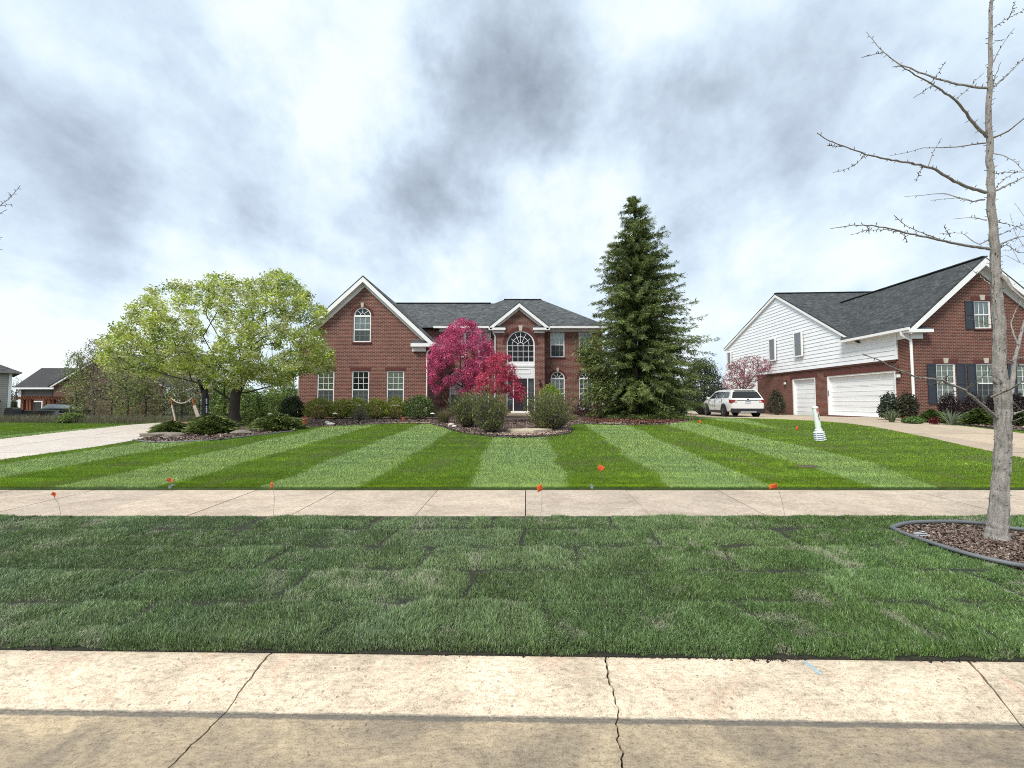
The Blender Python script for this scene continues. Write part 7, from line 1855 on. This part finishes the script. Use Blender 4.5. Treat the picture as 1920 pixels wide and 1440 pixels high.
# ================================================================== PATH LIGHTS
def path_light(label, px, py, Y, h=.32):
    bx = ax(px, Y, py); bz = g(bx, Y) + .03; root = thing('path_light', label, 'path light', (bx, Y, bz), 0, 'low garden path lights')
    obj('post', MB().tube([(bx, Y, bz), (bx, Y, bz + h)], .012, 6), BLACK, root, uv=False)
    obj('shade', MB().lathe([(.0, .055), (.03, .05), (.11, .012), (.11, 0), (.0, .004)], (bx, Y, bz + h), 14), TRIM, root, uv=False)
path_light('white capped path light before the left yew shrubs', 628, 786, 18.3); path_light('white capped path light right of the round boxwood', 811, 786, 18.3); path_light('white capped path light among the junipers near the pear trunk', 506, 788, 17.3, .36)
tag(obj('clay_pot', MB().lathe([(.05, 0), (.08, .0), (.10, .16), (.115, .16), (.115, .19), (.09, .19), (.08, .05), (0, .05)], (ax(571, 15.0, 795), 15.0, g(ax(571, 15, 795), 15) + .12), 14), plain('terracotta', (.42, .14, .045), .8), None, uv=False), 'small orange terracotta pot beside the right junipers', 'pot')

# ================================================================== PLAY EQUIPMENT
def goal():
    Y = 17.6; root = thing('goal_net', 'orange and white practice goal net frame beside the pale driveway', 'goal', (ax(345, Y, 795), Y, g(ax(345, Y, 795), Y)))
    OR = plain('orange_tube', (.62, .16, .05), .5); WH = plain('cream_tube', (.78, .66, .56), .6)
    f = lambda px, py, dy=0: tuple(at(px, py, Y + dy))
    obj('pole', MB().tube([f(331, 793), f(324, 768), f(320, 745)], .028, 8), OR, root, smooth=True, uv=False)
    obj('pole', MB().tube([f(371, 793), f(365, 768), f(360.5, 746)], .028, 8), OR, root, smooth=True, uv=False)
    obj('pole_sleeve', MB().tube([f(329.5, 790), f(322.5, 760)], .036, 8), WH, root, smooth=True, uv=False)
    obj('pole_sleeve', MB().bar(f(373, 784, -.05), f(364, 760, -.05), .14, .03, up=(0, 1, 0)), WH, root, uv=False)
    pts = [f(320 + 40.5 * t, 745.5 + 10.5 * (1 - (2 * t - 1) ** 2)) for t in np.linspace(0, 1, 12)]
    obj('top_cord', MB().tube(pts, .022, 6), WH, root, smooth=True, uv=False)
    mb = MB(); n = 11
    for i in range(n):
        t0, t1 = i / n, (i + 1) / n
        mb.quad(pts[i], pts[i + 1], f(331 + 40 * t1, 792), f(331 + 40 * t0, 792))
    obj('net', mb, NETTING, root, uv=False)
    obj('base_bar', MB().tube([f(331, 793), f(371, 793)], .025, 6), OR, root, uv=False)
goal()
def hoop():
    Y = 18.6; bx = ax(387, Y, 790); bz = g(bx, Y); root = thing('basketball_hoop', 'navy padded basketball hoop post behind the pear branches', 'basketball hoop', (bx, Y, bz))
    NAVY = plain('navy_pad', (.012, .016, .030), .6); f = lambda px, py, dy=0: tuple(at(px, py, Y + dy))
    obj('pad', MB().box(ax(381, Y, 760), ax(388.5, Y, 760), Y - .11, Y + .11, bz, az(741, Y)), NAVY, root, bevel=.03)
    obj('post', MB().box(ax(381.5, Y, 740), ax(388, Y, 740), Y - .08, Y + .08, az(741, Y), az(722, Y)), BLACK, root, bevel=.01)
    obj('arm', MB().bar(f(384, 728), f(402, 712, .1), .10, .12), BLACK, root); obj('arm', MB().bar(f(380, 736), f(370, 702, -.4), .08, .10), BLACK, root)
    obj('arm', MB().bar(f(386, 726), f(372, 690, -.4), .08, .10), BLACK, root)
    Bp = Vector(at(368, 690, Y - .5))
    bb = obj('backboard', MB().box(Bp.x - .04, Bp.x + .02, Bp.y - .9, Bp.y + .9, Bp.z - .35, Bp.z + .72), TRIM, root)
    obj('rim', MB().tube([(Bp.x - .28 + .23 * math.cos(a), Bp.y + .23 * math.sin(a), Bp.z - .15) for a in np.linspace(0, 6.283, 17)], .012, 5), plain('rim_orange', (.6, .13, .03), .5), root, uv=False)
    LET = plain('pad_lettering', (.72, .72, .74), .6)
    for k, (py, w) in enumerate(((748.5, .06), (752, .07), (756, .06), (762, .06), (765.5, .065), (769, .07), (772.5, .06), (778, .07))):
        z = az(py, Y - .11); x = ax(387.3, Y - .11, py); obj('pad_letter', MB().box(x - w / 2, x + w / 2, Y - .116, Y - .1105, z - .03, z + .03), LET, root, uv=False)
hoop()

# ================================================================== FAR LEFT NEIGHBOURS
def neighbour():
    Y = 49.0; M = front(Y); F = lambda px, py, y=Y: at(px, py, y)
    bz = -.3; root = thing('brick_bungalow', 'low brick house with dark roof far left beyond the lawn', 'house', (ax(90, Y, 770), Y, bz))
    BR = brickmat('neighbour_brick', (.13, .050, .040), (.09, .036, .030), (.24, .18, .15)); RF = shingle('neighbour_shingle', (.050, .050, .052), (.034, .034, .036))
    x0, x1 = ax(36, Y, 740), ax(102, Y, 740); ez = az(728, Y)
    w0 = (ax(60.5, Y, 760), ax(80, Y, 760), az(774, Y), az(752, Y)); w1 = (ax(85, Y, 760), ax(92, Y, 760), az(774, Y), az(752, Y))
    wall('wall', [(x0, bz), (x1, bz), (x1, ez), (x0, ez)], [hole_rect(*w0), hole_rect(*w1)], M, BR, root)
    for w in (w0, w1):
        fr_ = obj('window', ring_mesh(hole_rect(*w), hole_rect(*inset(*w, .13)), -.03, .1, M, MB()), TRIM, root)
        obj('pane', MB().box(w[0] + .13, w[1] - .13, Y + .06, Y + .08, w[2] + .13, w[3] - .13), plain('neigh_glass%d' % (w is w0), (.05, .04, .04), .15), fr_, uv=False)
    obj('band_panel', MB().box(ax(47, Y, 735), x1 - .2, Y - .04, Y - .002, az(742, Y), az(731, Y)), plain('grey_band', (.14, .12, .115), .8), root)
    obj('corner_board', MB().box(x0 - .05, x0 + .3, Y - .06, Y + .1, bz, ez), TRIM, root)
    rz = az(690, Y + 5); r0, r1 = ax(78, Y + 5, 690), ax(180, Y + 5, 690)
    slab_roof('roof', [(x0 - .4, Y - .4, ez + .05), (x1 + .6, Y - .4, ez + .05), (r1, Y + 5, rz), (r0, Y + 5, rz)], .12, RF, root)
    slab_roof('roof', [(x0 - .4, Y - .4, ez + .05), (r0, Y + 5, rz), (x0 - .4, Y + 11, ez + .05)], .12, RF, root)
    obj('wall', MB().quad((x0, Y, bz), (x0, Y + 10, bz), (x0, Y + 10, ez), (x0, Y, ez)), BR, root)
    obj('gutter', MB().box(x0 - .45, x1 + .5, Y - .55, Y - .38, ez - .14, ez + .08), TRIM, root)
    gx, gp_, ge = ax(101, Y - 1, 724), ax(206, Y - 1, 663), ax(311, Y - 1, 724)
    M2 = front(Y - 1); gz0, gz1 = az(726, Y - 1), az(664, Y - 1)
    wall('wall', [(gx, bz), (ge, bz), (ge, gz0), (gp_, gz1), (gx, gz0)], [], M2, BR, root)
    obj('wall', MB().quad((gx, Y - 1, bz), (gx, Y + 6, bz), (gx, Y + 6, gz0), (gx, Y - 1, gz0)), BR, root)
    for a, b in (((gx, gz0), (gp_, gz1)), ((ge, gz0), (gp_, gz1))):
        obj('rake_board', MB().prism([a, b, (b[0], b[1] + .3), (a[0] + (-.3 if a[0] < b[0] else .3), a[1] + .1)], -.3, -.05, M2), TRIM, root)
        s = -1 if a[0] < b[0] else 1
        slab_roof('roof', [(a[0] + s * .35, Y - 1.35, a[1] + .12), (b[0], Y - 1.35, b[1] + .36), (b[0], Y + 6, b[1] + .36), (a[0] + s * .35, Y + 6, a[1] + .12)], .1, RF, root)
    # pergola in front
    Yp = 45.0; pg = thing('pergola', 'reddish brown wooden pergola against the far left brick house', 'pergola', (ax(70, Yp, 772), Yp, bz))
    WD = plain('stained_wood', (.20, .065, .030), .8, .2, 6)
    for px in (43.5, 54, 58, 93): 
        for dy in (0, 2.2): obj('post', MB().box(ax(px, Yp, 760) - .16, ax(px, Yp, 760) + .16, Yp + dy - .12, Yp + dy + .12, bz, az(749, Yp)), WD, pg)
    for dy in (-.1, 2.2): obj('beam', MB().box(ax(36, Yp, 748), ax(103, Yp, 748), Yp + dy - .08, Yp + dy + .08, az(749, Yp), az(746, Yp)), WD, pg)
    for k in range(14): x = ax(36 + 5 * k, Yp, 745); obj('rafter', MB().box(x - .05, x + .05, Yp - .6, Yp + 2.8, az(745.8, Yp), az(743.6, Yp)), WD, pg)
    # stone patio wall
    Yw = 41.0; pw = thing('patio_wall', 'low grey stacked stone patio wall in front of the pergola', 'wall', (ax(68, Yw, 787), Yw, g(-50, Yw)))
    x0, x1 = ax(33, Yw, 780), ax(101, Yw, 780); zt = az(771, Yw); zb = az(789, Yw); r_ = random.Random(5); rows = 5; hh = (zt - zb) / rows
    SM = [plain('wall_stone%d' % k, c, .95, .3, 5) for k, c in enumerate(((.20, .19, .175), (.15, .145, .135), (.25, .235, .21)))]
    for j in range(rows):
        x = x0 - r_.uniform(0, .3)
        while x < x1: 
            w = r_.uniform(.35, .8); obj('stone', MB().box(x, min(x + w - .015, x1 + .1), Yw - r_.uniform(0, .05), Yw + .35, zb + j * hh, zb + (j + 1) * hh - .012), r_.choice(SM), pw, uv=False); x += w
    obj('cap_stone', MB().box(x0 - .1, x1 + .1, Yw - .08, Yw + .42, zt, zt + .08), SM[2], pw, uv=False)
    obj('brick_pier', MB().box(ax(69, Yw, 780), ax(84, Yw, 780), Yw - .12, Yw - .055, zb, az(774, Yw)), plain('pier_brick', (.10, .035, .028), .9, .3, 9), pw)
    # covered furniture
    cx = ax(69, 43, 771); tag(obj('patio_table', MB().lathe([(.0, .0), (.35, 0), (.12, .05), (.10, .62), (.95, .66), (.95, .74), (0, .76)], (cx, 43, az(783, 43)), 14), plain('cover_white', (.62, .62, .60), .7), None, uv=False), 'round white patio table behind the stone wall', 'table')
    # parked car by the wall
    Yc = 44.0; cr = thing('parked_car', 'dark car with pale windows parked beside the far brick house', 'car', (ax(122, Yc, 786), Yc, g(-50, Yc)))
    zc = g(-50, Yc) + .1; xc = ax(122, Yc, 780)
    C2 = glossy('car_charcoal', (.02, .022, .024), .3, .5); C3 = glossy('car_pale_glass', (.30, .36, .40), .1, 0)
    mb = MB().prism([(-2.2, .35), (2.2, .35), (2.2, .80), (1.9, .95), (-2.1, 1.0), (-2.25, .8)], -.85, .85, lambda u, v, w: (xc + u, Yc + w, zc + v)); obj('body', mb, C2, cr, bevel=.06)
    mb = MB().prism([(-1.9, .99), (1.2, .96), (.5, 1.42), (-1.3, 1.45)], -.70, .70, lambda u, v, w: (xc + u, Yc + w, zc + v)); obj('cabin', mb, C3, cr, bevel=.05)
    obj('roof', MB().prism([(-1.35, 1.44), (.55, 1.41), (.4, 1.5), (-1.2, 1.52)], -.66, .66, lambda u, v, w: (xc + u, Yc + w, zc + v)), C2, cr, bevel=.02)
    for u in (-1.35, 1.4):
        for w in (-.8, .8): obj('wheel', MB().lathe([(.2, -.1), (.31, -.1), (.33, 0), (.31, .1), (.2, .1)], (xc + u, Yc + w, zc + .3), 18, Matrix.Rotation(R(90), 3, 'X')), TYRE, cr, uv=False)
    obj('sill_trim', MB().box(xc - 1.1, xc + 1.1, Yc - .88, Yc - .84, zc + .36, zc + .44), CLEARL, cr, uv=False)
neighbour()
def corner_house():
    Y = 36.0; bz = -.2; M = front(Y); x1 = ax(20, Y, 720); x0 = x1 - 11; ez = az(697, Y)
    root = thing('tan_house', 'tan sided house corner at the far left picture edge', 'house', (x1, Y, bz), R(55))
    TS = plain('tan_siding', (.36, .33, .285), .7, .06, 2); RF = shingle('brown_grey_shingle', (.10, .095, .10), (.065, .06, .064))
    z = bz; zlow = az(735, Y)
    while z < ez - .05:
        h = min(.2, ez - z); obj('clapboard', MB().add([(x0, Y - .03, z), (x1, Y - .03, z), (x1, Y, z + h), (x0, Y, z + h), (x0, Y + .05, z), (x1, Y + .05, z), (x1, Y + .05, z + h), (x0, Y + .05, z + h)], [(0, 1, 2, 3), (4, 7, 6, 5), (0, 4, 5, 1), (2, 6, 7, 3), (0, 3, 7, 4), (1, 5, 6, 2)]), TS, root, uv=False); z += .2
    obj('wall', MB().quad((x1, Y, bz), (x1, Y + 9, bz), (x1, Y + 9, ez), (x1, Y, ez)), TS, root)
    obj('corner_board', MB().box(x1 - .12, x1 + .06, Y - .06, Y + .02, bz, ez), TRIM, root)
    pk = at(-30, 640, Y)
    rx = x1 - 5; rz = ez + 3.2
    slab_roof('roof', [(x0 - .5, Y - .5, ez - .03), (x1 + .55, Y - .5, ez - .03), (rx, Y + 4.5, rz), (x0, Y + 4.5, rz)], .14, RF, root)
    slab_roof('roof', [(x1 + .55, Y - .5, ez - .03), (x1 + .55, Y + 9.5, ez - .03), (rx, Y + 4.5, rz)], .14, RF, root)
    obj('gutter', MB().box(x0, x1 + .6, Y - .64, Y - .5, ez - .17, ez - .02), plain('tan_gutter', (.30, .27, .24), .6), root)
    pr = Vector((x1 - .6, 0, az(752, Y))); obj('porch_roof', MB().box(x0, pr.x, Y - 3.2, Y - .02, pr.z - .12, pr.z + .06), BLACK, root)
    for xx in (x1 - 4, x1 - .8): obj('porch_post', MB().box(xx - .08, xx + .08, Y - 3.1, Y - 2.94, bz, pr.z - .125), BLACK, root)
    # dark garden bench box and grill outside
    gx = ax(24, 34, 780); gr = thing('patio_grill', 'black covered grill beside the tan house corner', 'grill', (gx, 34, g(gx, 34)))
    zz = g(gx, 34); obj('cabinet', MB().box(gx - .45, gx + .45, 33.7, 34.3, zz, zz + .75), BLACK, gr, bevel=.03); obj('lid', MB().prism([(-.45, .76), (.45, .76), (.40, 1.0), (.2, 1.12), (-.2, 1.12), (-.40, 1.0)], -.28, .28, lambda u, v, w: (gx + u, 34 + w, zz + v)), BLACK, gr, bevel=.02)
    hx = ax(26, 37.5, 782); fe = thing('garden_fence', 'low black fence panel between the tan house and stone wall', 'fence', (hx, 37.5, g(hx, 37.5)))
    zz = g(hx, 37.5)
    for k in range(7): obj('picket', MB().box(hx - .75 + k * .25, hx - .55 + k * .25, 37.46, 37.5, zz, zz + .95), BLACK, fe, uv=False)
    for q_ in (.2, .8): obj('rail', MB().box(hx - .8, hx + 1.0, 37.5, 37.56, zz + q_, zz + q_ + .08), BLACK, fe, uv=False)
corner_house()
shrub('hedge_bush', 'soft green bush between the tan house and the pergola', 'bush', 22, 778, 22, 32, 44.0, [(.12, .15, .05), (.09, .12, .04)], 1500, (.10, .18), 290, stems=20)
for i, (px, hp, lab) in enumerate(((205, 34, 'distant dark treeline clump left of the pear'), (20, 22, 'distant treeline clump behind the far left houses'))):
    pass

# far woods closing the view behind the houses
def far_woods():
    r_ = np.random.default_rng(400); n = 15000; X = r_.uniform(-190, 190, n); Y = r_.uniform(125, 150, n)
    hgt = 3.0 + 3.2 * vnoise(X, X * 0, 9, 41) + 2.0 * vnoise(X, X * 0, 2.5, 42)
    Z = r_.random(n) ** .8 * hgt
    C = np.stack([X, Y, G(X, Y) + Z], 1); col = pal([(.10, .105, .06), (.075, .08, .05), (.12, .14, .06), (.11, .095, .075)], n, r_)
    V, F, c4 = leaves(C, r_.uniform(.5, 1.2, n), col, .7, r_)
    tag(np_obj('far_woods', V, F, LEAF, None, c4), 'distant low treeline behind the houses', 'woods', None, 'stuff')
far_woods()
